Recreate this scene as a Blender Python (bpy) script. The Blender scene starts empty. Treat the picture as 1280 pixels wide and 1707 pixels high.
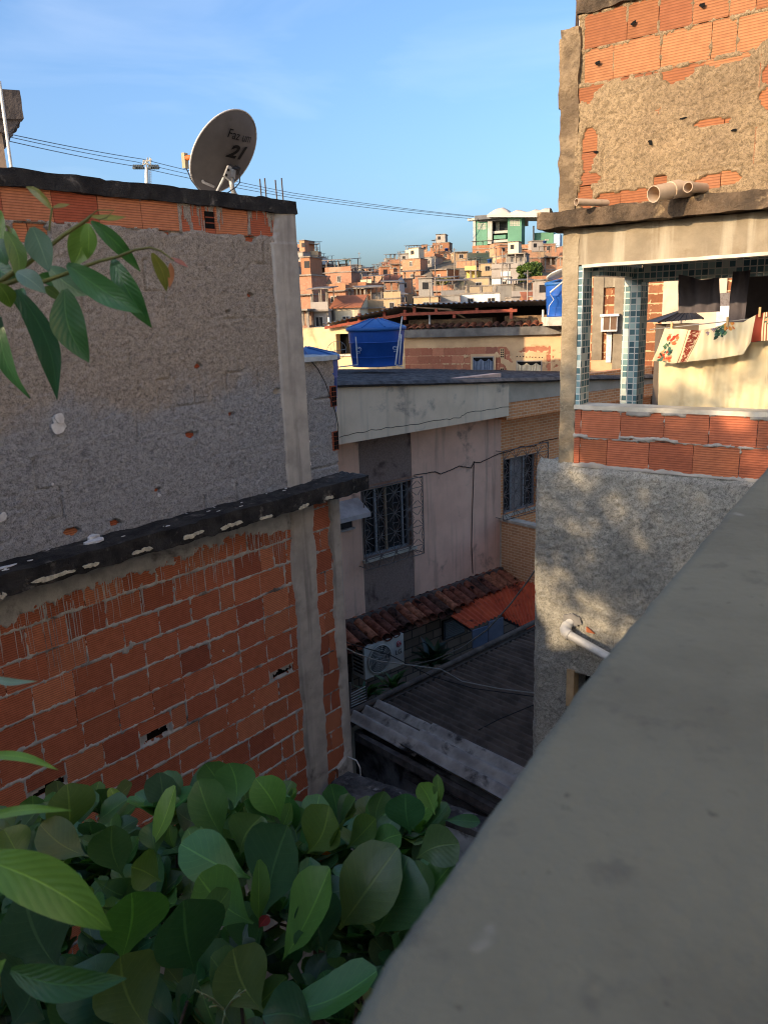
import bpy, math, random
import numpy as np
from mathutils import Vector, Matrix
random.seed(11)
SC = bpy.context.scene
COL = SC.collection
# ------------------------------------------------------------------ camera, sky, sun, exposure
PITCH, ROLL, F = math.radians(14.3), math.radians(2.06), 1300.0     # F: focal length in photo pixels (photo 1280 x 1707)
GZ = -6.6                                                           # ground level; the camera stands at height zero
cam_d = bpy.data.cameras.new('camera'); cam = bpy.data.objects.new('camera', cam_d); COL.objects.link(cam)
cam_d.sensor_fit = 'HORIZONTAL'; cam_d.sensor_width = 36.0; cam_d.lens = 36.0 * F / 1280.0
cam_d.clip_start = 0.05; cam_d.clip_end = 5000
cam.matrix_world = Matrix.Rotation(math.pi / 2 - PITCH, 4, 'X') @ Matrix.Rotation(-ROLL, 4, 'Z')
cam_d.dof.use_dof = True; cam_d.dof.focus_distance = 9.0; cam_d.dof.aperture_fstop = 14.0
SC.camera = cam
SUN_EL, SUN_AZ = math.radians(17.5), (-0.78, -0.62)                 # low warm sun behind the left shoulder
sv = Vector((SUN_AZ[0] * math.cos(SUN_EL), SUN_AZ[1] * math.cos(SUN_EL), math.sin(SUN_EL))).normalized()
sun_d = bpy.data.lights.new('sun', 'SUN'); sun = bpy.data.objects.new('sun', sun_d); COL.objects.link(sun)
sun_d.energy = 2.15; sun_d.angle = math.radians(0.5); sun_d.color = (1.0, 0.76, 0.48)
sun.rotation_euler = sv.to_track_quat('Z', 'Y').to_euler()
W = bpy.data.worlds.new('World'); SC.world = W; W.use_nodes = True
wn = W.node_tree.nodes; wl = W.node_tree.links
sky = wn.new('ShaderNodeTexSky'); sky.sky_type = 'NISHITA'; sky.sun_disc = False
sky.sun_elevation = SUN_EL; sky.sun_rotation = math.atan2(SUN_AZ[0], SUN_AZ[1])
sky.air_density = 1.0; sky.dust_density = 4.0; sky.ozone_density = 4.8; sky.altitude = 30
bg = wn['Background']; bg.inputs['Strength'].default_value = 0.116
# thin high cloud: wisps mixed into the sky by direction
tc = wn.new('ShaderNodeTexCoord'); mp = wn.new('ShaderNodeMapping'); mp.inputs['Scale'].default_value = (2.2, 3.0, 9.0)
mp.inputs['Rotation'].default_value = (0, 0.5, 0.35)
nz = wn.new('ShaderNodeTexNoise'); nz.inputs['Scale'].default_value = 1.6; nz.inputs['Detail'].default_value = 9; nz.inputs['Distortion'].default_value = 0.5
cr = wn.new('ShaderNodeValToRGB'); cr.color_ramp.elements[0].position = 0.54; cr.color_ramp.elements[1].position = 0.85
cr.color_ramp.elements[1].color = (0.16, 0.16, 0.16, 1)
mx = wn.new('ShaderNodeMix'); mx.data_type = 'RGBA'; mx.inputs[7].default_value = (3.6, 3.9, 4.4, 1)
wl.new(tc.outputs['Generated'], mp.inputs[0]); wl.new(mp.outputs[0], nz.inputs[0]); wl.new(nz.outputs[0], cr.inputs[0])
wl.new(cr.outputs[0], mx.inputs[0]); wl.new(sky.outputs[0], mx.inputs[6]); wl.new(mx.outputs[2], bg.inputs[0])
SC.cycles.filter_width = 1.1
SC.view_settings.view_transform = 'Standard'; SC.view_settings.look = 'None'
SC.view_settings.gamma = 1.0; SC.view_settings.use_curve_mapping = False; SC.view_settings.exposure = 1.58
# ------------------------------------------------------------------ geometry of the view: photo pixels onto real planes
FW = Vector((0, math.cos(PITCH), -math.sin(PITCH))); _r = Vector((1, 0, 0)); _u = _r.cross(FW)
RT = math.cos(ROLL) * _r - math.sin(ROLL) * _u; UP = math.cos(ROLL) * _u + math.sin(ROLL) * _r
def ray(x, y): return FW + RT * ((x - 640.0) / F) - UP * ((y - 853.5) / F)
def at_y(x, y, Y):
    r = ray(x, y); return r * (Y / r.y)
def at_z(x, y, z):
    r = ray(x, y); return r * (z / r.z)
def V(*a): return Vector(a)
class Frame:
    """a vertical plane: u along it, v = height, w = outwards"""
    def __init__(s, p0, d):
        s.p = Vector(p0); s.d = Vector((d[0], d[1], 0)).normalized(); s.n = Vector((s.d.y, -s.d.x, 0))
    def px(s, x, y, w=0.0):
        r = ray(x, y); t = (s.p + s.n * w).dot(s.n) / r.dot(s.n); q = r * t
        return (q - s.p).dot(s.d), q.z
    def pt(s, u, v, w=0.0):
        q = s.p + s.d * u + s.n * w; return Vector((q.x, q.y, v))
    def at(s, x, y, w=0.0):
        return s.pt(*s.px(x, y, w), w)
# ------------------------------------------------------------------ numpy noise
def _h(i, j, s):
    i = i.astype(np.int64); j = j.astype(np.int64)
    n = (i * 374761393 + j * 668265263 + s * 1442695041) & 0x7fffffff
    n = ((n ^ (n >> 13)) * 1274126177) & 0x7fffffff
    return ((n ^ (n >> 16)) & 0xffff) / 65535.0
def vn(x, y, s=0):
    x = np.asarray(x, float); y = np.asarray(y, float)
    i, j = np.floor(x), np.floor(y); a, b = x - i, y - j; a = a * a * (3 - 2 * a); b = b * b * (3 - 2 * b)
    return (_h(i, j, s) * (1 - a) + _h(i + 1, j, s) * a) * (1 - b) + (_h(i, j + 1, s) * (1 - a) + _h(i + 1, j + 1, s) * a) * b
def fbm(x, y, s=0, o=4):
    t = 0; a = 0.5; k = 0
    for q in range(o):
        t = t + a * vn(np.asarray(x) * 2 ** q, np.asarray(y) * 2 ** q, s + q * 17); k += a; a *= 0.55
    return t / k
def sstep(a, b, x):
    t = np.clip((x - a) / (b - a), 0, 1); return t * t * (3 - 2 * t)
# ------------------------------------------------------------------ things, parts
ROOT = {}
def tag(o, label=None, cat=None, group=None, kind=None):
    if label: o['label'] = label
    if cat: o['category'] = cat
    if group: o['group'] = group
    if kind: o['kind'] = kind
    return o
def thing(name, label, cat, loc, group=None):
    o = bpy.data.objects.new(name, None); COL.objects.link(o); o.location = loc; o.empty_display_size = 0.1
    return tag(o, label, cat, group)
def base_loc(p):
    while p.parent: p = p.parent
    return p.location.copy()
class MB:
    """collects faces, each with a material slot, a tone and optional uv"""
    def __init__(s): s.v = []; s.f = []; s.m = []; s.t = []; s.uv = {}; s.sm = []
    def face(s, pts, m=0, tone=(1, 1, 1), uv=None, smooth=False):
        k = len(s.v); s.v.extend([tuple(p) for p in pts]); s.f.append(tuple(range(k, k + len(pts)))); s.m.append(m); s.t.append(tone); s.sm.append(smooth)
        if uv: s.uv[len(s.f) - 1] = uv
    def raw(s, vs, fs, m=0, tone=(1, 1, 1), smooth=False):
        k = len(s.v); s.v.extend([tuple(p) for p in vs])
        for f in fs: s.f.append(tuple(i + k for i in f)); s.m.append(m); s.t.append(tone); s.sm.append(smooth)
    def hexa(s, p, m=0, tone=(1, 1, 1)):
        """eight corners: bottom ring then top ring, counter-clockwise from above"""
        s.raw(p, [(3, 2, 1, 0), (4, 5, 6, 7), (0, 1, 5, 4), (1, 2, 6, 5), (2, 3, 7, 6), (3, 0, 4, 7)], m, tone)
    def box(s, c, x, y, z, m=0, tone=(1, 1, 1)):
        """centre and three half vectors"""
        c, x, y, z = Vector(c), Vector(x), Vector(y), Vector(z)
        if x.cross(y).dot(z) < 0: x = -x
        s.hexa([c - x - y - z, c + x - y - z, c + x + y - z, c - x + y - z, c - x - y + z, c + x - y + z, c + x + y + z, c - x + y + z], m, tone)
    def fbox(s, fr, u0, u1, v0, v1, w0, w1, m=0, tone=(1, 1, 1)):
        P = fr.pt
        s.hexa([P(u0, v0, w1), P(u1, v0, w1), P(u1, v0, w0), P(u0, v0, w0), P(u0, v1, w1), P(u1, v1, w1), P(u1, v1, w0), P(u0, v1, w0)], m, tone)
    def abox(s, x0, x1, y0, y1, z0, z1, m=0, tone=(1, 1, 1)):
        s.hexa([(x0, y0, z0), (x1, y0, z0), (x1, y1, z0), (x0, y1, z0), (x0, y0, z1), (x1, y0, z1), (x1, y1, z1), (x0, y1, z1)], m, tone)
    def prism(s, poly, ext, m=0, tone=(1, 1, 1)):
        poly = [Vector(p) for p in poly]; ext = Vector(ext); n = len(poly)
        nn = sum(((poly[i] - poly[0]).cross(poly[(i + 1) % n] - poly[0]) for i in range(1, n - 1)), Vector())
        if nn.dot(ext) > 0: poly.reverse()
        s.raw(poly + [p + ext for p in poly], [tuple(range(n)), tuple(range(2 * n - 1, n - 1, -1))] + [(i, n + i, n + (i + 1) % n, (i + 1) % n) for i in range(n)], m, tone)
    def tube(s, path, r, n=8, m=0, tone=(1, 1, 1), cap=True, hollow=0):
        path = [Vector(p) for p in path]; rs = r if isinstance(r, (list, tuple)) else [r] * len(path)
        vs = []; fs = []; prev = None
        for i, p in enumerate(path):
            t = (path[min(i + 1, len(path) - 1)] - path[max(i - 1, 0)]).normalized()
            if prev is None:
                a = t.cross(V(0, 0, 1)) if abs(t.z) < 0.9 else t.cross(V(1, 0, 0))
            else: a = prev - t * prev.dot(t)
            a.normalize(); prev = a; b = t.cross(a)
            for k in range(n):
                q = 2 * math.pi * k / n; vs.append(p + (a * math.cos(q) + b * math.sin(q)) * rs[i])
        for i in range(len(path) - 1):
            for k in range(n): fs.append((i * n + k, i * n + (k + 1) % n, (i + 1) * n + (k + 1) % n, (i + 1) * n + k))
        s.raw(vs, fs, m, tone, True)
        if cap:
            s.raw(vs[:n], [tuple(range(n - 1, -1, -1))], m, tone); s.raw(vs[-n:], [tuple(range(n))], m, tone)
    def pipe(s, a, b, r, t=0.004, n=20, m=0, depth=0.12):
        """a pipe with an open mouth at a, running back to b"""
        a, b = Vector(a), Vector(b); d = (b - a).normalized(); e = a + d * min(depth, (b - a).length * 0.9)
        s.tube([a, b], r, n, m, cap=False); k = len(s.v)
        s.tube([e, a], r - t, n, m, cap=False)
        x = d.cross(V(0, 0, 1)).normalized(); y = x.cross(d)
        o = [a + (x * math.cos(2 * math.pi * i / n) + y * math.sin(2 * math.pi * i / n)) * r for i in range(n)]
        q = [a + (x * math.cos(2 * math.pi * i / n) + y * math.sin(2 * math.pi * i / n)) * (r - t) for i in range(n)]
        s.raw(o + q, [(i, (i + 1) % n, n + (i + 1) % n, n + i) for i in range(n)], m)
        z = [e + (x * math.cos(2 * math.pi * i / n) + y * math.sin(2 * math.pi * i / n)) * (r - t) for i in range(n)]
        s.raw(z, [tuple(range(n))], m)
    def lathe(s, c, prof, n=28, m=0, tone=(1, 1, 1), axis=(0, 0, 1), sq=0.0, smooth=True):
        c = Vector(c); ax = Vector(axis).normalized(); x = ax.orthogonal().normalized(); y = ax.cross(x); vs = []; fs = []
        for r, z in prof:
            for k in range(n):
                q = 2 * math.pi * k / n; vs.append(c + ax * z + (x * math.cos(q) + y * math.sin(q)) * r)
        for i in range(len(prof) - 1):
            for k in range(n): fs.append((i * n + k, i * n + (k + 1) % n, (i + 1) * n + (k + 1) % n, (i + 1) * n + k))
        s.raw(vs, fs, m, tone, smooth)
    def grid(s, X, m=0, tone=(1, 1, 1), smooth=True, keep=None, flip=False):
        """X: (rows, cols, 3) array of points"""
        a, b = X.shape[:2]; k = len(s.v); s.v.extend(map(tuple, X.reshape(-1, 3)))
        for i in range(a - 1):
            for j in range(b - 1):
                if keep is not None and not keep[i, j]: continue
                q = k + i * b + j; f = (q, q + 1, q + b + 1, q + b)
                s.f.append(f[::-1] if flip else f); s.m.append(m); s.t.append(tone); s.sm.append(smooth)
    def build(s, name, mats, parent=None, bevel=0, label=None, pc=None):
        if not isinstance(mats, (list, tuple)): mats = [mats]
        off = base_loc(parent) if parent is not None else Vector((0, 0, 0))
        A = np.array(s.v, float); me = bpy.data.meshes.new(name)
        me.from_pydata((A - np.array(off)).tolist(), [], s.f)
        for mt in mats: me.materials.append(mt)
        nf = len(s.f)
        me.polygons.foreach_set('material_index', np.array(s.m, np.int32)); me.polygons.foreach_set('use_smooth', np.array(s.sm, bool))
        at = me.attributes.new('tone', 'FLOAT_COLOR', 'FACE'); T = np.ones((nf, 4), np.float32); T[:, :3] = np.array(s.t, np.float32); at.data.foreach_set('color', T.ravel())
        if pc is not None:
            pa = me.attributes.new('print', 'FLOAT_COLOR', 'POINT'); Q = np.ones((len(A), 4), np.float32); Q[:, :3] = pc; pa.data.foreach_set('color', Q.ravel())
        # uv in metres: along the wall and up; floors x, y
        me.update(); nl = len(me.loops); lv = np.zeros(nl, np.int32); me.loops.foreach_get('vertex_index', lv)
        N = np.zeros(nf * 3); me.polygons.foreach_get('normal', N); N = N.reshape(-1, 3)
        lt = np.zeros(nf, np.int32); me.polygons.foreach_get('loop_total', lt); fi = np.repeat(np.arange(nf), lt)
        P = A[lv]; n = N[fi]; hv = np.abs(n[:, 2]) < 0.75; ln = np.maximum(np.hypot(n[:, 0], n[:, 1]), 1e-6)
        u = np.where(hv, (-n[:, 1] * P[:, 0] + n[:, 0] * P[:, 1]) / ln, P[:, 0]); v = np.where(hv, P[:, 2], P[:, 1])
        UV = np.stack([u, v], 1)
        if s.uv:
            st = np.concatenate([[0], np.cumsum(lt)[:-1]])
            for k, q in s.uv.items(): UV[st[k]:st[k] + len(q)] = q
        ul = me.uv_layers.new(name='UVMap'); ul.data.foreach_set('uv', UV.astype(np.float32).ravel())
        o = bpy.data.objects.new(name, me); COL.objects.link(o)
        if parent is not None:
            o.parent = parent
        if bevel:
            b = o.modifiers.new('bevel', 'BEVEL'); b.width = bevel; b.segments = 2; b.limit_method = 'ANGLE'
        if label: o['label'] = label
        return o
def text_mesh(s, body, size, place, m=0, shear=0.0, bold=0.0, depth=0.0):
    """letters as faces; place maps (x, y) of the lettering, centred, to a point"""
    cu = bpy.data.curves.new('t', 'FONT'); cu.body = body; cu.size = size; cu.align_x = 'CENTER'; cu.align_y = 'CENTER'; cu.offset = bold; cu.shear = shear; cu.resolution_u = 4
    o = bpy.data.objects.new('t', cu); me = o.to_mesh()
    s.raw([place(v.co.x, v.co.y) for v in me.vertices], [tuple(p.vertices) for p in me.polygons], m)
    o.to_mesh_clear(); bpy.data.objects.remove(o); bpy.data.curves.remove(cu)
# ------------------------------------------------------------------ materials
def lin(c):
    return tuple(((x / 255.0) / 12.92 if x / 255.0 <= 0.04045 else ((x / 255.0 + 0.055) / 1.055) ** 2.4) for x in c)
class NT:
    def __init__(s, name):
        s.mat = bpy.data.materials.new(name); s.mat.use_nodes = True; s.t = s.mat.node_tree; s.n = s.t.nodes; s.b = s.n['Principled BSDF']; s.out = s.n['Material Output']
    def node(s, typ, **k):
        o = s.n.new('ShaderNode' + typ)
        for a, b in k.items(): setattr(o, a, b)
        return o
    def link(s, a, b): s.t.links.new(a, b)
    def setv(s, sock, val):
        if hasattr(val, 'is_output') or isinstance(val, bpy.types.NodeSocket): s.link(val, sock)
        elif isinstance(val, (tuple, list)) and len(val) == 3 and sock.type == 'RGBA': sock.default_value = (*val, 1)
        else: sock.default_value = val
    def math(s, op, a, b=0.0, c=None, clamp=False):
        o = s.node('Math', operation=op); o.use_clamp = clamp; s.setv(o.inputs[0], a); s.setv(o.inputs[1], b)
        if c is not None: s.setv(o.inputs[2], c)
        return o.outputs[0]
    def ramp(s, x, a, b):
        o = s.node('MapRange', interpolation_type='SMOOTHSTEP'); s.setv(o.inputs[0], x); o.inputs[1].default_value = a; o.inputs[2].default_value = b; return o.outputs[0]
    def mix(s, f, a, b, mode='MIX'):
        o = s.node('Mix', data_type='RGBA', blend_type=mode); s.setv(o.inputs[0], f); s.setv(o.inputs[6], a); s.setv(o.inputs[7], b); return o.outputs[2]
    def pos(s): return s.node('NewGeometry').outputs['Position']
    def obj(s): return s.node('TexCoord').outputs['Object']
    def uv(s): return s.node('UVMap').outputs[0]
    def noise(s, co, scale, detail=4, rough=0.55, dist=0.0, col=False, stretch=None):
        o = s.node('TexNoise'); o.inputs['Scale'].default_value = scale; o.inputs['Detail'].default_value = detail; o.inputs['Roughness'].default_value = rough; o.inputs['Distortion'].default_value = dist
        if stretch:
            m = s.node('Mapping'); m.inputs['Scale'].default_value = stretch; s.link(co, m.inputs[0]); co = m.outputs[0]
        s.link(co, o.inputs[0]); return o.outputs[1 if col else 0]
    def attr(s, name='tone'):
        o = s.node('Attribute'); o.attribute_name = name; return o.outputs['Color']
    def sep(s, v):
        o = s.node('SeparateXYZ'); s.link(v, o.inputs[0]); return o.outputs
    def bump(s, h, strength=0.5, dist=0.01, prev=None):
        o = s.node('Bump'); o.inputs['Strength'].default_value = strength; o.inputs['Distance'].default_value = dist; s.setv(o.inputs['Height'], h)
        if prev is not None: s.link(prev, o.inputs['Normal'])
        return o.outputs[0]
    def done(s, color, rough=0.85, normal=None, spec=0.3, metal=0.0):
        s.setv(s.b.inputs['Base Color'], color); s.setv(s.b.inputs['Roughness'], rough); s.b.inputs['Specular IOR Level'].default_value = spec; s.b.inputs['Metallic'].default_value = metal
        if normal is not None: s.link(normal, s.b.inputs['Normal'])
        return s.mat
MATS = {}
def mk(name, c1, c2=None, scale=4, rough=0.85, bump=0.3, bs=60, bd=0.006, stain=None, ss=2.5, st=(0.52, 0.68), streak=None, tone=False, spec=0.25, metal=0.0, world=True, var=0.0):
    """a weathered surface: two colours by noise, optional blotches and run-down streaks of dirt"""
    if name in MATS: return MATS[name]
    t = NT(name); co = t.pos() if world else t.obj()
    c1 = lin(c1); c2 = lin(c2) if c2 else tuple(x * 0.8 for x in c1)
    c = t.mix(t.ramp(t.noise(co, scale, 6, 0.6), 0.32, 0.68), c1, c2)
    if stain: c = t.mix(t.ramp(t.noise(co, ss, 8, 0.65, 0.3), *st), c, lin(stain))
    if streak: c = t.mix(t.math('MULTIPLY', t.ramp(t.noise(co, 7, 5, 0.6, stretch=(1, 1, 0.07)), 0.5, 0.7), streak[1]), c, lin(streak[0]))
    if tone: c = t.mix(1.0, c, t.attr(), 'MULTIPLY')
    nm = None
    if bump: nm = t.bump(t.noise(co, bs, 5, 0.6), bump, bd)
    MATS[name] = t.done(c, rough, nm, spec, metal); return MATS[name]
def tile_mat(name, ca, cb, grout, w, h, gap, offset=0.5, rough=0.4, spec=0.4, extra=None, world_uv=True, bump=0.4):
    t = NT(name); o = t.node('TexBrick'); o.offset = offset; o.squash = 1.0
    u = t.uv(); t.link(u, o.inputs['Vector'])
    o.inputs['Color1'].default_value = (0, 0, 0, 1); o.inputs['Color2'].default_value = (1, 1, 1, 1); o.inputs['Mortar'].default_value = (0.5, 0.5, 0.5, 1)
    o.inputs['Scale'].default_value = 1.0; o.inputs['Mortar Size'].default_value = gap; o.inputs['Mortar Smooth'].default_value = 0.1; o.inputs['Brick Width'].default_value = w; o.inputs['Row Height'].default_value = h
    if extra:
        r = t.node('ValToRGB'); r.color_ramp.interpolation = 'CONSTANT'; e = r.color_ramp.elements
        e[0].position = 0; e[0].color = (*lin(extra[0]), 1); e[1].position = 1.0 / len(extra); e[1].color = (*lin(extra[1]), 1)
        for k in range(2, len(extra)): q = e.new(k / len(extra)); q.color = (*lin(extra[k]), 1)
        t.link(o.outputs['Color'], r.inputs[0]); c = r.outputs[0]
    else: c = t.mix(o.outputs['Color'], lin(ca), lin(cb))
    c = t.mix(t.math('MULTIPLY', t.ramp(t.noise(t.pos(), 5, 6), 0.45, 0.75), 0.35), c, tuple(x * 0.55 for x in lin(ca)))
    c = t.mix(o.outputs['Fac'], c, lin(grout))
    nm = t.bump(t.math('SUBTRACT', 1.0, o.outputs['Fac']), bump, 0.003)
    MATS[name] = t.done(c, rough, nm, spec); return MATS[name]
def clay_block(name):
    """hollow clay block: tone per block, fine grooves along it"""
    t = NT(name); u = t.uv(); co = t.pos(); s = t.sep(u)
    c = t.mix(1.0, t.attr(), t.mix(t.ramp(t.noise(co, 22, 5, 0.65), 0.3, 0.7), (1, 1, 1), (0.84, 0.82, 0.80)), 'MULTIPLY')
    c = t.mix(t.math('MULTIPLY', t.ramp(t.noise(co, 9, 5, 0.6, stretch=(0.5, 0.5, 6)), 0.56, 0.76), 0.3), c, lin((110, 70, 54)))
    g = t.math('SINE', t.math('MULTIPLY', s[1], 2 * math.pi / 0.0155))
    c = t.mix(t.math('MULTIPLY', t.ramp(g, 0.35, 0.95), 0.55), c, lin((84, 48, 36)))
    c = t.mix(t.math('MULTIPLY', t.ramp(t.noise(co, 5, 7, 0.7), 0.66, 0.82), 0.4), c, lin((150, 136, 122)))
    nm = t.bump(g, 0.35, 0.0016, t.bump(t.noise(co, 120, 3), 0.25, 0.002))
    return t.done(c, 0.88, nm, 0.2)
M_BLOCK = clay_block('clay_block')
M_MORTAR = mk('mortar', (190, 187, 182), (162, 159, 155), 9, 0.92, 0.6, 90, 0.006, stain=(88, 84, 82), ss=3)
M_CONC = mk('formed_concrete', (190, 182, 172), (164, 156, 148), 5, 0.85, 0.35, 70, 0.004, stain=(96, 92, 90), ss=3.2, st=(0.55, 0.75), streak=((92, 88, 86), 0.5))
M_MOULD = mk('mouldy_concrete', (62, 59, 57), (36, 34, 34), 7, 0.92, 1.0, 90, 0.012, stain=(124, 116, 108), ss=9, st=(0.56, 0.74))
M_PAINTCHIP = mk('bare_render_chip', (225, 215, 192), (180, 170, 148), 25, 0.9, 0.8, 90, 0.01)
M_BLACK = mk('dark_hollow', (16, 14, 13), (10, 9, 9), 5, 0.95, 0)
M_STEEL = mk('rusty_steel', (92, 78, 70), (60, 48, 42), 30, 0.6, 0.2, metal=0.6)
M_WHITE = mk('white_pvc', (214, 212, 206), (190, 186, 178), 6, 0.45, 0.08, 60, stain=(160, 152, 140), ss=9, st=(0.6, 0.75), spec=0.4)
M_WIRE = mk('black_cable', (30, 29, 30), None, 5, 0.6, 0)
M_GREYWIRE = mk('grey_cable', (150, 146, 138), None, 5, 0.6, 0)
BR_TONES = [(198, 120, 89), (194, 117, 86), (189, 112, 83), (201, 125, 93), (180, 105, 79), (196, 118, 88), (192, 114, 85), (209, 134, 100), (170, 98, 76)]
class Courses:
    """an irregular running bond: courses of blocks along u, rows along v"""
    def __init__(s, u0, u1, v0, n, bh=0.2, bl=0.285, seed=1, half=0.12):
        rng = random.Random(seed); s.v0, s.bh, s.n, s.u0, s.u1 = v0, bh, n, u0, u1; s.rows = []; s.seed = seed
        for k in range(n):
            u = u0 - bl + (0.5 * bl if k % 2 else 0) + rng.uniform(-0.03, 0.03); b = [u]
            while u < u1:
                u += bl * (0.5 if rng.random() < half * 0.5 else 1) + rng.uniform(-0.006, 0.006); b.append(u)
            s.rows.append(np.array(b))
    def dist(s, U, Vv):
        wob = (fbm(U * 1.3, Vv * 1.3, s.seed + 5, 2) - 0.5) * 0.02
        k = np.clip(np.floor((Vv + wob - s.v0) / s.bh).astype(int), 0, s.n - 1)
        f = (Vv + wob - s.v0) - k * s.bh; dv = np.minimum(f, s.bh - f); du = np.full(U.shape, 9.0)
        for r in range(s.n):
            m = k == r
            if m.any():
                b = s.rows[r]; i = np.clip(np.searchsorted(b, U[m]), 1, len(b) - 1); du[m] = np.minimum(np.abs(U[m] - b[i - 1]), np.abs(b[i] - U[m]))
        return dv, du
    def blocks(s, mb, fr, w=0.0, tones=BR_TONES, clip=None, m=0, broken=0.0, jit=0.004):
        rng = random.Random(s.seed + 99)
        for k, b in enumerate(s.rows):
            for a, c in zip(b[:-1], b[1:]):
                a2, c2 = max(a, s.u0), min(c, s.u1)
                if c2 - a2 < 0.02: continue
                v0 = s.v0 + k * s.bh; j = rng.uniform(-jit, jit); t = lin(rng.choice(tones)); q = rng.uniform(0.88, 1.1); t = tuple(x * q for x in t)
                mb.fbox(fr, a2 + 0.002, c2 - 0.002, v0 + 0.003, v0 + s.bh - 0.003, w - 0.06, w + j, m, t)
def sheet(mb, fr, u0, u1, v0, v1, hf, step=0.012, m=1, hole=None):
    """a skin over a wall whose height above the plane is hf(u, v)"""
    nu, nv = max(2, int((u1 - u0) / step) + 1), max(2, int((v1 - v0) / step) + 1)
    U, Vv = np.meshgrid(np.linspace(u0, u1, nu), np.linspace(v0, v1, nv)); h = hf(U, Vv)
    X = np.empty(U.shape + (3,)); X[..., 0] = fr.p.x + fr.d.x * U + fr.n.x * h; X[..., 1] = fr.p.y + fr.d.y * U + fr.n.y * h; X[..., 2] = Vv
    mb.grid(X, m, keep=None if hole is None else ~hole(U, Vv))
def joint_h(C, lo=-0.014, hi=0.004, jw=0.009, seed=3, ragged=0.012):
    def hf(U, Vv):
        dv, du = C.dist(U, Vv); n = fbm(U * 28, Vv * 28, seed, 3); n2 = fbm(U * 2.2, Vv * 2.2, seed + 31, 3)
        j = np.minimum(dv, du + 0.006); wd = jw + (n - 0.5) * ragged * 2 + (n2 - 0.5) * 0.005
        return lo + (hi - lo + (n - 0.5) * 0.006) * sstep(-0.002, 0.004, wd - j)
    return hf
# ------------------------------------------------------------------ helpers for rough masonry
def rbox(mb, fr, u0, u1, v0, v1, w0, w1, step=0.04, amp=0.006, fq=9.0, m=0, seed=2, faces='FTBLRK', taper=None):
    """a masonry block whose faces are lumpy: F front, T top, B bottom, L and R ends, K back"""
    def lump(U, Vv, Wv):
        a = U * fq + Wv * fq * 1.7; b = Vv * fq + Wv * fq * 1.3
        du = (fbm(a, b, seed, 3) - 0.5) * 2 * amp; dv = (fbm(a + 31, b, seed + 3, 3) - 0.5) * 2 * amp; dw = (fbm(a, b + 57, seed + 6, 3) - 0.5) * 2 * amp
        U, Vv, Wv = U + du, Vv + dv, Wv + dw
        X = np.empty(U.shape + (3,)); X[..., 0] = fr.p.x + fr.d.x * U + fr.n.x * Wv; X[..., 1] = fr.p.y + fr.d.y * U + fr.n.y * Wv; X[..., 2] = Vv; return X
    ls = lambda a, b: np.linspace(a, b, max(2, int(abs(b - a) / step) + 1))
    A, B, Cc = ls(u0, u1), ls(v0, v1), ls(w0, w1)
    if 'F' in faces: U, Q = np.meshgrid(A, B); mb.grid(lump(U, Q, U * 0 + w1), m, smooth=False)
    if 'K' in faces: U, Q = np.meshgrid(A, B); mb.grid(lump(U, Q, U * 0 + w0), m, smooth=False, flip=True)
    if 'T' in faces: U, Q = np.meshgrid(A, Cc); mb.grid(lump(U, U * 0 + v1, Q), m, smooth=False, flip=True)
    if 'B' in faces: U, Q = np.meshgrid(A, Cc); mb.grid(lump(U, U * 0 + v0, Q), m, smooth=False)
    if 'R' in faces: Q, P = np.meshgrid(Cc, B); mb.grid(lump(Q * 0 + u1, P, Q), m, smooth=False, flip=True)
    if 'L' in faces: Q, P = np.meshgrid(Cc, B); mb.grid(lump(Q * 0 + u0, P, Q), m, smooth=False)
def splat(mb, fr, u, v, ru, rv, w, m, seed, n=16, t=0.004, flat=False):
    """an irregular patch on a wall (or lying flat on a ledge), a few millimetres thick"""
    rng = random.Random(seed); q = []; n = max(n, 22); hs = [(rng.uniform(0.08, 0.3) / (j * 0.6), j, rng.uniform(0, 6.28)) for j in (1, 2, 3, 5, 8)]
    for k in range(n):
        a = 2 * math.pi * k / n; r = 0.85 + sum(h * math.sin(j * a + p) for h, j, p in hs) + rng.uniform(-0.11, 0.11)
        if flat: q.append(fr.pt(u + ru * r * math.cos(a), v, w + rv * r * math.sin(a)))
        else: q.append(fr.pt(u + ru * r * math.cos(a), v + rv * r * math.sin(a), w))
    mb.prism(q, V(0, 0, t) if flat else fr.n * t, m)
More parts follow.
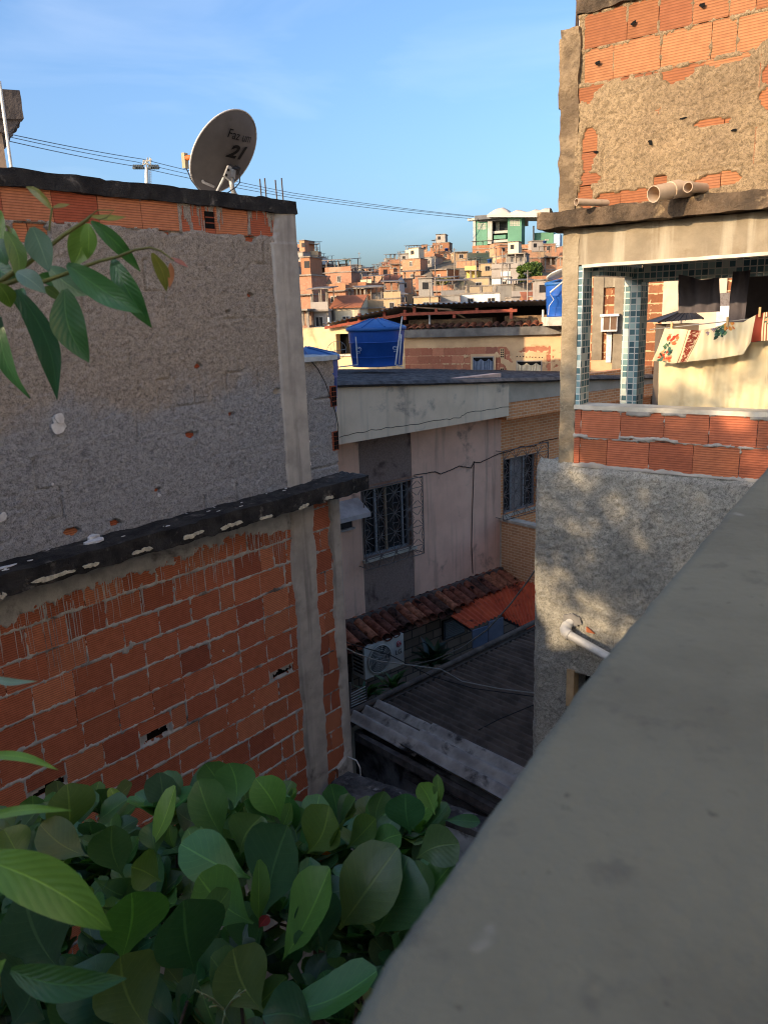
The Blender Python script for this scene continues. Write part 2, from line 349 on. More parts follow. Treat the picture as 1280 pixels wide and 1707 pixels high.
def roughcast(name, brown, grey, z0=None, dark=None):
    """thrown cement render; brown above, bare cement grey below the height z0"""
    t = NT(name); co = t.pos(); z = t.sep(co)[2]; g = lin(grey); b = lin(brown)
    n = t.noise(co, 2.2, 6, 0.6)
    if z0 is None: c = t.mix(t.ramp(n, 0.35, 0.65), b, g)
    else: c = t.mix(t.ramp(t.math('SUBTRACT', t.math('ADD', z, t.math('MULTIPLY', t.math('SUBTRACT', n, 0.5), 0.85)), z0), -0.10, 0.10), g, b)
    c = t.mix(t.ramp(t.noise(co, 30, 5, 0.7), 0.35, 0.75), c, t.mix(1.0, c, (0.66, 0.66, 0.66), 'MULTIPLY'))
    c = t.mix(t.math('MULTIPLY', t.ramp(t.noise(co, 5, 6, 0.6), 0.52, 0.8), 0.5), c, t.mix(1.0, c, (1.25, 1.2, 1.15), 'MULTIPLY'))
    if dark: c = t.mix(t.math('MULTIPLY', t.ramp(t.noise(co, 3.1, 8, 0.7, 0.4), dark[1], dark[1] + 0.14), 0.85), c, lin(dark[0]))
    vo = t.node('TexVoronoi'); vo.inputs['Scale'].default_value = 85; t.link(t.mix(0.06, co, t.noise(co, 60, 3, 0.6, col=True), 'ADD'), vo.inputs[0])
    c = t.mix(t.math('MULTIPLY', t.ramp(vo.outputs['Distance'], 0.42, 0.80), 0.7), c, t.mix(1.0, c, (0.36, 0.36, 0.37), 'MULTIPLY'))  # crevice shade between the grains is painted into the colour
    nm = t.bump(t.noise(co, 240, 3, 0.7), 0.7, 0.005, t.bump(t.math('SUBTRACT', 1.0, vo.outputs['Distance']), 0.75, 0.008))
    return t.done(c, 0.95, nm, 0.15)
M_RC_L = roughcast('thrown_render_shaded_house', (196, 183, 170), (186, 185, 187), -0.52, ((62, 60, 62), 0.60))
# ------------------------------------------------------------------ the unplastered house on the left
L = Frame(at_y(490, 1000, 6.4), (0.64, 0.769))
house = thing('brick_house', 'unplastered hollow block house with a mouldy black ledge between its two storeys', 'house', L.pt(-1.5, GZ, -2))
mb = MB(); C1 = Courses(-3.35, 0.03, -4.645, 15, 0.2, 0.285, 4)
HOLES = [L.px(285, 1205), L.px(462, 1118), L.px(45, 1325)]
def hole_of(u, v, C):
    k = int((v - C.v0) // C.bh); b = C.rows[k]; i = int(np.searchsorted(b, u)); return b[i - 1] + 0.02, b[i] - 0.015, C.v0 + k * C.bh, C.v0 + k * C.bh + 0.45 * C.bh
HB = [hole_of(u, v, C1) for u, v in HOLES]
jh = joint_h(C1, -0.013, 0.0050, 0.0135, 3, 0.012)
def h_low(U, Vv):
    h = jh(U, Vv); top = -1.53
    dep = 0.10 + 0.17 * fbm(U * 1.6, U * 0 + 2, 8, 3) + 0.10 * sstep(-1.8, -2.7, U)
    drip = np.clip(fbm(U * 38, Vv * 0.5, 12, 3) - 0.52, 0, 1) * 2.2 * sstep(0.35, 0.65, fbm(U * 2.1, U * 0 + 5, 44, 2) + 0.08)
    d = (top - dep  - drip * 0.06) - Vv; n = (fbm(U * 30, Vv * 30, 21, 3) - 0.5)
    h = np.maximum(h, -0.013 + 0.021 * sstep(0.015, -0.015, d + n * 0.10))
    sm = fbm(U * 3.1, Vv * 3.1, 61, 4); h = np.maximum(h, -0.013 + 0.0195 * sstep(0.86, 0.89, sm + n * 0.15))
    return h
def gap_low(U, Vv):
    n = (fbm(U * 22, Vv * 22, 29, 3) - 0.5); g = np.zeros(U.shape, bool)
    for a, b, c, e in HB: g |= (U > a + 0.03 + n * 0.12) & (U < b - 0.02 + n * 0.12) & (Vv > c + 0.016 + n * 0.05) & (Vv < e - 0.012 + n * 0.11 - 0.06 * np.abs((U - (a + b) / 2) / (b - a)))
    return g
def cut_blocks(C, mb, fr, hb, **k):
    t = MB(); C.blocks(t, fr, **k)
    for q in range(0, len(t.v), 8):                                     # eight corners a block
        P = [Vector(p) for p in t.v[q:q + 8]]; us = [(p - fr.p).dot(fr.d) for p in P]; vs = [p.z for p in P]
        for a, b, c, e in hb:
            if min(us) < (a + b) / 2 < max(us) and min(vs) < (c + e) / 2 < max(vs):
                P = [Vector((p.x, p.y, max(p.z, e))) for p in P]
        mb.hexa(P, 0, t.t[q // 8 * 6])
cut_blocks(C1, mb, L, HB)
sheet(mb, L, -3.3, 0.03, -4.62, -1.5, h_low, 0.0095, 1, gap_low)
C1b = Courses(0.24, 0.60, -4.645, 16, 0.2, 0.285, 14); C1b.blocks(mb, L); sheet(mb, L, 0.24, 0.6, -4.62, -1.5, joint_h(C1b, -0.013, 0.004, 0.011, 9), 0.0095, 1)
rng = random.Random(17)
for k in range(150):                                                    # thin runs of cement slurry down the blocks
    u = -3.0 + 3.0 * rng.random() ** 1.3; v = -1.62 - rng.uniform(0, 0.22); l_ = rng.uniform(0.05, 0.28) * (2.2 if u < -1.9 and rng.random() < .5 else 1); w_ = rng.uniform(0.0015, 0.005); q = []; uu = u
    for i in range(6): uu += rng.uniform(-.003, .003); q.append((uu, v - l_ * i / 5, w_ * (1 - i / 7)))
    mb.face([L.pt(a - c, b, 0.0075) for a, b, c in q] + [L.pt(a + c, b, 0.0075) for a, b, c in reversed(q)], 1)
for a, b, c, e in HB: mb.fbox(L, a - 0.02, b + 0.02, c - 0.01, e + 0.02, -0.068, -0.064, 2)  # black panels stand in for the shade inside the broken blocks
mb.build('lower_wall', [M_BLOCK, M_MORTAR, M_BLACK], house)
# lower columns, edges ragged where the cement ran over the blocks
def col_h(ua, ub, t, rag, seed):
    def hf(U, Vv):
        e = (fbm(Vv * 5, Vv * 0 + 3, seed, 4) - 0.5) * rag; e2 = (fbm(Vv * 6, Vv * 0 + 9, seed + 5, 4) - 0.5) * rag
        k = sstep(0, 0.012, U - ua - e) * sstep(0, 0.012, ub - U + e2); return -0.02 + (t + 0.02) * k + (fbm(U * 20, Vv * 6, seed + 8, 3) - 0.5) * 0.008
    return hf
mb = MB(); sheet(mb, L, -0.06, 0.34, -4.75, -1.5, col_h(0.0, 0.285, 0.028, 0.05, 5), 0.012, 0)
sheet(mb, L, 0.40, 0.61, -4.75, -1.5, lambda U, Vv: np.where(Vv < -4.25 + (U - 0.4) * 0.5, 0.03, col_h(0.495, 0.75, 0.024, 0.09, 15)(U, Vv)), 0.012, 0)
mb.fbox(L, 0.60, 0.615, GZ, -1.5, -0.3, 0.022, 0)
mb.build('column', M_CONC, house)
mb = MB(); sheet(mb, L, -3.35, -2.55, -4.75, -1.9, lambda U, Vv: np.where(Vv > -2.75 + 0.2 * fbm(U * 6, Vv * 0, 5, 3), -0.03, col_h(-3.4, -2.66, 0.03, 0.12, 25)(U, Vv)), 0.014, 0)
mb.build('column', M_CONC, house)
# footing under the wall
mb = MB(); rbox(mb, L, -3.4, 0.66, GZ, -4.55, -0.3, 0.07, 0.09, 0.03, 6); mb.build('footing', M_CONC, house)
# ledge between the storeys
mb = MB(); rbox(mb, L, -6.0, 0.74, -1.515, -1.385, -0.05, 0.28, 0.018, 0.012, 13, 0, 3)
for i, (x, y, a) in enumerate([(92, 958, .13), (240, 915, .07), (322, 890, .08), (386, 873, .085), (444, 860, .05), (507, 842, .05), (549, 828, .055), (150, 940, .05), (2, 990, .03)]):
    u, v = L.px(x, y, 0.29); [splat(mb, L, u + k * a * 0.55, v - 0.013 + 0.004 * ((i + k) % 2), a * 0.5, 0.0155, 0.284 + 0.001 * k, 1, i * 7 + k, 30, 0.008) for k in (-1, 0, 1)]
rng = random.Random(5)
for i in range(22):
    u = -2.7 + 2.9 * rng.random() ** 1.6; splat(mb, L, u, -1.381, rng.uniform(0.004, 0.02), rng.uniform(0.003, 0.012), rng.uniform(0.03, 0.22), 2, i + 50, 9, 0.004, True)
u, v = L.px(160, 905, 0.1); splat(mb, L, u, -1.38, 0.075, 0.045, 0.12, 2, 301, 15, 0.012, True); splat(mb, L, u + 0.02, -1.38, 0.04, 0.03, 0.06, 2, 302, 13, 0.022, True); splat(mb, L, u - 0.03, -1.38, 0.02, 0.02, 0.09, 2, 304, 13, 0.03, True); splat(mb, L, -2.45, -1.38, 0.07, 0.02, 0.16, 2, 303, 15, 0.005, True)
mb.build('ledge', [M_MOULD, M_PAINTCHIP, mk('white_paint', (224, 222, 220), (196, 192, 190), 20, 0.7, 0.4)], house)
# upper wall: render thrown over blocks, the top course bare
mb = MB(); C2 = Courses(-3.35, 0.06, -1.4, 11, 0.2, 0.31, 23, 0.05); EXP = [(*L.px(x, y), r) for x, y, r in [(415, 492, .035), (378, 520, .03), (118, 886, .045), (262, 817, .035), (462, 652, .05), (318, 726, .05), (385, 690, .03), (190, 872, .035), (330, 610, .03), (300, 372, .1), (270, 380, .07), (415, 395, .06), (60, 385, .12)]]
j2 = joint_h(C2, -0.013, 0.003, 0.008, 33); drng = 0
def h_up(U, Vv):
    dv, du = C2.dist(U, Vv); n = fbm(U * 82, Vv * 82, 71, 2); n2 = fbm(U * 9, Vv * 9, 72, 3)
    h = 0.011 + (n - 0.5) * 0.016 + (n2 - 0.5) * 0.008
    cut = sstep(0.007, 0.002, np.minimum(du, dv + 0.004)) * sstep(0.54, 0.62, fbm(U * 6, Vv * 6, 73, 3) - 0.03); h = h - cut * 0.022 - 0.004 * sstep(0.014, 0.0, np.minimum(dv, du)) * sstep(0.35, 0.6, fbm(U * 2, Vv * 2, 75, 2))
    for u, v, r in EXP:
        d = np.hypot((U - u) / r, (Vv - v) / (r * 0.55)) + (n2 - 0.5) * 1.6; h = np.where(d < 1, -0.035, h)
    bare = Vv > 0.60 + (n2 - 0.5) * 0.05; hb = j2(U, Vv)
    cr = ((U > -0.86) & (U < -0.45)) | (U > -0.24); lime = np.clip(fbm(U * 45, Vv * 2, 79, 2) - 0.42, 0, 1)
    hb = np.where(cr & (Vv > 0.79 - lime * 0.7 * (0.6 + fbm(U * 9, U * 0, 80, 2))) , 0.006, hb)
    return np.where(bare, hb, h)
for u, v in [L.px(352, 368)]: HB2 = [hole_of(u, v, C2)]
TN2 = [(190, 106, 78), (196, 112, 82), (184, 98, 72), (204, 132, 96)]
t = MB(); C2.blocks(t, L, tones=TN2)
for q in range(0, len(t.v), 8):
    P = [Vector(p) for p in t.v[q:q + 8]]; sh = Vector() if min(p.z for p in P) > 0.55 else L.n * -0.024
    mb.hexa([p + sh for p in P], 0, t.t[q // 8 * 6])
sheet(mb, L, -3.3, 0.05, -1.395, 0.79, h_up, 0.0105, 1)
u, v = L.px(350, 367); mb.fbox(L, u - 0.045, u + 0.035, v - 0.055, v + 0.06, -0.03, 0.0065, 2)
for k in (-0.018, 0.02): mb.fbox(L, u - 0.045, u + 0.03, v + k - 0.004, v + k + 0.004, -0.03, 0.009, 0, lin((150, 76, 54)))
u, v = L.px(89, 706); splat(mb, L, u, v, 0.055, 0.06, 0.018, 3, 77, 19, 0.01); splat(mb, L, u + 0.02, v + 0.02, 0.04, 0.03, 0.03, 3, 78, 13, 0.01)
for x, y, r in [(2, 865, .03), (85, 806, .01), (262, 824, .015)]:
    u, v = L.px(x, y); splat(mb, L, u, v, r, r, 0.018, 3, x, 11, 0.008)
mb.build('upper_wall', [M_BLOCK, M_RC_L, M_BLACK, MATS['white_paint']], house)
mb = MB(); sheet(mb, L, -0.07, 0.27, -1.39, 0.80, lambda U, Vv: np.where(Vv > 0.56, -0.02 + 0.045 * sstep(0.03, 0.08, U + (fbm(U * 12, Vv * 12, 7, 3) - 0.5) * 0.1), col_h(0.012 - 0.02, 0.4, 0.03, 0.025, 41)(U, Vv)), 0.012, 0)
mb.fbox(L, 0.255, 0.27, -1.39, 0.8, -0.25, 0.024, 0)
mb.build('column', M_CONC, house)
mb = MB(); rbox(mb, L, -6.0, 0.285, 0.785, 0.885, -0.22, 0.035, 0.04, 0.013, 9, 0, 13); mb.build('coping', M_MOULD, house)
# low end piece of the upper wall with open block ends
mb = MB(); sheet(mb, L, 0.26, 0.665, -1.39, -0.36, lambda U, Vv: -0.012 + (fbm(U * 34, Vv * 34, 91, 4) - 0.5) * 0.022 - 0.02 * sstep(0.010, 0.003, np.abs(np.mod(Vv + 1.4, 0.2) - 0.1) ) * sstep(0.5, 0.6, fbm(U * 4, Vv * 4, 5, 2)), 0.0105, 0)
mb.fbox(L, 0.28, 0.655, -1.39, -0.37, -0.2, -0.035, 0)
for va, vb in ((-0.78, -0.60), (-1.17, -1.0)):
    mb.fbox(L, 0.60, 0.668, va, vb, -0.03, 0.004, 1, lin((170, 92, 66)))
    for i in range(2):
        for k in range(4):
            a = va + 0.008 + k * (vb - va - 0.012) / 4; mb.fbox(L, 0.606 + i * 0.031, 0.632 + i * 0.031, a, a + 0.036, -0.02, 0.0065, 2)
for x, y in ((507, 655), (512, 735), (515, 775)):
    u, v = L.px(x, y); splat(mb, L, u, v, 0.03, 0.025, -0.004, 1, x, 13, 0.008); splat(mb, L, u, v, 0.012, 0.012, 0.003, 2, x + 3, 9, 0.004)
rbox(mb, L, 0.27, 0.69, -0.375, -0.335, -0.4, 0.02, 0.03, 0.006, 9, 3, 8)
mb.build('end_wall', [M_RC_L, M_BLOCK, M_BLACK, mk('pale_slab', (200, 206, 210), (170, 178, 184), 8, 0.7, 0.3)], house)
# the body behind the faces
mb = MB(); mb.fbox(L, -9.5, 0.255, -1.45, 0.80, -5.5, -0.07); mb.fbox(L, -9.5, 0.60, GZ, -1.46, -5.5, -0.07); mb.fbox(L, -9.5, -3.28, GZ, 0.88, -0.07, 0.0)
mb.build('body', M_CONC, house)
# reinforcing bars left standing on the corner
for (xa, ya, xb, yb) in [(655, 578, 670, 735), (695, 573, 710, 740), (782, 587, 797, 748), (833, 572, 848, 750)]:
    q = lambda x, y: L.at(300 + x / 4.923, 180 + y / 4.923, -0.05)
    mb = MB(); b = q(xb, yb); b.z -= 0.06; mb.tube([b, q(xa, ya)], 0.0055, 6); mb.build('rebar', M_STEEL, house)
# thin cable hanging on the end wall
mb = MB(); mb.tube([L.at(x, y, 0.012) for x, y in [(515, 597), (530, 615), (542, 637), (552, 665), (560, 690), (564, 712), (563, 725)]], 0.004, 6); mb.build('cable', M_WIRE, house)
# ------------------------------------------------------------------ satellite dish on the roof
DC = L.at(379.5, 258.5, -0.30); _v = ray(379.5, 258.5).normalized(); _e = RT * -0.78 + UP * 0.62; _e = (_e - _v * _e.dot(_v)).normalized(); df = (_v * 0.60 + _e * 0.80).normalized()
dx = df.cross(V(0, 0, 1)).normalized(); dy = dx.cross(df).normalized(); DR = 0.335
dish = thing('satellite_dish', 'round grey satellite dish lettered Faz um 21 on the block house roof', 'satellite dish', L.at(392, 322, -0.2))
def dpt(x, y, off=0.0):
    r2 = x * x + y * y; return DC + dx * x + dy * y + df * (r2 * 0.62 - 0.03 + off)
M_DISH = mk('dish_grey', (108, 103, 101), (96, 91, 89), 5, 0.55, 0.05, 60, stain=(86, 80, 76), ss=6, st=(0.6, 0.8), spec=0.4)
mb = MB(); n = 48; rr = list(np.linspace(0, DR, 18))
for off, fl in ((0, False), (0.004, True)):
    X = np.array([[tuple(dpt(r * math.cos(2 * math.pi * k / n), r * math.sin(2 * math.pi * k / n), off)) for k in range(n + 1)] for r in rr]); mb.grid(X, 0, flip=fl)
mb.tube([dpt(DR * math.cos(2 * math.pi * k / n), DR * math.sin(2 * math.pi * k / n), 0.002) for k in range(n + 1)], 0.0065, 6, 1, cap=False)
refl = mb.build('reflector', [M_DISH, mk('dish_rim', (206, 200, 194), None, 5, 0.5, 0, spec=0.4)], dish)
def on_dish(px, py):
    r = ray(px, py); t = DC.dot(df) / r.dot(df); q = r * t - DC; return q.dot(dx), q.dot(dy)
mb = MB(); ux, uy = on_dish(396, 230.5); text_mesh(mb, 'Faz um', 0.092, lambda x, y: dpt(ux + x * 1.12, uy + 0.026 + y, -0.009), 0, 0.12)
ux2, uy2 = on_dish(391, 247.5); text_mesh(mb, '21', 0.135, lambda x, y: dpt(ux2 + x * 1.6, uy2 - 0.014 + y, -0.009), 0, 0.28, 0.005)
mb.build('lettering', mk('dish_print', (12, 11, 13), None, 5, 0.6, 0), refl)
mb = MB(); bx, by = on_dish(383, 277); P0 = dpt(bx, by, -0.012)
mb.box(P0 - df * 0.012, dx * 0.055, dy * 0.022, df * 0.014); mb.box(dpt(bx - 0.045, by + 0.0, -0.02), dx * 0.012, dy * 0.03, df * 0.02); mb.box(dpt(bx + 0.045, by, -0.02), dx * 0.012, dy * 0.03, df * 0.02)
mb.build('back_plate', mk('dish_bracket_dark', (70, 66, 66), None, 5, 0.6, 0.1), dish)
q = lambda x, y, w=-0.22: L.at(300 + x / 4.923, 180 + y / 4.923, w)
mb = MB(); mb.prism([q(385, 470), q(432, 500), q(418, 560), q(392, 592), q(352, 555)], L.n * 0.02); mb.prism([q(430, 500, -.2), q(452, 512, -.2), q(446, 580, -.2), q(420, 560, -.2)], L.n * 0.01)
for a, b in ((398, 505), (380, 548)): mb.tube([q(a, b, -.21), q(a, b, -.192)], 0.011, 8, 1)
mb.build('elevation_bracket', [mk('galvanised', (176, 174, 170), (150, 148, 146), 12, 0.45, 0.1, metal=0.4), M_BLACK], dish)
mb = MB(); mb.tube([q(420, 560), q(422, 610), q(430, 660), q(446, 700), q(470, 730)], 0.019, 12); mb.tube([q(360, 570, -.26), q(300, 690, -.3)], 0.011, 8); mb.build('mast', MATS['galvanised'], dish)
lb = dpt(*on_dish(358, 312), 0.0); ln = L.at(319, 262, -0.50)
mb = MB(); a0 = L.at(331, 300, -0.40); mb.tube([lb, a0 + (lb - a0) * 0.3, L.at(326, 275, -0.47), ln], 0.011, 8); mb.build('feed_arm', MATS['dish_rim'], dish)
mb = MB(); ld = (DC - ln).normalized(); mb.lathe(ln - ld * 0.01, [(0.001, 0.05), (0.024, 0.05), (0.027, 0.03), (0.02, 0.0), (0.018, -0.04), (0.001, -0.04)], 16, 0, axis=ld)
mb.box(ln - ld * 0.05 - V(0, 0, 0.02), dx * 0.02, ld * 0.012, V(0, 0, 0.055), 1); mb.build('receiver', [mk('lnb_cap', (196, 110, 52), (170, 90, 44), 20, 0.5, 0), mk('lnb_body', (206, 190, 150), None, 5, 0.5, 0)], dish)
mb = MB(); mb.tube([ln - ld * 0.05 - V(0, 0, 0.07), L.at(313, 285, -.45), L.at(319, 300, -.4), L.at(330, 314, -.35), L.at(339, 321, -.3)], 0.0045, 6); mb.build('cable', M_WIRE, dish); mb = MB(); mb.tube([q(425, 490, -.17), q(470, 500, -.17), q(492, 545, -.17), q(490, 610, -.17), q(455, 650, -.17), q(380, 700, -.18)], 0.004, 6); mb.build('cable', M_WIRE, dish)
# ------------------------------------------------------------------ raised concrete block at the far left of the roof
tb = L.at(-40, 285, -1.2); Y0 = tb.y
tk = thing('water_tank_stand', 'dark stained concrete block cantilevered over a beige pier at the roof edge', 'tank stand', tb)
mb = MB(); K = Frame(at_y(10, 200, 6.0), (0.86, 0.52)); a = lambda x, y: K.px(x, y)
u1, vt = a(32, 150); _, vb = a(33, 198); _, vl = a(12, 219); u0 = u1 - 1.6
rbox(mb, K, u0, u1, vb, vt, -1.2, 0, 0.05, 0.012, 8, 0, 4)
mb.prism([K.pt(u1 - 0.01, vb + 0.005, -0.02), K.pt(u1 - 0.11, vl, -0.02), K.pt(u0, vl, -0.02), K.pt(u0, vb + 0.005, -0.02)], K.n * -1.15, 0); mb.build('block', mk('stained_concrete', (92, 84, 80), (48, 44, 44), 4, 0.9, 0.7, 50, 0.01, stain=(128, 118, 112), ss=5), tk)
mb = MB(); uc, _ = a(9, 250); mb.fbox(K, u0 + 0.3, uc, 0.6, vl, -0.6, -0.05); mb.build('pier', mk('beige_render', (176, 152, 128), (158, 134, 112), 6, 0.9, 0.3), tk)
mb = MB(); mb.tube([at_y(20, 288, 5.7), at_y(-1, 135, 5.75)], 0.011, 8); o = mb.build('pole', M_WHITE); o.name = 'metal_pole'; tag(o, 'thin pale metal pole leaning beside the dark concrete block', 'pole')
# ------------------------------------------------------------------ the house on the right with the open laundry
R = Frame(at_y(1000, 730, 5.4), (0.807, -0.591))
rh = thing('sunlit_house', 'sunlit tan house with an open tiled laundry, rough bare blocks above and white render below', 'house', R.pt(1.0, GZ, -1.5))
M_RC_R = roughcast('thrown_render_sunlit_house', (172, 147, 114), (157, 133, 104), None, ((112, 98, 80), 0.66))
M_RC_W = roughcast('whitish_thrown_render', (188, 184, 172), (166, 164, 156), None, ((128, 124, 116), 0.64))
M_TANC = mk('tan_concrete', (146, 132, 110), (126, 113, 94), 5, 0.9, 0.6, 60, 0.006, stain=(122, 106, 84), ss=4, st=(0.55, 0.75), streak=((205, 195, 172), 0.35))
M_DARKROUGH = mk('dark_rough_cement', (104, 86, 68), (62, 52, 42), 6, 0.95, 1.0, 45, 0.016, stain=(150, 128, 98), ss=8, st=(0.55, 0.7))
M_MOS = tile_mat('mosaic_tiles', (96, 128, 132), (170, 190, 184), (206, 206, 196), 0.046, 0.046, 0.004, 0.0, 0.25, 0.5, [(86, 118, 124), (128, 156, 156), (66, 96, 104), (160, 182, 176), (108, 140, 142), (76, 108, 112), (190, 200, 190)])
M_JAMB = mk('stone_trim', (208, 200, 182), (180, 170, 152), 7, 0.6, 0.2, 50)
SUNT = [(150, 97, 64), (156, 104, 70), (144, 91, 60), (164, 112, 76), (150, 100, 70), (138, 86, 58)]
# lower wall, proud of the post, with a niche
na, nvt = R.px(957, 1124, 0.06); _, nvb = R.px(962, 1180, 0.06)
mb = MB()
def h_rw(U, Vv):
    n = fbm(U * 75, Vv * 75, 111, 2); n2 = fbm(U * 7, Vv * 7, 112, 4); n3 = fbm(U * 1.6, Vv * 1.6, 113, 3)
    h = 0.055 + (n - 0.5) * 0.022 + (n2 - 0.5) * 0.02 + (n3 - 0.5) * 0.02
    e = U + 0.46 + (fbm(Vv * 7, Vv * 0, 114, 4) - 0.5) * 0.03; h = np.where(e < 0.03, h - (0.03 - e) * 1.2, h)
    t = -1.105 + (fbm(U * 6, U * 0 + 3, 115, 4) - 0.5) * 0.05 - Vv; h = np.where(t < 0.035, h - (0.035 - t) * 1.1, h)
    m = (U > na) & (U < na + 0.45) & (Vv < nvt) & (Vv > nvb); return np.where(m, -0.16, h)
sheet(mb, R, -0.475, 2.4, -3.9, -1.08, h_rw, 0.0125, 0)
mb.fbox(R, -0.46, 2.4, GZ, -3.88, -0.2, 0.05); mb.fbox(R, -0.45, 3.4, GZ, -1.12, -3.4, -0.17); mb.fbox(R, -0.445, -0.36, -3.88, -1.13, -0.17, 0.02)
mb.build('lower_wall', M_RC_W, rh)
mb = MB(); mb.fbox(R, na + 0.01, na + 0.44, nvb, nvt, -0.158, -0.15, 0); mb.fbox(R, na - 0.055, na + 0.004, nvb, nvt + 0.03, -0.02, 0.075, 1); mb.build('niche', [M_BLACK, mk('beige_stone', (178, 152, 116), (150, 128, 98), 9, 0.8, 0.3)], rh)
# post
mb = MB(); rbox(mb, R, -0.305, -0.19, -1.12, 0.5, -0.17, 0.0, 0.022, 0.009, 11, 0, 21); mb.build('post', mk('tan_render', (160, 145, 120), (138, 123, 100), 6, 0.95, 0.9, 40, 0.012, stain=(120, 104, 84), ss=5, st=(0.58, 0.75)), rh)
# parapet of two courses of blocks
mb = MB(); rows = [[969, 1035, 1108, 1183, 1264], [967, 1012, 1082, 1156, 1234]]; rngp = random.Random(8)
CP = Courses(-0.19, 2.4, -1.1, 2, 0.2, 0.29, 5)
for k, xs in enumerate(rows):
    yy = (770, 710)[0] if k == 1 else 710
    b = [R.px(x, 705 if k == 0 else 755)[0] for x in xs]
    while b[-1] < 2.4: b.append(b[-1] + 0.285)
    CP.rows[1 - k] = np.array([-0.185] + b)
CP.blocks(mb, R, 0.012, [(182, 108, 78), (176, 102, 74), (188, 114, 80), (172, 100, 74), (180, 108, 78)])
hj = joint_h(CP, -0.004, 0.018, 0.004, 55, 0.016)
def h_par(U, Vv):
    h = hj(U, Vv); n = fbm(U * 9, Vv * 9, 131, 4); b = np.abs(Vv + 0.895 + (n - 0.5) * 0.06); sq = fbm(U * 3.3, U * 0, 132, 3)
    h = np.maximum(h, -0.004 + 0.030 * sstep(0.018, 0.008, b) * sstep(0.42, 0.52, sq)); t = np.abs(Vv + 0.705 + (n - 0.5) * 0.05)
    h = np.maximum(h, -0.004 + 0.03 * sstep(0.03, 0.018, t) * sstep(0.5, 0.56, fbm(U * 4, U * 0 + 8, 133, 3)))
    bt = Vv + 1.10 - (n - 0.4) * 0.07; return np.maximum(h, -0.004 + 0.03 * sstep(0.012, 0.0, bt))
sheet(mb, R, -0.19, 2.4, -1.11, -0.70, h_par, 0.0085, 1)
mb.fbox(R, -0.18, 2.4, -1.1, -0.71, -0.12, -0.05, 1); mb.build('parapet', [M_BLOCK, mk('grey_squeezed_mortar', (168, 162, 152), (146, 140, 132), 9, 0.92, 0.6, 80)], rh)
mb = MB(); rbox(mb, R, -0.19, 2.4, -0.702, -0.672, -0.16, 0.022, 0.05, 0.004, 8, 0, 31, 'FTBL'); mb.build('sill', M_JAMB, rh)
# lintel with a trim along its lower edge
mb = MB(); rbox(mb, R, -0.285, 3.0, 0.272, 0.505, -0.165, -0.004, 0.03, 0.006, 8, 0, 41, 'FTBL'); rbox(mb, R, -0.16, 3.0, 0.252, 0.272, -0.15, 0.016, 0.05, 0.004, 8, 1, 43, 'FTBL'); mb.build('lintel', [M_TANC, M_JAMB], rh)
# slab edge
mb = MB(); rbox(mb, R, -0.44, 3.2, 0.508, 0.612, -4.0, 0.125, 0.03, 0.016, 9, 0, 51, 'FTBL'); mb.build('floor_slab', M_DARKROUGH, rh)
# upper wall
mb = MB(); C4 = Courses(-0.2, 2.6, 0.56, 7, 0.2, 0.3, 61)
for k, xs, y in ((5, [974, 1045, 1097, 1153, 1213, 1257], 50), (4, [974, 1022, 1100, 1183, 1225], 110)):
    b = [R.px(x, y, 0.05)[0] for x in xs]
    while b[-1] < 2.6: b.append(b[-1] + 0.3)
    C4.rows[k] = np.array(b)
C4.blocks(mb, R, 0.05, SUNT); jr = joint_h(C4, -0.012, 0.004, 0.011, 63, 0.02)
PE = [(-0.13, 0.72, .05, .11), (-0.12, 0.98, .04, .12), (-0.15, 1.3, .07, .06), (0.2, 0.66, .16, .04), (0.0, 0.655, .06, .05), (0.66, 0.70, .14, .035), (0.95, 1.1, .05, .06), (0.93, 1.22, .04, .05), (0.45, 1.33, .09, .05), (0.35, 0.72, .05, .06), (-0.08, 0.80, .05, .03), (0.6, 1.02, .10, .016)]
def h_ru(U, Vv):
    dv, du = C4.dist(U, Vv); n = fbm(U * 80, Vv * 80, 171, 2); n2 = fbm(U * 8, Vv * 8, 172, 4); n3 = fbm(U * 3, Vv * 3, 173, 3)
    hr = 0.012 + (n - 0.5) * 0.02 + (n2 - 0.5) * 0.012; cut = sstep(0.010, 0.003, np.minimum(du, dv + 0.004)) * sstep(0.52, 0.6, fbm(U * 3, Vv * 3, 174, 3)); hr = np.maximum(hr - cut * 0.03, 0.002)
    lim = 1.33 + 0.0 + (n2 - 0.5) * 0.10 + (n3 - 0.5) * 0.1 - 0.10 * sstep(0.0, -0.15, U) + 0.08 * sstep(0.75, 0.95, U)
    for u, v, a, b in PE:
        hr = np.where(np.hypot((U - u) / a, (Vv - v) / b) + (n2 - 0.5) * 1.5 < 1, -0.03, hr)
    h = np.where(Vv > lim, jr(U, Vv), hr)
    return 0.05 + h
sheet(mb, R, -0.21, 2.6, 0.60, 1.95, h_ru, 0.0105, 1)
for x, y in ((1085, 236), (995, 104), (1056, 38), (1170, 8)): 
    u, v = R.px(x, y, 0.07); splat(mb, R, u, v, 0.016, 0.014, 0.066, 2, x, 9, 0.006)
for x, y in ((993, 253), (1137, 197), (1224, 216)):
    u, v = R.px(x, y, 0.07); splat(mb, R, u, v, 0.022, 0.007, 0.066, 2, x, 9, 0.006)
mb.fbox(R, -0.19, 2.6, 0.61, 3.2, -3.8, -0.02, 1)
mb.build('upper_wall', [M_BLOCK, M_RC_R, M_BLACK], rh)
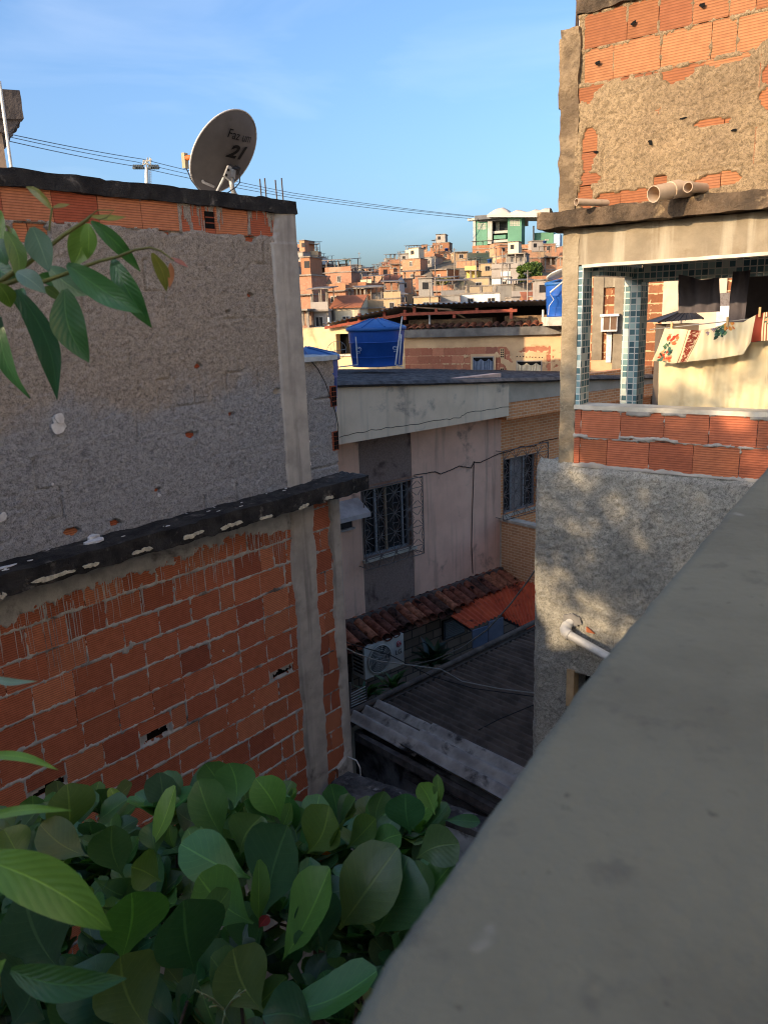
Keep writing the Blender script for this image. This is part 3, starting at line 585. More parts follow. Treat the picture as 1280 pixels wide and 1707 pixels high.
mb = MB(); rbox(mb, R, -0.315, -0.195, 0.61, 1.70, -0.2, 0.065, 0.02, 0.016, 10, 0, 71); rbox(mb, R, -0.335, -0.28, 1.25, 1.66, -0.15, 0.05, 0.02, 0.012, 10, 0, 73); mb.build('corner_column', mk('dark_rough_column', (150, 128, 100), (96, 80, 62), 5, 0.95, 1.0, 45, 0.014, stain=(74, 62, 50), ss=4, st=(0.5, 0.66)), rh)
mb = MB(); rbox(mb, R, -0.22, 2.6, 1.765, 2.1, -0.2, 0.075, 0.025, 0.016, 10, 0, 75, 'FTBL'); mb.build('ring_beam', M_DARKROUGH, rh)
for du, h in ((-0.25, 2.6), (-0.262, 2.3)):
    mb = MB(); mb.tube([R.pt(du, 1.6, -0.03), R.pt(du + 0.005, h, -0.05)], 0.006, 6); mb.build('rebar', M_STEEL, rh)
mb = MB(); mb.tube([R.pt(-0.225, 1.7, -0.02), R.pt(-0.22, 2.6, -0.02)], 0.012, 6); mb.build('conduit', M_WHITE, rh)
# three drain pipes over the slab
M_PVC = mk('brownish_pvc', (196, 172, 146), (178, 152, 126), 6, 0.5, 0.08, 60, stain=(140, 112, 86), ss=7, st=(0.58, 0.75), spec=0.4)
for (xa, ya, wa, xb, yb, r) in ((960.5, 336, 0.26, 1014, 338, 0.0215), (1146.5, 311.5, 0.24, 1176, 313, 0.029)):
    mb = MB(); mb.pipe(R.at(xa, ya, wa), R.at(xb, yb, 0.03), r, 0.003); mb.build('drain_pipe', [M_PVC, M_PVC], rh)
mb = MB(); a, b = R.at(1089, 323, 0.36), R.at(1122, 316, 0.20); mb.pipe(a, b, 0.047, 0.004, 24); dd = (b - a).normalized(); mb.tube([b - dd * 0.03, b + dd * 0.05], 0.052, 20); mb.tube([b, R.at(1142, 315, 0.13), R.at(1152, 315, 0.02)], 0.047, 18); mb.build('drain_pipe', M_PVC, rh, label='widest drain pipe with a stepped collar')
# white elbow pipe in the lower wall
mb = MB(); p0, p1, p2 = R.at(954, 1034, 0.04), R.at(937, 1052, 0.15), R.at(1012, 1095, 0.20)
d0, d1 = (p1 - p0).normalized(), (p2 - p1).normalized()
arc = [p1 - d0 * 0.05, p1 - d0 * 0.022 + d1 * 0.004, p1 + d1 * 0.022 - d0 * 0.004, p1 + d1 * 0.05]
mb.tube([p0, arc[0]], 0.033, 16); mb.tube(arc, 0.038, 16); mb.tube([arc[0] - d0 * 0.012, arc[0] + d0 * 0.004], 0.041, 16); mb.tube([arc[3] - d1 * 0.004, arc[3] + d1 * 0.014], 0.041, 16); mb.tube([arc[3], p2, p2 + d1 * 0.3], 0.033, 16)
mb.build('elbow_pipe', M_WHITE, rh)
u, v = R.px(955, 1033, 0.07); mb = MB(); splat(mb, R, u + 0.01, v, 0.07, 0.075, 0.062, 0, 12, 40, 0.012); mb.prism([R.at(978, 1044, .07), R.at(992, 1056, .07), R.at(978, 1053, .07)], R.n * 0.012, 1); mb.build('mortar_patch', [mk('smooth_grey_mortar', (140, 138, 136), (120, 118, 116), 8, 0.85, 0.3), mk('bare_clay', (178, 104, 70), None, 12, 0.9, 0.3)], rh)
# tiled inside of the laundry: left jamb, pillar, beams
WB = -0.85
mb = MB(); mb.fbox(R, -0.19, -0.158, -0.69, 0.262, -0.17, -0.006); mb.build('tiled_jamb', M_MOS, rh)
pu0, _ = R.px(1037, 560, WB); pu1, _ = R.px(1065, 560, WB)
mb = MB(); mb.fbox(R, pu0, pu1, -1.1, 0.262, WB - 0.17, WB); mb.build('tiled_pillar', M_MOS, rh)
mb = MB(); mb.fbox(R, pu1 + 0.001, 2.9, 0.16, 0.502, WB - 0.15, WB - 0.005); mb.fbox(R, -0.185, pu0 + 0.08, 0.20, 0.502, WB - 0.15, -0.172); mb.build('tiled_beam', M_MOS, rh)
mb = MB(); mb.fbox(R, -0.15, 3.0, -1.1, -1.0, -3.4, -0.13); mb.build('laundry_floor', M_TANC, rh)
# low side and back parapets of the laundry, then the dark room deeper in
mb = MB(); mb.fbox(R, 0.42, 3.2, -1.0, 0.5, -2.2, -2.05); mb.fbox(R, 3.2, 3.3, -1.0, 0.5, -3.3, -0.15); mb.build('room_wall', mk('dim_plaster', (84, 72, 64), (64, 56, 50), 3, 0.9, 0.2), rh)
# ------------------------------------------------------------------ washing
mb = MB(); la, lb_ = R.at(1083, 549, -0.22), R.at(1330, 523, -0.22); n = 24
lp = [la.lerp(lb_, i / n) - V(0, 0, 0.0) for i in range(n + 1)]
mb.tube(lp, 0.0035, 6); o = mb.build('clothes_line', M_GREYWIRE); tag(o, 'clothes line stretched behind the sill of the open laundry', 'clothes line')
def cloth(px_top, px_bot, w, nu, nv, fold, seed):
    """a hanging cloth between two rows of pixels taken on the plane w"""
    T = [R.px(x, y, w) for x, y in px_top]; B = [R.px(x, y, w) for x, y in px_bot]; X = np.zeros((nv, nu, 3)); ts = np.linspace(0, 1, len(T)); s = np.linspace(0, 1, nu)
    tu, tv = np.interp(s, ts, [q[0] for q in T]), np.interp(s, ts, [q[1] for q in T]); bs = np.linspace(0, 1, len(B)); bu, bv = np.interp(s, bs, [q[0] for q in B]), np.interp(s, bs, [q[1] for q in B])
    for i in range(nv):
        k = i / (nv - 1); u = tu * (1 - k) + bu * k; v = tv * (1 - k) + bv * k
        ww = w + fold * ((fbm(u * 7, v * 0 + 2 + k * 0.8, seed, 3) - 0.5) * 1.6) * (0.35 + 0.65 * k) + fold * 0.5 * (fbm(u * 16, v * 6, seed + 4, 2) - 0.5) + fold * 0.16 * np.sin(u * 70 + 3 * np.sin(u * 9)) * (1 - 0.5 * k)
        for j in range(nu): X[i, j] = R.pt(u[j], v[j], ww[j])
    return X
# printed tablecloth
top = [(1108, 547), (1135, 548), (1165, 551), (1190, 546), (1212, 537), (1238, 537), (1264, 522), (1290, 518)]; bot = [(1088, 601), (1120, 606), (1150, 602), (1200, 597), (1240, 590), (1252, 570), (1290, 566)]
NU, NV = 170, 60; X = cloth(top, bot, -0.2, NU, NV, 0.07, 5); mb = MB(); mb.grid(X, 0, flip=True); mb.grid(X - np.array(R.n) * 0.004, 0)
S, Tt = np.meshgrid(np.linspace(0, 1, NU), np.linspace(0, 1, NV)); pc = np.empty((NV, NU, 3)); pc[:] = lin((226, 208, 168)); rc = random.Random(3)
for a, b, c in ((0.205, 0.212, (120, 60, 44)), (0.225, 0.30, (124, 52, 38)), (0.305, 0.312, (120, 60, 44)), (0.83, 0.90, (132, 56, 40)), (0.915, 0.925, (150, 90, 66)), (0.94, 0.95, (130, 60, 44))):
    m = (S > a) & (S < b); pc[m] = lin(c)
m = ((S > 0.225) & (S < 0.30)) & (fbm(S * 90, Tt * 30, 9, 3) > 0.60); pc[m] = lin((200, 170, 140))
def bloom(cs, ct, n, rad, cols):
    for _ in range(n):
        a = cs + rc.uniform(-1, 1) * rad; b = ct + rc.uniform(-1, 1) * rad * 3.2; c = lin(rc.choice(cols)); r = rc.uniform(0.25, 0.5) * rad; an = rc.uniform(0, 3.14); e = rc.uniform(0.3, 0.8)
        x = (S - a) * math.cos(an) + (Tt - b) / 3.6 * math.sin(an); y = -(S - a) * math.sin(an) + (Tt - b) / 3.6 * math.cos(an); pc[(x / r) ** 2 + (y / (r * e)) ** 2 < 1] = c
REDS, GRN = [(196, 84, 54), (214, 120, 76), (178, 70, 50), (220, 150, 110)], [(60, 92, 70), (44, 66, 56), (96, 130, 90), (70, 110, 96)]
bloom(0.09, 0.8, 26, 0.05, REDS); bloom(0.10, 0.30, 14, 0.04, REDS); bloom(0.10, 0.55, 12, 0.045, GRN); bloom(0.09, 0.85, 6, 0.05, GRN)
bloom(0.50, 0.18, 26, 0.05, GRN); bloom(0.58, 0.06, 12, 0.045, [(214, 150, 70), (206, 120, 60)]); bloom(0.41, 0.10, 10, 0.035, [(140, 120, 130), (170, 130, 120)]); bloom(0.97, 0.3, 20, 0.04, GRN + REDS)
t = NT('printed_cloth'); prn = t.attr('print'); tr = t.node('BsdfTranslucent'); t.link(prn, tr.inputs[0]); ms = t.node('MixShader'); ms.inputs[0].default_value = 0.15
M_PRINT = t.done(prn, 0.8, t.bump(t.noise(t.pos(), 60, 3), 0.15, 0.004), 0.2); t.link(t.b.outputs[0], ms.inputs[1]); t.link(tr.outputs[0], ms.inputs[2]); t.link(ms.outputs[0], t.out.inputs[0])
tcl = mb.build('tablecloth', M_PRINT, None, pc=np.concatenate([pc.reshape(-1, 3)] * 2)); tag(tcl, 'cream tablecloth printed with flowers and maroon bands hung over the clothes line', 'tablecloth')
M_CLOTH = mk('cream_sheet', (224, 204, 160), (212, 190, 148), 4, 0.85, 0.12, 40, stain=(196, 172, 132), ss=3, st=(0.55, 0.75))
X = cloth([(1099, 590), (1140, 588), (1190, 580), (1240, 572), (1300, 565)], [(1098, 690), (1160, 694), (1230, 697), (1300, 700)], -0.34, 150, 40, 0.05, 15); mb = MB(); mb.grid(X, 0, flip=True); mb.grid(X - np.array(R.n) * 0.004, 0)
tag(mb.build('bed_sheet', M_CLOTH), 'plain cream sheet hanging in folds behind the sill, below the printed cloth', 'sheet')
rng = random.Random(4)
for i, (x, y, lb2) in enumerate([(1119, 546, 'wooden clothes peg near the left end of the printed tablecloth'), (1212, 537, 'wooden clothes peg over the plain cream middle of the printed tablecloth'), (1266, 521, 'wooden clothes peg above the right maroon band of the tablecloth')]):
    p = R.at(x, y, -0.195); mb = MB(); mb.box(p + V(0, 0, 0.004), R.d * 0.006, R.n * 0.003, V(0, 0, 0.03)); mb.box(p + V(0, 0, 0.004) - R.n * 0.012, R.d * 0.006, R.n * 0.003, V(0, 0, 0.03)); tag(mb.build('clothes_peg', mk('peg_wood', (206, 170, 116), None, 9, 0.7, 0.1)), lb2, 'clothes peg', 'pegs on the laundry line')
# dark curtain on rings further back
X = cloth([(1131, 457), (1150, 461), (1170, 466), (1200, 462)], [(1128, 522), (1160, 521), (1200, 519)], -0.80, 90, 24, 0.10, 25); mb = MB(); mb.grid(X, 0, flip=True); mb.grid(X - np.array(R.n) * 0.004, 0)
tag(mb.build('curtain', mk('grey_curtain', (92, 86, 88), (76, 70, 74), 5, 0.9, 0.15)), 'dark grey gathered curtain hung across the back of the open laundry', 'curtain')
X = cloth([(1221, 452), (1235, 452), (1252, 450)], [(1213, 540), (1226, 540), (1240, 540)], -0.80, 50, 20, 0.08, 35); mb = MB(); mb.grid(X, 0, flip=True); mb.grid(X - np.array(R.n) * 0.004, 0)
tag(mb.build('curtain', MATS['grey_curtain']), 'narrow dark curtain at the mouth of the black room in the laundry', 'curtain')
# ------------------------------------------------------------------ the pink rendered house across the gap
P = Frame(at_y(605, 900, 11.8), (0.765, 0.644))
ph = thing('pink_house', 'dusty pink house with a low dark corrugated roof and star patterned window grilles', 'house', P.pt(2, GZ, -2))
M_PINK = mk('pink_render', (238, 190, 160), (224, 176, 148), 2.2, 0.9, 0.25, 60, 0.004, stain=(128, 102, 92), ss=1.6, st=(0.56, 0.74), streak=((112, 92, 84), 0.35))
M_FASC = mk('fascia_render', (240, 212, 178), (226, 198, 164), 1.8, 0.9, 0.3, 50, 0.004, stain=(112, 100, 98), ss=1.3, st=(0.55, 0.72), streak=((110, 98, 92), 0.3))
M_CREAM = mk('cream_render', (206, 186, 160), (186, 166, 142), 2.5, 0.9, 0.2, 50, stain=(160, 138, 112), ss=2, st=(0.58, 0.75))
M_BROWNTEX = mk('brown_textured_panel', (150, 126, 112), (130, 108, 96), 40, 0.95, 0.7, 120, 0.006, stain=(96, 78, 70), ss=3)
M_OTILE = tile_mat('brick_look_tiles', (220, 138, 82), (234, 156, 98), (232, 192, 150), 0.155, 0.052, 0.006, 0.5, 0.55, 0.25)
M_OTILE2 = tile_mat('pale_brick_look_tiles', (206, 150, 104), (220, 168, 122), (234, 204, 168), 0.155, 0.052, 0.006, 0.5, 0.55, 0.25)
M_ALU = mk('aluminium', (150, 152, 154), (130, 132, 134), 9, 0.4, 0, metal=0.3)
M_GLASS = mk('dark_window_glass', (30, 34, 40), (22, 24, 28), 3, 0.12, 0, spec=0.5)
M_GRILLE = mk('grille_paint', (120, 112, 106), (96, 84, 78), 20, 0.6, 0)
M_FIBRO = mk('dark_fibre_cement', (96, 92, 90), (60, 57, 57), 6, 0.9, 0.5, 50, 0.008, stain=(112, 106, 102), ss=4, st=(0.56, 0.72))
M_STONEDK = tile_mat('dark_stone_cladding', (96, 82, 72), (122, 104, 92), (62, 54, 50), 0.34, 0.16, 0.012, 0.5, 0.9, 0.2)
wx0, wx1, wz0, wz1 = 0.02, 1.05, -3.78, -2.66; vx0, vx1, vz0, vz1 = 3.36, 4.32, -3.70, -2.66
def wall_hole(mb, fr, u0, u1, v0, v1, hu0, hu1, hv0, hv1, w0, w1, m=0):
    mb.fbox(fr, u0, hu0, v0, v1, w0, w1, m); mb.fbox(fr, hu1, u1, v0, v1, w0, w1, m); mb.fbox(fr, hu0, hu1, v0, hv0, w0, w1, m); mb.fbox(fr, hu0, hu1, hv1, v1, w0, w1, m)
mb = MB(); mb.fbox(P, -4.5, -0.012, -4.95, -1.05, -0.2, 0); mb.fbox(P, 1.075, 3.26, -4.95, -1.1, -0.2, 0)
wall_hole(mb, P, -0.012, 1.075, -4.95, -1.05, wx0, wx1, wz0, wz1, -0.2, -0.006, 1)
mb.fbox(P, -4.5, 8.2, GZ, -4.955, -0.2, -0.02, 2); mb.fbox(P, -4.5, 8.2, GZ, -1.95, -5.6, -0.21, 0)
mb.build('wall', [M_PINK, M_BROWNTEX, M_STONEDK], ph)
mb = MB(); wall_hole(mb, P, 3.262, 8.2, -4.95, -1.3, vx0, vx1, vz0, vz1, -0.2, -0.015, 0); mb.build('tiled_wall', M_OTILE, ph)
# fascias
def slopebox(mb, fr, u0, u1, b0, b1, t0, t1, w0, w1, m=0):
    q = fr.pt; mb.hexa([q(u0, b0, w1), q(u1, b1, w1), q(u1, b1, w0), q(u0, b0, w0), q(u0, t0, w1), q(u1, t1, w1), q(u1, t1, w0), q(u0, t0, w0)], m)
zt = lambda u: -1.03 - 0.064 * u
mb = MB(); slopebox(mb, P, -4.5, 2.95, -1.80, -1.78, zt(-4.5), zt(2.95), 0.0, 0.45); mb.build('fascia', M_FASC, ph)
mb = MB(); slopebox(mb, P, 2.953, 8.2, -1.56, -1.62, zt(2.95), zt(8.2), -0.01, 0.40, 0); slopebox(mb, P, 2.96, 8.2, -1.86, -1.87, -1.562, -1.622, -0.01, 0.385, 1); mb.build('fascia', [M_CREAM, M_OTILE], ph, label='cream fascia with a row of orange tiles under it')
# corrugated roof, waves along the eaves
nu, nw = 40, 420; us, ws = np.linspace(-4.6, 8.4, nu), np.linspace(0.52, -5.6, nw); U, Wq = np.meshgrid(us, ws)
Z = -0.985 - 0.064 * U - 0.026 * (0.52 - Wq) * (0.2 + 0.35 * np.clip((2.9 - U) / 3, 0, 1)) + 0.034 * np.sin(Wq * 2 * math.pi / 0.177) + 0.012 * np.floor((U + 4.6) / 1.83) * 0 + (fbm(U * 2, Wq * 6, 8, 3) - 0.5) * 0.02
X = np.stack([P.p.x + P.d.x * U + P.n.x * Wq, P.p.y + P.d.y * U + P.n.y * Wq, Z], -1); mb = MB(); mb.grid(X, 0, flip=False); mb.grid(X - np.array([0, 0, 0.008]), 0, flip=True)
mb.build('roof', M_FIBRO, ph)
# cracks in the fascia and cables pinned to the wall
def crack(fr, pts, w, r, name, par, m, wig=0.012, seed=1):
    rng = random.Random(seed); q = []
    for (xa, ya), (xb, yb) in zip(pts[:-1], pts[1:]):
        for k in range(6): s = k / 6; p = fr.at(xa + (xb - xa) * s, ya + (yb - ya) * s, w); q.append(p + V(0, 0, rng.uniform(-wig, wig)))
    q.append(fr.at(*pts[-1], w)); b = MB(); b.tube(q, r, 5); b.build(name, m, par)
M_CRACK = mk('crack_dirt', (58, 50, 46), None, 9, 0.95, 0)
crack(P, [(566, 728), (610, 718), (660, 712), (735, 700), (765, 696), (780, 688), (848, 678)], 0.449, 0.005, 'crack', ph, M_CRACK, 0.014, 3)
crack(P, [(690, 792), (710, 789), (725, 786), (735, 790), (752, 783), (765, 777), (785, 780), (791, 770), (800, 771), (832, 756)], 0.012, 0.0075, 'cable', ph, M_WIRE, 0.004, 5)
crack(P, [(790, 769), (789, 800), (787, 860), (786, 910), (788, 956)], 0.012, 0.007, 'cable', ph, M_WIRE, 0.0, 6)
crack(P, [(832, 756), (850, 752), (868, 744), (890, 744), (905, 735), (930, 730)], 0.012, 0.008, 'cable', ph, M_WIRE, 0.006, 7)
def casement(fr, u0, u1, v0, v1, w, mull, name='window', sillw=0.07, curtain=None):
    mb = MB(); fw = 0.035
    mb.fbox(fr, u0, u1, v0, v0 + fw, w - 0.05, w); mb.fbox(fr, u0, u1, v1 - fw, v1, w - 0.05, w); mb.fbox(fr, u0, u0 + fw, v0 + fw, v1 - fw, w - 0.05, w); mb.fbox(fr, u1 - fw, u1, v0 + fw, v1 - fw, w - 0.05, w)
    for a, b, k in mull: mb.fbox(fr, a, b, v0 + fw, v1 - fw, w - 0.04, w + 0.004, k)
    f = mb.build(name, [M_ALU, mk('tan_frame', (150, 128, 104), None, 8, 0.7, 0)], ph)
    b = MB(); b.fbox(fr, u0 + fw, u1 - fw, v0 + fw, v1 - fw, w - 0.045, w - 0.035); b.build('pane', M_GLASS, f)
    if curtain: b = MB(); b.fbox(fr, curtain[0], curtain[1], v0 + fw, v1 - fw, w - 0.033, w - 0.03); b.build('blind', mk('pale_blind', (150, 140, 132), (126, 116, 110), 6, 0.8, 0.1), f)
    b = MB(); b.fbox(fr, u0 - 0.05, u1 + 0.04, v0 - 0.045, v0 - 0.003, w - 0.05, sillw); b.build('sill', M_JAMB, f)
    return f
f1 = casement(P, wx0, wx1, wz0, wz1, -0.08, [(0.32, 0.36, 0), (0.54, 0.575, 1), (0.9, 0.93, 0)])
mb = MB(); mb.fbox(P, wx0 - 0.02, wx1 + 0.02, wz1 + 0.002, wz1 + 0.07, -0.07, 0.012); mb.build('lintel', mk('bare_lintel', (166, 128, 104), (140, 104, 84), 9, 0.9, 0.3), f1)
f2 = casement(P, vx0, vx1, vz0, vz1, -0.09, [(3.62, 3.65, 0), (3.98, 4.02, 0)], 'window', 0.03, (3.62, 4.05))
def grille(fr, u0, u1, v0, v1, w, nc, nr, par, rod=0.0065):
    mb = MB(); pt = fr.pt
    mb.tube([pt(u0, v0, w), pt(u1, v0, w)], rod * 1.3, 5); mb.tube([pt(u0, v1, w), pt(u1, v1, w)], rod * 1.3, 5)
    for u in (u0, u1): mb.tube([pt(u, v0, w), pt(u, v1, w)], rod * 1.3, 5)
    du, dv = (u1 - u0) / nc, (v1 - v0) / nr
    for j in range(nr):
        v = v0 + (j + 0.5) * dv; mb.tube([pt(u0, v, w), pt(u1, v, w)], rod, 5)
    for i in range(nc + 1):
        for j in range(nr):
            u, v = u0 + i * du, v0 + (j + 0.5) * dv
            for a, b in ((1, 1), (1, -1), (-1, 1), (-1, -1)):
                for s, t2 in ((0.24, 0.47), (0.46, 0.36)):
                    if not u0 - 0.01 < u + a * s * du < u1 + 0.01: continue
                    q = [pt(u, v, w + 0.004), pt(u + a * s * du, v + b * t2 * dv, w + 0.03)]
                    if s < 0.3: q.append(pt(u + a * 0.02 * du, v + b * 0.5 * dv, w + 0.004))
                    mb.tube(q, rod * 0.85, 5)
    for u in (u0 + 0.02, u1 - 0.02):
        for v in (v0 + 0.02, v1 - 0.02): mb.tube([pt(u, v, w), pt(u, v, 0.0)], rod, 5)
    mb.build('grille', M_GRILLE, par)
(ga, gb), (gc, gd) = P.px(611, 951, 0.2), P.px(704, 794, 0.2); grille(P, ga, gc, gb, gd, 0.2, 4, 4, f1)
(ga, gb), (gc, gd) = P.px(839, 868, 0.2), P.px(900, 742, 0.2); grille(P, ga, gc + 0.25, gb, gd + 0.03, 0.2, 4, 4, f2)
# small hooded opening
(ha, hb), (hc, hd) = P.px(556, 886, 0.0), P.px(586, 858, 0.0)
mb = MB(); mb.fbox(P, ha - 0.2, hc, hb, hd, -0.006, 0.004, 1); mb.fbox(P, ha - 0.25, hc + 0.02, hb - 0.03, hb, 0, 0.05, 0); o = P.pt
mb.hexa([o(ha - 0.3, hd, .3), o(hc + .14, hd, .3), o(hc + .14, hd, 0), o(ha - .3, hd, 0), o(ha - 0.3, hd + .07, .3), o(hc + .14, hd + .07, .3), o(hc + .14, hd + .25, 0.001), o(ha - .3, hd + .25, 0.001)], 0); mb.build('hooded_opening', [mk('pale_hood', (190, 178, 170), (166, 154, 148), 6, 0.9, 0.3), mk('dim_opening', (62, 58, 58), (48, 46, 46), 6, 0.8, 0)], ph)
# tiled balcony parapet coming out from the corner
Q = Frame(P.pt(3.255, 0, 0), P.n); _, qt = Q.px(836, 868); _, qb = Q.px(836, 948)
mb = MB(); mb.fbox(Q, 0.0, 2.6, qb, qt, -0.12, 0, 0); mb.fbox(Q, 0.0, 2.6, qb - 0.3, qb, -0.12, -0.004, 0); mb.fbox(Q, 0.0, 0.02, qb, qt, 0, 0.012, 1); mb.build('balcony_parapet', [M_OTILE2, M_JAMB], ph)
mb = MB(); mb.fbox(Q, -0.0, 2.6, qt + 0.001, qt + 0.05, -0.16, 0.03); mb.build('parapet_cap', M_JAMB, ph)
# strip of old clay tiles along the foot of the pink wall
mb = MB(); rng = random.Random(12); u = -2.2
def half(mb, fr, u, r, w0, w1, z0, z1, up, tone, n=7):
    R0 = []; 
    for (w, z, rr) in ((w0, z0, r * 0.88), (w1, z1, r)):
        R0.append([tuple(fr.pt(u + rr * math.cos(math.pi * k / (n - 1)), z + up * rr * 0.75 * math.sin(math.pi * k / (n - 1)), w)) for k in range(n)])
    X = np.array(R0); mb.grid(X, 0, tone, True); mb.grid(X - np.array([0, 0, 0.012]), 0, tone, True, flip=True); a, b = X[1], X[1] - np.array([0, 0, 0.014])
    for k in range(n - 1): mb.face([a[k], b[k], b[k + 1], a[k + 1]], 0, tone)
while u < 3.9:
    j = rng.uniform(-0.02, 0.02); c = lin(rng.choice([(172, 104, 76), (150, 88, 66), (128, 78, 62), (186, 118, 86), (104, 72, 60)])); dz = 0.0; e = 0.50 + rng.uniform(-0.05, 0.05)
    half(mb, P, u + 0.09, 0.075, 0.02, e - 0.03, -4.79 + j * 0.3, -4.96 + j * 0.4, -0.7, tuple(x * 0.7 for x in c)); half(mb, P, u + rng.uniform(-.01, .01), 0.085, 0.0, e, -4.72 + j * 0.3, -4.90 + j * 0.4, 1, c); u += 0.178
mb.build('tiled_canopy', mk('old_clay_tile', (255, 255, 255), (170, 160, 156), 12, 0.9, 0.5, 60, 0.006, stain=(44, 38, 36), ss=5, st=(0.53, 0.66), tone=True), ph)
mb = MB(); rbox(mb, P, -2.3, 3.3, -4.86, -4.68, -0.02, 0.07, 0.05, 0.012, 8, 0, 5); mb.build('mortar_band', mk('dirty_band', (120, 104, 94), (70, 62, 58), 6, 0.95, 0.6), ph)
mb = MB(); slopebox(mb, P, -2.3, 3.9, -5.08, -5.08, -5.01, -5.01, 0.2, 0.26); mb.build('canopy_batten', mk('dark_timber', (70, 54, 44), (50, 38, 32), 8, 0.9, 0.4), ph)
# shuttered opening under the canopy
(sa, sb), (sc, sd) = P.px(738, 1068, 0.0), P.px(753, 1030, 0.0)
mb = MB(); mb.fbox(P, sa, sc + .3, sb, sd, -0.02, 0.03, 0)
for k in range(9): z = sb + 0.04 + k * (sd - sb - 0.06) / 9; mb.fbox(P, sa + 0.03, sc + 0.27, z, z + 0.02, 0.03, 0.05, 1)
mb.build('shutter', [mk('shutter_dark', (56, 58, 64), None, 6, 0.6, 0), mk('shutter_slat', (110, 114, 120), None, 6, 0.5, 0)], ph)
# ------------------------------------------------------------------ air conditioner under the canopy
WA = 0.50; (a0, z0), (a1, _) = P.px(609, 1134, WA), P.px(674, 1108, WA); _, z1 = P.px(607, 1081, WA)
ac = thing('air_conditioner', 'pale outdoor air conditioner unit with a round fan fixed under the clay tile canopy', 'air conditioner', P.pt((a0 + a1) / 2, z0, 0.3))
M_ACW = mk('ac_white', (206, 194, 178), (180, 174, 166), 6, 0.5, 0.04, 50, stain=(140, 130, 120), ss=4, st=(0.6, 0.8), spec=0.4)
mb = MB(); mb.fbox(P, a0, a1, z0, z1, 0.18, WA)
for k in range(7): z = z0 + 0.06 + k * (z1 - z0 - 0.1) / 7; mb.box(P.pt(a0 - 0.004, z + 0.025, 0.34), P.n * 0.12, P.d * 0.004, V(0, 0, 0.014), 1)
mb.build('casing', [M_ACW, M_BLACK], ac, 0.012)
fc = P.pt(a0 + (a1 - a0) * 0.36, (z0 + z1) / 2, WA); fr_ = (z1 - z0) * 0.43
mb = MB(); mb.lathe(fc, [(0.001, 0.004), (fr_, 0.004)], 32, 0, axis=P.n)
for k in range(5):
    t0 = k * 2 * math.pi / 5; pts = []
    for s in np.linspace(0.15, 0.9, 5): aa = t0 + 0.35 * s; pts.append((s * fr_, aa))
    ring = [fc + P.n * 0.008 + P.d * (r * math.cos(a)) + V(0, 0, r * math.sin(a)) for r, a in pts] + [fc + P.n * 0.008 + P.d * (r * math.cos(a + 0.62)) + V(0, 0, r * math.sin(a + 0.62)) for r, a in reversed(pts)]
    mb.prism(ring, P.n * 0.004, 1)
mb.lathe(fc, [(0.001, 0.02), (fr_ * 0.2, 0.018), (fr_ * 0.2, 0.004)], 16, 1, axis=P.n); mb.build('fan', [mk('fan_well', (50, 50, 52), None, 5, 0.7, 0), mk('fan_blade', (118, 116, 114), None, 5, 0.5, 0)], ac)
mb = MB()
for r in np.linspace(0.2, 1.0, 7): mb.tube([fc + P.n * 0.024 + P.d * (r * fr_ * math.cos(2 * math.pi * k / 32)) + V(0, 0, r * fr_ * math.sin(2 * math.pi * k / 32)) for k in range(33)], 0.004 if r < 1 else 0.011, 4, cap=False)
for k in range(12): a = 2 * math.pi * k / 12; mb.tube([fc + P.n * 0.024 + P.d * (0.2 * fr_ * math.cos(a)) + V(0, 0, 0.2 * fr_ * math.sin(a)), fc + P.n * 0.024 + P.d * (fr_ * math.cos(a + .3)) + V(0, 0, fr_ * math.sin(a + .3))], 0.0035, 4)
mb.build('fan_guard', M_ACW, ac)
mb = MB(); lc = P.at(664.5, 1073.5, WA); rr = 0.052; mb.lathe(lc, [(0.001, 0.006), (rr, 0.006), (rr, 0)], 24, 0, axis=P.n)
for r0, a0_, a1_ in ((0.72, 0.3, 5.2),): mb.tube([lc + P.n * 0.008 + P.d * (r0 * rr * math.cos(a)) + V(0, 0, r0 * rr * math.sin(a)) for a in np.linspace(a0_, a1_, 18)], 0.004, 4, 1)
mb.tube([lc + P.n * 0.008 + V(0, 0, rr * 0.45), lc + P.n * 0.008 - V(0, 0, rr * 0.4), lc + P.n * 0.008 - V(0, 0, rr * 0.4) + P.d * rr * 0.4], 0.004, 4, 1)
mb.build('emblem', [mk('emblem_red', (168, 40, 52), None, 5, 0.5, 0), mk('emblem_white', (220, 206, 200), None, 5, 0.5, 0)], ac)
mb = MB(); tc_ = P.at(664, 1087, WA); text_mesh(mb, 'LG', 0.115, lambda x, y: tc_ + P.d * x + V(0, 0, y) + P.n * 0.005, 0, 0, 0.002); mb.build('lettering', mk('emblem_grey', (92, 84, 82), None, 5, 0.6, 0), ac)
mb = MB()
for u in (a0 + 0.1, a1 - 0.1): mb.fbox(P, u, u + 0.03, z0 - 0.035, z0 - 0.002, -0.02, WA - 0.04); mb.fbox(P, u, u + 0.03, z0 - 0.3, z0 - 0.036, -0.02, 0.02)
mb.build('bracket', M_GRILLE, ac)
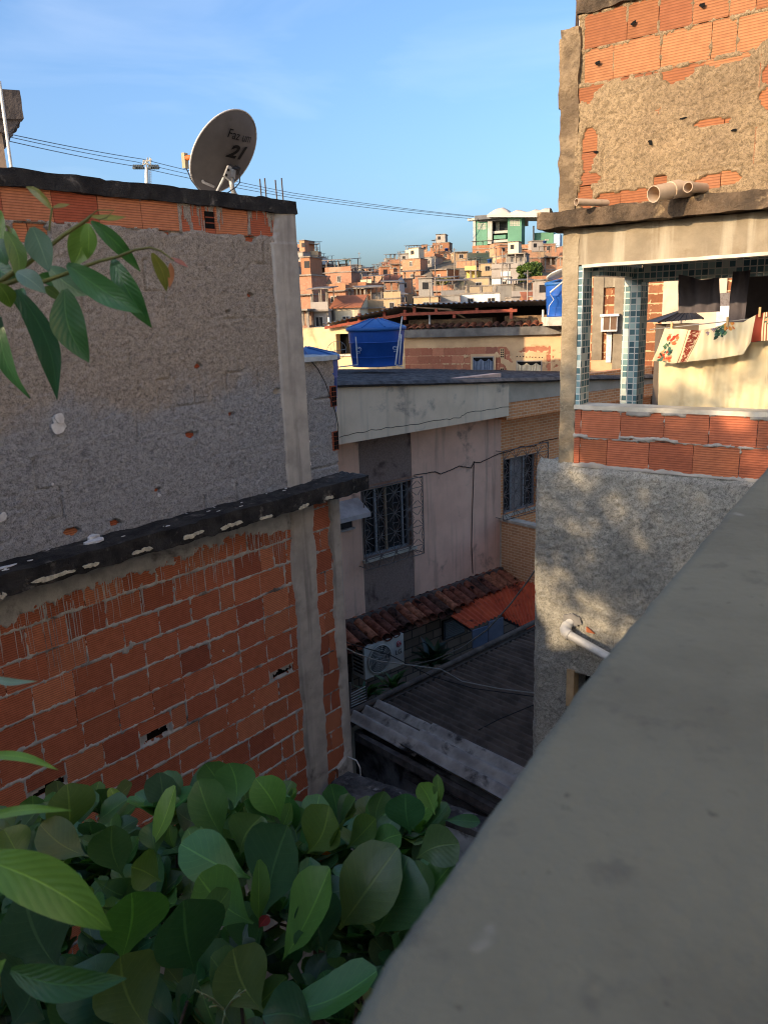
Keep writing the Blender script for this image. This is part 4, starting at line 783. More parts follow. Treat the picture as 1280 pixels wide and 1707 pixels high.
# ------------------------------------------------------------------ red metal awning
def corr(mb, c00, c10, c01, c11, n, per, amp, m=0, axis=0, noise=0.0, thick=0.006):
    """corrugated sheet between four corners; waves count per across the first direction"""
    a, b = (n * per, 14); S, T = np.meshgrid(np.linspace(0, 1, a + 1), np.linspace(0, 1, b)); C0 = [np.array(c) for c in (c00, c10, c01, c11)]
    X = (1 - S)[..., None] * (1 - T)[..., None] * C0[0] + S[..., None] * (1 - T)[..., None] * C0[1] + (1 - S)[..., None] * T[..., None] * C0[2] + S[..., None] * T[..., None] * C0[3]
    X[..., 2] += amp * np.sin(S * n * 2 * math.pi) + (fbm(S * 9, T * 5, 3, 3) - 0.5) * noise; mb.grid(X, m); Y = X.copy(); Y[..., 2] -= thick; mb.grid(Y, m, flip=True)
M_RED = mk('red_sheet', (222, 104, 66), (202, 88, 58), 4, 0.7, 0.15, 40, stain=(104, 52, 42), ss=3, st=(0.55, 0.72))
aw = thing('metal_awning', 'orange red corrugated awning sheltering the yard behind the dark shed roof', 'awning', at_z(820, 1040, -5.2) * 1.0)
mb = MB(); corr(mb, at_z(748, 1025, -5.02), at_z(808, 988, -4.86), at_z(784, 1048, -5.12), at_z(842, 1021, -4.98), 9, 8, 0.016); mb.build('sheet', M_RED, aw)
mb = MB(); corr(mb, at_z(806, 986, -4.90), at_z(905, 962, -4.78), at_z(838, 1028, -5.06), at_z(925, 1072, -5.1), 14, 8, 0.016); mb.build('sheet', M_RED, aw)
mb = MB(); mb.tube([at_z(836, 1030, -5.12), at_z(926, 1075, -5.17)], 0.03, 4); mb.tube([at_z(752, 1030, -5.1), at_z(786, 1052, -5.18)], 0.02, 4); mb.tube([at_z(886, 1050, -5.16), at_z(886, 1050, -5.16) + V(0, 0, -1.44)], 0.03, 6); mb.build('frame', mk('dark_steel_frame', (60, 62, 68), None, 5, 0.6, 0), aw)
# ------------------------------------------------------------------ the shed with the corrugated roof
S0 = at_z(585, 1196, -4.30); S1 = at_z(882, 1050, -4.30); S = Frame(S0, (S1.x - S0.x, S1.y - S0.y))
sh = thing('shed', 'low shed with a weathered dark corrugated roof and paler sheets along its front edge', 'shed', S.pt(1.2, GZ, 1.2))
LU = (S1 - S0).length; WS = 3.2
M_FIBDK = mk('old_dark_sheet', (104, 90, 80), (74, 64, 57), 5, 0.95, 0.4, 60, 0.006, stain=(100, 92, 88), ss=6, st=(0.6, 0.75))
M_FIBLT = mk('pale_fibre_sheet', (176, 164, 152), (138, 128, 120), 5, 0.95, 0.5, 60, 0.006, stain=(66, 60, 58), ss=3.5, st=(0.52, 0.7))
def wave_roof(mb, u0, u1, w0, w1, z, per, amp, m, tilt=0.0, seed=2):
    nu = int((u1 - u0) / per * 10) + 1; U, Wq = np.meshgrid(np.linspace(u0, u1, nu), np.linspace(w0, w1, 26)); Z = z + amp * np.sin(U / per * 2 * math.pi) + tilt * Wq + (fbm(U * 1.5, Wq * 1.5, seed, 3) - 0.5) * 0.04
    X = np.stack([S.p.x + S.d.x * U + S.n.x * Wq, S.p.y + S.d.y * U + S.n.y * Wq, Z], -1); mb.grid(X, m, flip=True); Y = X.copy(); Y[..., 2] -= 0.007; mb.grid(Y, m)
mb = MB(); wave_roof(mb, 0.30, LU + 0.1, 0.05, WS, -4.31, 0.10, 0.024, 0, -0.01); mb.build('roof', M_FIBDK, sh)
mb = MB(); wave_roof(mb, -0.06, 0.50, 0.0, 1.02, -4.265, 0.177, 0.038, 0, -0.02, 4); mb.build('front_sheet', M_FIBLT, sh)
mb = MB(); wave_roof(mb, -0.12, 0.44, 0.86, WS, -4.225, 0.177, 0.038, 0, -0.02, 6); mb.build('front_sheet', M_FIBLT, sh)
mb = MB(); mb.tube([S.pt(-0.1, -4.26, -0.02), S.pt(LU + 0.2, -4.24, -0.02)], 0.035, 8); mb.fbox(S, 0.0, LU + 0.2, -4.40, -4.30, -0.03, 0.03); mb.build('ridge_capping', mk('capping_brown', (104, 92, 82), (76, 66, 60), 6, 0.9, 0.4), sh)
mb = MB()
for k in range(22): u = 0.15 + k * (LU - 0.1) / 22; mb.fbox(S, u, u + 0.035, -4.46, -4.345, -0.14, 0.02)
mb.build('rafter_ends', mk('weathered_rafter', (112, 100, 92), (84, 74, 68), 7, 0.9, 0.3), sh)
mb = MB(); mb.fbox(S, 0.02, LU + 0.2, GZ, -4.47, 0.02, 0.12); mb.fbox(S, 0.02, 0.12, GZ, -4.43, 0.12, WS); mb.fbox(S, LU + .1, LU + .2, GZ, -4.47, 0.12, WS); mb.build('wall', mk('stained_shed_wall', (134, 130, 128), (104, 100, 98), 3, 0.95, 0.6, 60, 0.006, stain=(44, 42, 42), ss=1.6, st=(0.46, 0.6)), sh)
mb = MB(); mb.fbox(S, -0.16, -0.10, -4.42, -4.34, 0.3, WS); mb.fbox(S, -0.05, 0.0, -4.52, -4.42, 0.1, WS); mb.fbox(S, -0.10, -0.06, -4.60, -4.54, 0.9, WS); mb.build('fascia_board', mk('grey_timber', (92, 84, 80), (60, 54, 52), 8, 0.9, 0.5), sh)
# ------------------------------------------------------------------ low white wall beside the house end
w0, w1 = at_z(566, 1312, -4.42), at_z(800, 1392, -4.42); WF = Frame(w0, (w1.x - w0.x, w1.y - w0.y))
lw = thing('garden_wall', 'peeling white garden wall with a mossy black top beside the block house', 'wall', WF.pt(0.6, GZ, 0))
mb = MB(); rbox(mb, WF, -0.15, 2.4, GZ, -4.43, -0.16, 0.0, 0.06, 0.012, 7, 0, 6); mb.build('wall', mk('peeling_whitewash', (190, 194, 194), (150, 156, 158), 4, 0.9, 0.6, 40, 0.008, stain=(84, 82, 82), ss=2.4, st=(0.5, 0.62)), lw)
mb = MB(); rbox(mb, WF, -0.18, 2.4, -4.43, -4.37, -0.19, 0.03, 0.03, 0.014, 9, 0, 7); mb.build('cap', mk('mossy_top', (92, 90, 88), (52, 50, 50), 6, 0.95, 0.8, 50, 0.01, stain=(136, 134, 130), ss=5, st=(0.56, 0.7)), lw)
mb = MB(); b0, b1 = at_z(560, 1315, -4.2), at_z(612, 1300, -4.12); B = Frame(b0, (0.77, -0.64)); rbox(mb, B, -0.12, 0.34, -4.6, -4.22, -0.30, 0.0, 0.03, 0.02, 8, 0, 9); mb.build('pier', MATS['mossy_top'], lw)
mb = MB(); mb.tube([at_z(580, 1262, -4.15), at_z(594, 1268, -4.15), at_z(600, 1280, -4.2), at_z(602, 1305, -4.38)], 0.006, 6); o = mb.build('hose', M_WHITE); tag(o, 'short pale hose bent over the pier at the foot of the block house', 'hose')
# ------------------------------------------------------------------ overhead wires
def wire(pts, r, lb, m, name='overhead_wire'):
    mb = MB(); mb.tube([at_y(*p) for p in pts], r, 6); o = mb.build(name, m); tag(o, lb, 'wire', 'wires slung across the yard')
wire([(905, 930, 7.0), (880, 968, 7.6), (850, 1008, 8.2), (812, 1050, 8.8), (770, 1080, 9.6), (725, 1100, 10.4), (672, 1112, 11.2)], 0.009, 'pale wire rising from the air conditioner to the whitish wall corner', M_GREYWIRE)
wire([(560, 1070, 6.9), (590, 1088, 7.1), (630, 1102, 7.4), (690, 1110, 7.7), (735, 1116, 7.9), (770, 1136, 8.0), (830, 1148, 7.8), (925, 1160, 7.0)], 0.007, 'pale drooping cable crossing in front of the fan and over the dark shed roof', M_GREYWIRE)
wire([(560, 1066, 6.95), (600, 1078, 7.2), (650, 1092, 7.8), (720, 1128, 8.1), (790, 1148, 8.0), (925, 1166, 7.0)], 0.006, 'thin black cable running beside the pale drooping one', M_WIRE)
wire([(730, 1250, 7.3), (770, 1232, 7.4), (830, 1200, 7.5), (915, 1165, 7.4)], 0.006, 'dark wire lying low over the pale front sheets of the shed roof', M_WIRE)
# ------------------------------------------------------------------ yard bits seen in the dark gap
rk = thing('drying_rack', 'small white wire drying rack leaning beside the shed corner', 'drying rack', at_z(598, 1180, -5.6)); c = at_y(598, 1168, 9.2)
for k in range(6): mb = MB(); mb.tube([c + V(-0.14, 0.0, -0.1 + 0.035 * k), c + V(0.1, 0.1, -0.05 + 0.04 * k)], 0.007, 5); mb.build('rod', M_WHITE, rk)
mb = MB(); mb.tube([c + V(-0.16, 0, -1.0), c + V(-0.1, 0.0, 0.26)], 0.014, 5); mb.tube([c + V(0.1, 0.1, -1.0), c + V(0.1, 0.1, 0.2)], 0.01, 5); mb.build('frame', M_GRILLE, rk)
mb = MB(); p = at_y(800, 1062, 10.6); mb.box(p, V(.12, .08, 0), V(0.005, -.01, 0), V(0, 0, .14)); o = mb.build('towel', mk('pale_blue_towel', (96, 106, 126), (82, 92, 110), 5, 0.9, 0.2)); tag(o, 'pale blue towel hanging in the dark yard under the red awning', 'towel')
mb = MB(); p = at_y(826, 1052, 10.8); mb.box(p, V(.12, .08, 0), V(0.005, -.01, 0), V(0, 0, .18)); o = mb.build('towel', mk('grey_towel', (104, 108, 122), (90, 94, 106), 5, 0.9, 0.2)); tag(o, 'grey towel hanging beside the pale blue one in the dark yard', 'towel')
# ------------------------------------------------------------------ peach block house behind the roof
H = Frame(at_y(800, 575, 19.5), (0.93, -0.35))
bh = thing('block_house', 'long peach block house with two curtained windows behind the dark corrugated roof', 'house', H.pt(0, GZ, -3))
M_PEACH = mk('peach_render', (206, 172, 130), (184, 150, 112), 1.6, 0.9, 0.3, 40, stain=(150, 122, 94), ss=1.4, st=(0.56, 0.75))
mb = MB(); CH = Courses(-1.95, 2.02, -2.68, 9, 0.2, 0.30, 81, 0.3); CH.blocks(mb, H, 0.0, [(176, 112, 86), (184, 120, 92), (168, 104, 80), (190, 126, 96), (160, 104, 84)], jit=0.003)
jhh = joint_h(CH, -0.012, 0.003, 0.012, 83, 0.012)
WINS = [(-0.19, 0.35, -1.75, -1.11), (0.90, 1.52, -1.80, -1.22)]
def h_pe(U, Vv):
    n = fbm(U * 14, Vv * 14, 84, 3); n3 = fbm(U * 1.8, Vv * 1.8, 86, 3); h = jhh(U, Vv); lim = -0.76 + (n - 0.5) * 0.12 - 0.12 * sstep(0.3, 0.9, U)
    h = np.where(Vv > lim, 0.012, h); h = np.where((n3 > 0.60 + 0.16 * sstep(0.9, 0.3, U)) & (U > -0.4), 0.010 + (n - 0.5) * 0.006, h); h = np.where((U > 1.72) & (n < 0.62 + (2.0 - U) * 0.2), 0.012, h)
    d = np.maximum(np.abs(U - 1.21) / 0.42, np.abs(Vv + 1.3) / 0.28) + (n - 0.5) * 0.5; return np.where(d < 1, 0.014, h)
sheet(mb, H, -1.95, 2.03, -2.66, -0.47, h_pe, 0.02, 1)
for a, b, c, e in WINS: mb.fbox(H, a - 0.045, b + 0.045, c - 0.05, e + 0.06, -0.05, 0.022, 1)
for u, z0, z1 in ((0.5, -1.16, -0.93), (0.5, -1.62, -1.38)):
    mb.fbox(H, u, u + 0.10, z0, z1, -0.02, 0.018, 1)
    for k in range(4):
        for i in range(2): mb.fbox(H, u + 0.012 + i * 0.042, u + 0.046 + i * 0.042, z0 + 0.02 + k * 0.053, z0 + 0.055 + k * 0.053, 0, 0.0195, 2)
for k in range(9): u = 0.92 + k * 0.075; splat(mb, H, u, -1.125 - 0.004 * k, 0.016, 0.016, 0.016, 2, k, 8, 0.008)
mb.fbox(H, -1.95, 2.03, GZ, -0.47, -6.0, -0.07, 1)
mb.build('wall', [M_BLOCK, M_PEACH, M_BLACK], bh)
for i, (a, b, c, e) in enumerate(WINS):
    mb = MB(); fw = 0.025
    mb.fbox(H, a, b, c, c + fw, -0.02, 0.03); mb.fbox(H, a, b, e - fw, e, -0.02, 0.03); mb.fbox(H, a, a + fw, c, e, -0.02, 0.029); mb.fbox(H, b - fw, b, c, e, -0.02, 0.029); mb.fbox(H, a + fw, b - fw, c + fw, e - fw, -0.02, 0.0225, 1)
    f = mb.build('window', [mk('cement_frame', (150, 142, 132), None, 9, 0.8, 0), M_BLACK], bh)
    X = np.zeros((16, 60, 3)); rng = random.Random(i)
    for j in range(60):
        for k in range(16):
            s = j / 59; t_ = k / 15; sag = 0.10 * abs(math.sin(s * math.pi * 2.5)) * (1 - t_) * 0.6
            X[k, j] = H.pt(a + fw + (b - a - 2 * fw) * s, e - fw - 0.03 - sag - (e - c - 0.08 - sag) * t_, 0.042 + 0.012 * math.sin(s * 40 + 2 * math.sin(s * 9) + t_ * 2))
    mb = MB(); mb.grid(X, 0, flip=True); mb.build('curtain', [mk('blue_grey_curtain', (110, 118, 132), (92, 100, 114), 6, 0.9, 0.2), mk('cream_curtain', (212, 194, 160), (192, 172, 138), 6, 0.9, 0.2)][i], f)
mb = MB(); rbox(mb, H, -2.0, 2.06, -0.615, -0.42, -0.3, 0.16, 0.08, 0.01, 6, 0, 3); mb.build('cornice', mk('weathered_cornice', (122, 116, 108), (84, 80, 76), 3, 0.9, 0.5, stain=(170, 150, 120), ss=2.2, st=(0.58, 0.7)), bh)
mb = MB(); u = -2.0
while u < 2.05:
    half(mb, H, u + 0.1, 0.08, -0.2, 0.20, -0.33, -0.41, 1, lin(rng.choice([(170, 104, 74), (150, 90, 66), (186, 120, 84), (120, 82, 66)]))); u += 0.19
mb.build('eaves_tiles', MATS['old_clay_tile'], bh)
mb = MB(); rbox(mb, H, -2.0, 0.2, -0.36, -0.20, -0.9, -0.5, 0.12, 0.03, 4, 0, 5); rbox(mb, H, 0.5, 1.75, -0.36, -0.17, -0.9, -0.5, 0.1, 0.03, 4, 0, 6); mb.build('terrace_kerb', mk('terrace_rubble', (150, 122, 92), (112, 92, 74), 5, 0.95, 0.8, 30, 0.02), bh)
mb = MB(); mb.fbox(H, -6.5, 2.06, -0.58, -0.43, -6.0, -0.32); mb.build('terrace_slab', M_CONC, bh)
# cream wing left of the big tank, with a dark opening
mb = MB(); wall_hole(mb, H, -6.5, -1.952, GZ, -0.30, -3.84, -3.40, -1.0, -0.48, -0.3, -0.02, 0); mb.fbox(H, -3.86, -3.38, -1.02, -0.46, -0.32, -0.301, 1); mb.fbox(H, -3.86, -3.38, -1.05, -1.0, -0.1, 0.03, 2); mb.build('cream_wing', [mk('cream_lit_wall', (214, 190, 146), (196, 172, 130), 2, 0.9, 0.2, stain=(168, 142, 106), ss=2), M_BLACK, M_JAMB], bh)
# ------------------------------------------------------------------ metal canopy over the terrace
cn = thing('terrace_canopy', 'corrugated metal canopy on red beams over the roof terrace of the peach house', 'canopy', H.pt(-1, -0.4, -2))
def roofsheet(pa, pb, wf, wb, rise, th, n):
    A = [H.px(*pa, wf), H.px(*pb, wf)]; mb = MB(); f0, f1 = H.pt(A[0][0], A[0][1], wf), H.pt(A[1][0], A[1][1], wf); b0, b1 = H.pt(A[0][0], A[0][1] + rise, wb), H.pt(A[1][0], A[1][1] + rise, wb)
    corr(mb, b0, b1, f0, f1, n, 6, 0.016, 0, thick=th); return mb, A
M_GALV = mk('dull_galvanised', (168, 164, 158), (140, 136, 130), 3, 0.6, 0.1, stain=(110, 104, 98), ss=2)
mb, A1 = roofsheet((538, 540), (664, 510), 0.3, -4.5, -0.15, 0.01, 16); mb.build('sheet', M_GALV, cn)
mb, A2 = roofsheet((662, 508), (926, 499), 0.3, -4.5, -0.10, 0.01, 30); mb.build('sheet', M_GALV, cn)
M_REDP = mk('red_beam_paint', (150, 74, 52), (124, 60, 44), 8, 0.7, 0.1)
def bar(a, b, r=0.035, w=0.12): mb.box((H.at(*a, w) + H.at(*b, w)) / 2, (H.at(*b, w) - H.at(*a, w)) / 2, H.n * r, V(0, 0, r))
mb = MB(); bar((542, 546), (668, 525)); mb.build('beam', M_REDP, cn); mb = MB(); bar((666, 524), (862, 517)); mb.build('beam', M_REDP, cn)
for (x, y0, y1) in ((580, 535, 530), (599, 541, 522), (641, 531, 519), (675, 530, 516), (691, 519, 511), (727, 521, 514), (757, 527, 519), (795, 519, 513), (852, 528, 513)):
    mb = MB(); p, q2 = H.at(x, y0 + 3, 0.1), H.at(x, y1, 0.1); mb.box((p + q2) / 2, H.d * 0.035, H.n * 0.03, (q2 - p) / 2); mb.build('strut', M_REDP, cn)
mb = MB(); mb.fbox(H, -4.2, 2.2, -0.44, 0.16, -4.6, -4.5); mb.build('shade_backing', mk('canopy_shade_dark', (60, 50, 44), (40, 34, 30), 2, 0.9, 0.2), cn)  # dark sheet stands in for the shade under the canopy
for x in (548, 716, 905): mb = MB(); p = H.at(x, 530, -0.1); mb.tube([V(p.x, p.y, -0.55), V(p.x, p.y, -0.05)], 0.03, 6); mb.build('post', M_WHITE, cn)
# ------------------------------------------------------------------ water tanks
M_TBLUE = mk('blue_polyethylene', (38, 90, 172), (32, 80, 156), 3, 0.45, 0.05, 30, stain=(60, 92, 140), ss=3, st=(0.62, 0.8), spec=0.4)
M_TLID = mk('blue_lid', (44, 98, 160), (36, 86, 146), 3, 0.45, 0.05, 30, stain=(90, 122, 160), ss=4, st=(0.6, 0.78), spec=0.4)
def tank(label, c, r, h, lidh, group='blue water tanks on the roofs', ribs=8):
    t = thing('water_tank', label, 'water tank', c, group); c = Vector(c)
    prof = [(0.001, 0), (r * 0.86, 0)]
    for k, (a, b) in enumerate(((0.02, 0.86), (0.24, 0.885), (0.25, 0.905), (0.27, 0.885), (0.28, 0.90), (0.62, 0.93), (0.63, 0.955), (0.65, 0.935), (0.66, 0.94), (0.95, 0.97), (1.0, 0.98))): prof.append((r * b, h * a))
    mb = MB(); mb.lathe(c, prof, 40); mb.build('body', M_TBLUE, t)
    mb = MB(); mb.lathe(c, [(r * 0.985, h * 0.93), (r * 1.035, h * 0.94), (r * 1.035, h * 1.01), (r * 1.0, h * 1.03), (r * 0.2, h + lidh), (0.001, h + lidh)], 40)
    for k in range(ribs): a = 2 * math.pi * k / ribs + 0.3; e = V(math.cos(a), math.sin(a), 0); mb.tube([c + e * r * 0.98 + V(0, 0, h * 1.035), c + e * r * 0.2 + V(0, 0, h + lidh + 0.004)], 0.018 * r / 0.6, 6)
    mb.build('lid', M_TLID, t); return t
tb_ = at_y(629, 609, 16.0); zr = tb_.z
big = tank('largest royal blue water tank with a ribbed lid, on the dark corrugated roof', tb_, 0.585, 0.74, 0.17)
def mark(px, py, s):
    """a small white emblem moulded on the tank wall"""
    b = MB(); p = at_y(px, py, 15.42); e = (Vector((p.x - tb_.x, p.y - tb_.y, 0))).normalized(); x = V(-e.y, e.x, 0); p = V(tb_.x, tb_.y, p.z) + e * 0.553
    b.tube([p + x * (s * math.cos(t)) + V(0, 0, 0.6 * s * math.sin(t)) - e * (s * s * math.cos(t) ** 2 / 1.1) for t in np.linspace(0, 2 * math.pi, 14)], 0.006, 4, cap=False); b.tube([p - x * s * 0.5, p + V(0, 0, s * 0.4), p + x * s * 0.5], 0.006, 4); b.tube([p - x * s * 0.6 - V(0, 0, s * 1.1), p + x * s * 0.6 - V(0, 0, s * 1.0)], 0.007, 4); return b
mark(586, 583, 0.07).build('emblem', mk('pale_print', (190, 200, 214), None, 5, 0.6, 0), big); mark(671, 580, 0.06).build('emblem', MATS['pale_print'], big)
mb = MB(); y = 15.36; mb.tube([at_y(593, 561, y), at_y(594, 576, y), at_y(596, 608, y)], 0.012, 6); mb.tube([at_y(596, 608, y), at_y(560, 612, y)], 0.012, 6); mb.build('pipe', M_WHITE, big)
mb = MB(); y = 15.3; mb.tube([at_y(670.5, 527, y), at_y(659, 608, y)], 0.016, 6); mb.build('pipe', M_WHITE, big)
mb = MB(); mb.tube([at_y(667, 557, y + .1), at_y(669, 557.5, y), at_y(665.5, 607, y), at_y(660, 608, y), at_y(672, 612, y)], 0.012, 6); mb.build('pipe', M_WHITE, big)
st = at_y(503, 592, 8.6); tank('low blue water tank with only its pale blue lid showing over the grey end wall', V(st.x, st.y, st.z - 0.62), 0.40, 0.6, 0.10)
mb = MB(); mb.abox(st.x - 0.45, st.x + 0.30, st.y - 0.4, st.y + 0.45, GZ, st.z - 0.63); tag(mb.build('tank_stand', M_CONC), 'grey concrete stand hidden under the low blue tank beside the end wall', 'tank stand')
tr_ = at_y(934, 527, 18.6); rt = tank('faded blue water tank on a white plinth under a small white dish', tr_, 0.36, 0.74, 0.08)
mb = MB(); mb.abox(tr_.x - 0.36, tr_.x + 0.36, tr_.y - 0.4, tr_.y + 0.4, tr_.z - 0.20, tr_.z - 0.004); tag(mb.build('plinth', mk('white_plinth', (214, 204, 186), (190, 178, 158), 5, 0.85, 0.2)), 'white plinth under the faded blue tank at the end of the peach house', 'plinth')
# white dish on the right tank, its pole crossing the front
wd = thing('satellite_dish', 'small white satellite dish lying almost flat above the faded blue tank', 'satellite dish', at_y(918, 497, 18.1))
dc = at_y(932, 457, 18.1); ax = V(-0.25, 0.35, 1).normalized(); mb = MB(); mb.lathe(dc, [(0.001, -0.05), (0.15, -0.035), (0.27, 0.0), (0.29, 0.02), (0.27, 0.008), (0.15, -0.027), (0.001, -0.042)], 28, axis=ax); mb.build('reflector', M_WHITE, wd)
mb = MB(); mb.tube([at_y(941, 467, 18.1), at_y(917, 487, 18.12)], 0.02, 6); mb.tube([at_y(917, 487, 18.12), at_y(917, 490, 18.2), at_y(923, 499, 18.18), at_y(915, 510, 18.18), at_y(914, 525, 18.2)], 0.008, 5); mb.build('arm', M_WHITE, wd)
mb = MB(); mb.tube([dc + V(0.02, 0, 0), dc + V(0.1, -0.05, 0.14)], 0.014, 5); mb.tube([dc + V(0.18, 0.05, 0), dc + V(0.1, -0.05, 0.14)], 0.01, 5); mb.build('feed', M_WHITE, wd)
# wire grid dish by the cream wing
gd_ = thing('grid_dish', 'round wire grid dish in front of the cream wing, left of the big blue tank', 'satellite dish', at_y(562, 607, 15.0)); gc_ = at_y(561, 584, 15.0); gx, gy = V(0.93, 0.2, 0.1), V(-0.05, 0.3, 0.95)
mb = MB(); r0 = 0.155
mb.tube([gc_ + gx * (r0 * 1.25 * math.cos(t)) + gy * (r0 * 1.15 * math.sin(t)) for t in np.linspace(0, 2 * math.pi, 28)], 0.004, 5, cap=False)
for k in (-0.6, -0.2, 0.2, 0.6): h_ = math.sqrt(1 - k * k); mb.tube([gc_ + gx * r0 * 1.25 * k + gy * r0 * 1.15 * h_, gc_ + gx * r0 * 1.25 * k - gy * r0 * 1.15 * h_], 0.0028, 4)
mb.tube([gc_ - gx * r0 * 1.2, gc_ + V(0, -0.15, 0), gc_ + gx * r0 * 1.2], 0.007, 5); mb.build('grid', M_GREYWIRE, gd_)
mb = MB(); mb.tube([gc_ - gy * r0 * 1.1, V(gc_.x, gc_.y + .1, zr - 0.02)], 0.01, 5); mb.build('stem', M_GREYWIRE, gd_)
# ------------------------------------------------------------------ orange block house seen through the laundry
N = Frame(at_y(1020, 540, 17.5), (0.93, -0.37))
nb = thing('block_house', 'sunlit orange block house with cement posts seen through the laundry opening', 'house', N.pt(1, GZ, -2))
mb = MB(); CN = Courses(-0.6, 3.4, -2.2, 19, 0.2, 0.3, 91, 0.3); CN.blocks(mb, N, 0.0, SUNT); sheet(mb, N, -0.6, 3.4, -2.2, 1.6, joint_h(CN, -0.012, 0.005, 0.016, 93, 0.016), 0.022, 1); mb.fbox(N, -0.6, 3.4, GZ, 1.6, -4, -0.07, 1)
mb.build('wall', [M_BLOCK, M_PEACH], nb)
def nfx(x0, y0, x1, y1, w0, w1, name, m, k=0):
    a, b = N.px(x0, y0, w1), N.px(x1, y1, w1); mb = MB(); mb.fbox(N, min(a[0], b[0]), max(a[0], b[0]), min(a[1], b[1]), max(a[1], b[1]), w0, w1); return mb.build(name, m, nb)
nfx(1026, 440, 1044, 632, 0, 0.12, 'column', M_TANC); nfx(990, 450, 1002, 600, 0, 0.07, 'column', M_TANC); nfx(990, 440, 1030, 478, 0, 0.05, 'lintel', M_TANC); nfx(985, 600, 1030, 632, 0, 0.06, 'render_band', M_PEACH)
nfx(1108, 430, 1128, 640, 0, 0.10, 'column', M_CREAM); nfx(1128, 430, 1200, 640, 0, 0.04, 'render_panel', M_CREAM); nfx(1195, 510, 1215, 620, 0.02, 0.16, 'meter_box', M_WHITE); nfx(1200, 488, 1215, 514, 0.01, 0.05, 'vent', M_GRILLE)
wb_ = nfx(1002, 524, 1028, 552, 0, 0.30, 'window_box', M_WHITE); a, b = N.px(1006, 527, 0.31), N.px(1027, 549, 0.31)
mb = MB(); mb.fbox(N, a[0], (a[0] + b[0]) / 2 - 0.01, b[1], a[1], 0.29, 0.305); mb.fbox(N, (a[0] + b[0]) / 2 + 0.01, b[0], b[1], a[1], 0.29, 0.305); mb.build('pane', mk('brown_pane', (112, 86, 66), None, 4, 0.3, 0), wb_)
mb = MB(); a, b = N.px(1000, 526, 0.34), N.px(1032, 518, 0.34); mb.fbox(N, a[0], b[0], a[1] - 0.02, a[1] + 0.03, 0.0, 0.36); mb.build('hood', M_WHITE, wb_)
nfx(1011, 552, 1018, 604, 0.02, 0.09, 'drain_pipe', M_WHITE)
# dark hipped lid of a cage on the roof between the houses
lt = thing('roof_vent', 'small dark hipped metal vent cap beyond the laundry, behind the printed cloth', 'vent', at_y(1135, 575, 9.0)); y = 9.0
p0_, p1_ = at_y(1097, 537, y), at_y(1172, 531, y); ap = at_y(1146, 514, y + 0.25); bk = V(0.05, 0.55, 0)
mb = MB(); ring = [p0_, p1_, p1_ + bk, p0_ + bk]
for i in range(4): mb.face([ring[i], ring[(i + 1) % 4], ap])
mb.face(ring[::-1]); 
for i in range(4): mb.tube([ring[i], ap], 0.012, 5)
for s in (0.15, 0.3, 0.45, 0.6, 0.75): q_ = p0_.lerp(p1_, s); mb.tube([q_, q_.lerp(ap, 1.0 - abs(0.6 - s) * 1.2)], 0.008, 4)
mb.build('cap', mk('dark_metal_cap', (58, 54, 52), (44, 40, 38), 6, 0.6, 0.1), lt)
mb = MB(); mb.abox(p0_.x + 0.12, p1_.x - 0.02, p0_.y + 0.06, p0_.y + 0.42, GZ, p0_.z - 0.03); mb.build('shaft', mk('vent_shaft', (120, 104, 88), (96, 84, 72), 3, 0.9, 0.2), lt)
# ------------------------------------------------------------------ ground and the hillside
def terr(x, y):
    """height of the land: a flat foot, then a slope whose crest dips in the middle"""
    yy = np.maximum(y, 1.0); p = np.asarray(x) / yy
    ang = np.interp(p, [-2.0, -0.108, -0.0615, -0.005, 0.04, 0.08, 0.16, 0.24, 2.0], [0.068, 0.068, 0.046, 0.032, 0.052, 0.064, 0.066, 0.068, 0.068])
    g = sstep(60, 262, yy); z = GZ + (ang * 262 - GZ) * np.clip(g, 0, 1) ** 1.05
    return np.where(yy > 262, z - (yy - 262) * 0.02, z) + np.where(np.asarray(y) > 70, (fbm(np.asarray(x) / 22, np.asarray(y) / 22, 4, 3) - 0.5) * 2, 0)
mb = MB(); xs = np.concatenate([[-4000, -1500, -600], np.linspace(-300, 300, 81), [600, 1500, 4000]]); ys = np.concatenate([[-600, -100, -20], np.linspace(0, 330, 67), [420, 700, 1500, 4000]])
Xg, Yg = np.meshgrid(xs, ys); Zg = terr(Xg, Yg); Zg = np.where(Yg < 55, GZ, Zg); mb.grid(np.stack([Xg, Yg, Zg], -1), 0)
tag(mb.build('ground', mk('bare_earth', (136, 118, 96), (104, 94, 76), 0.4, 0.95, 0.5, 6, 0.05, stain=(64, 74, 50), ss=0.05, st=(0.45, 0.6))), kind='structure')
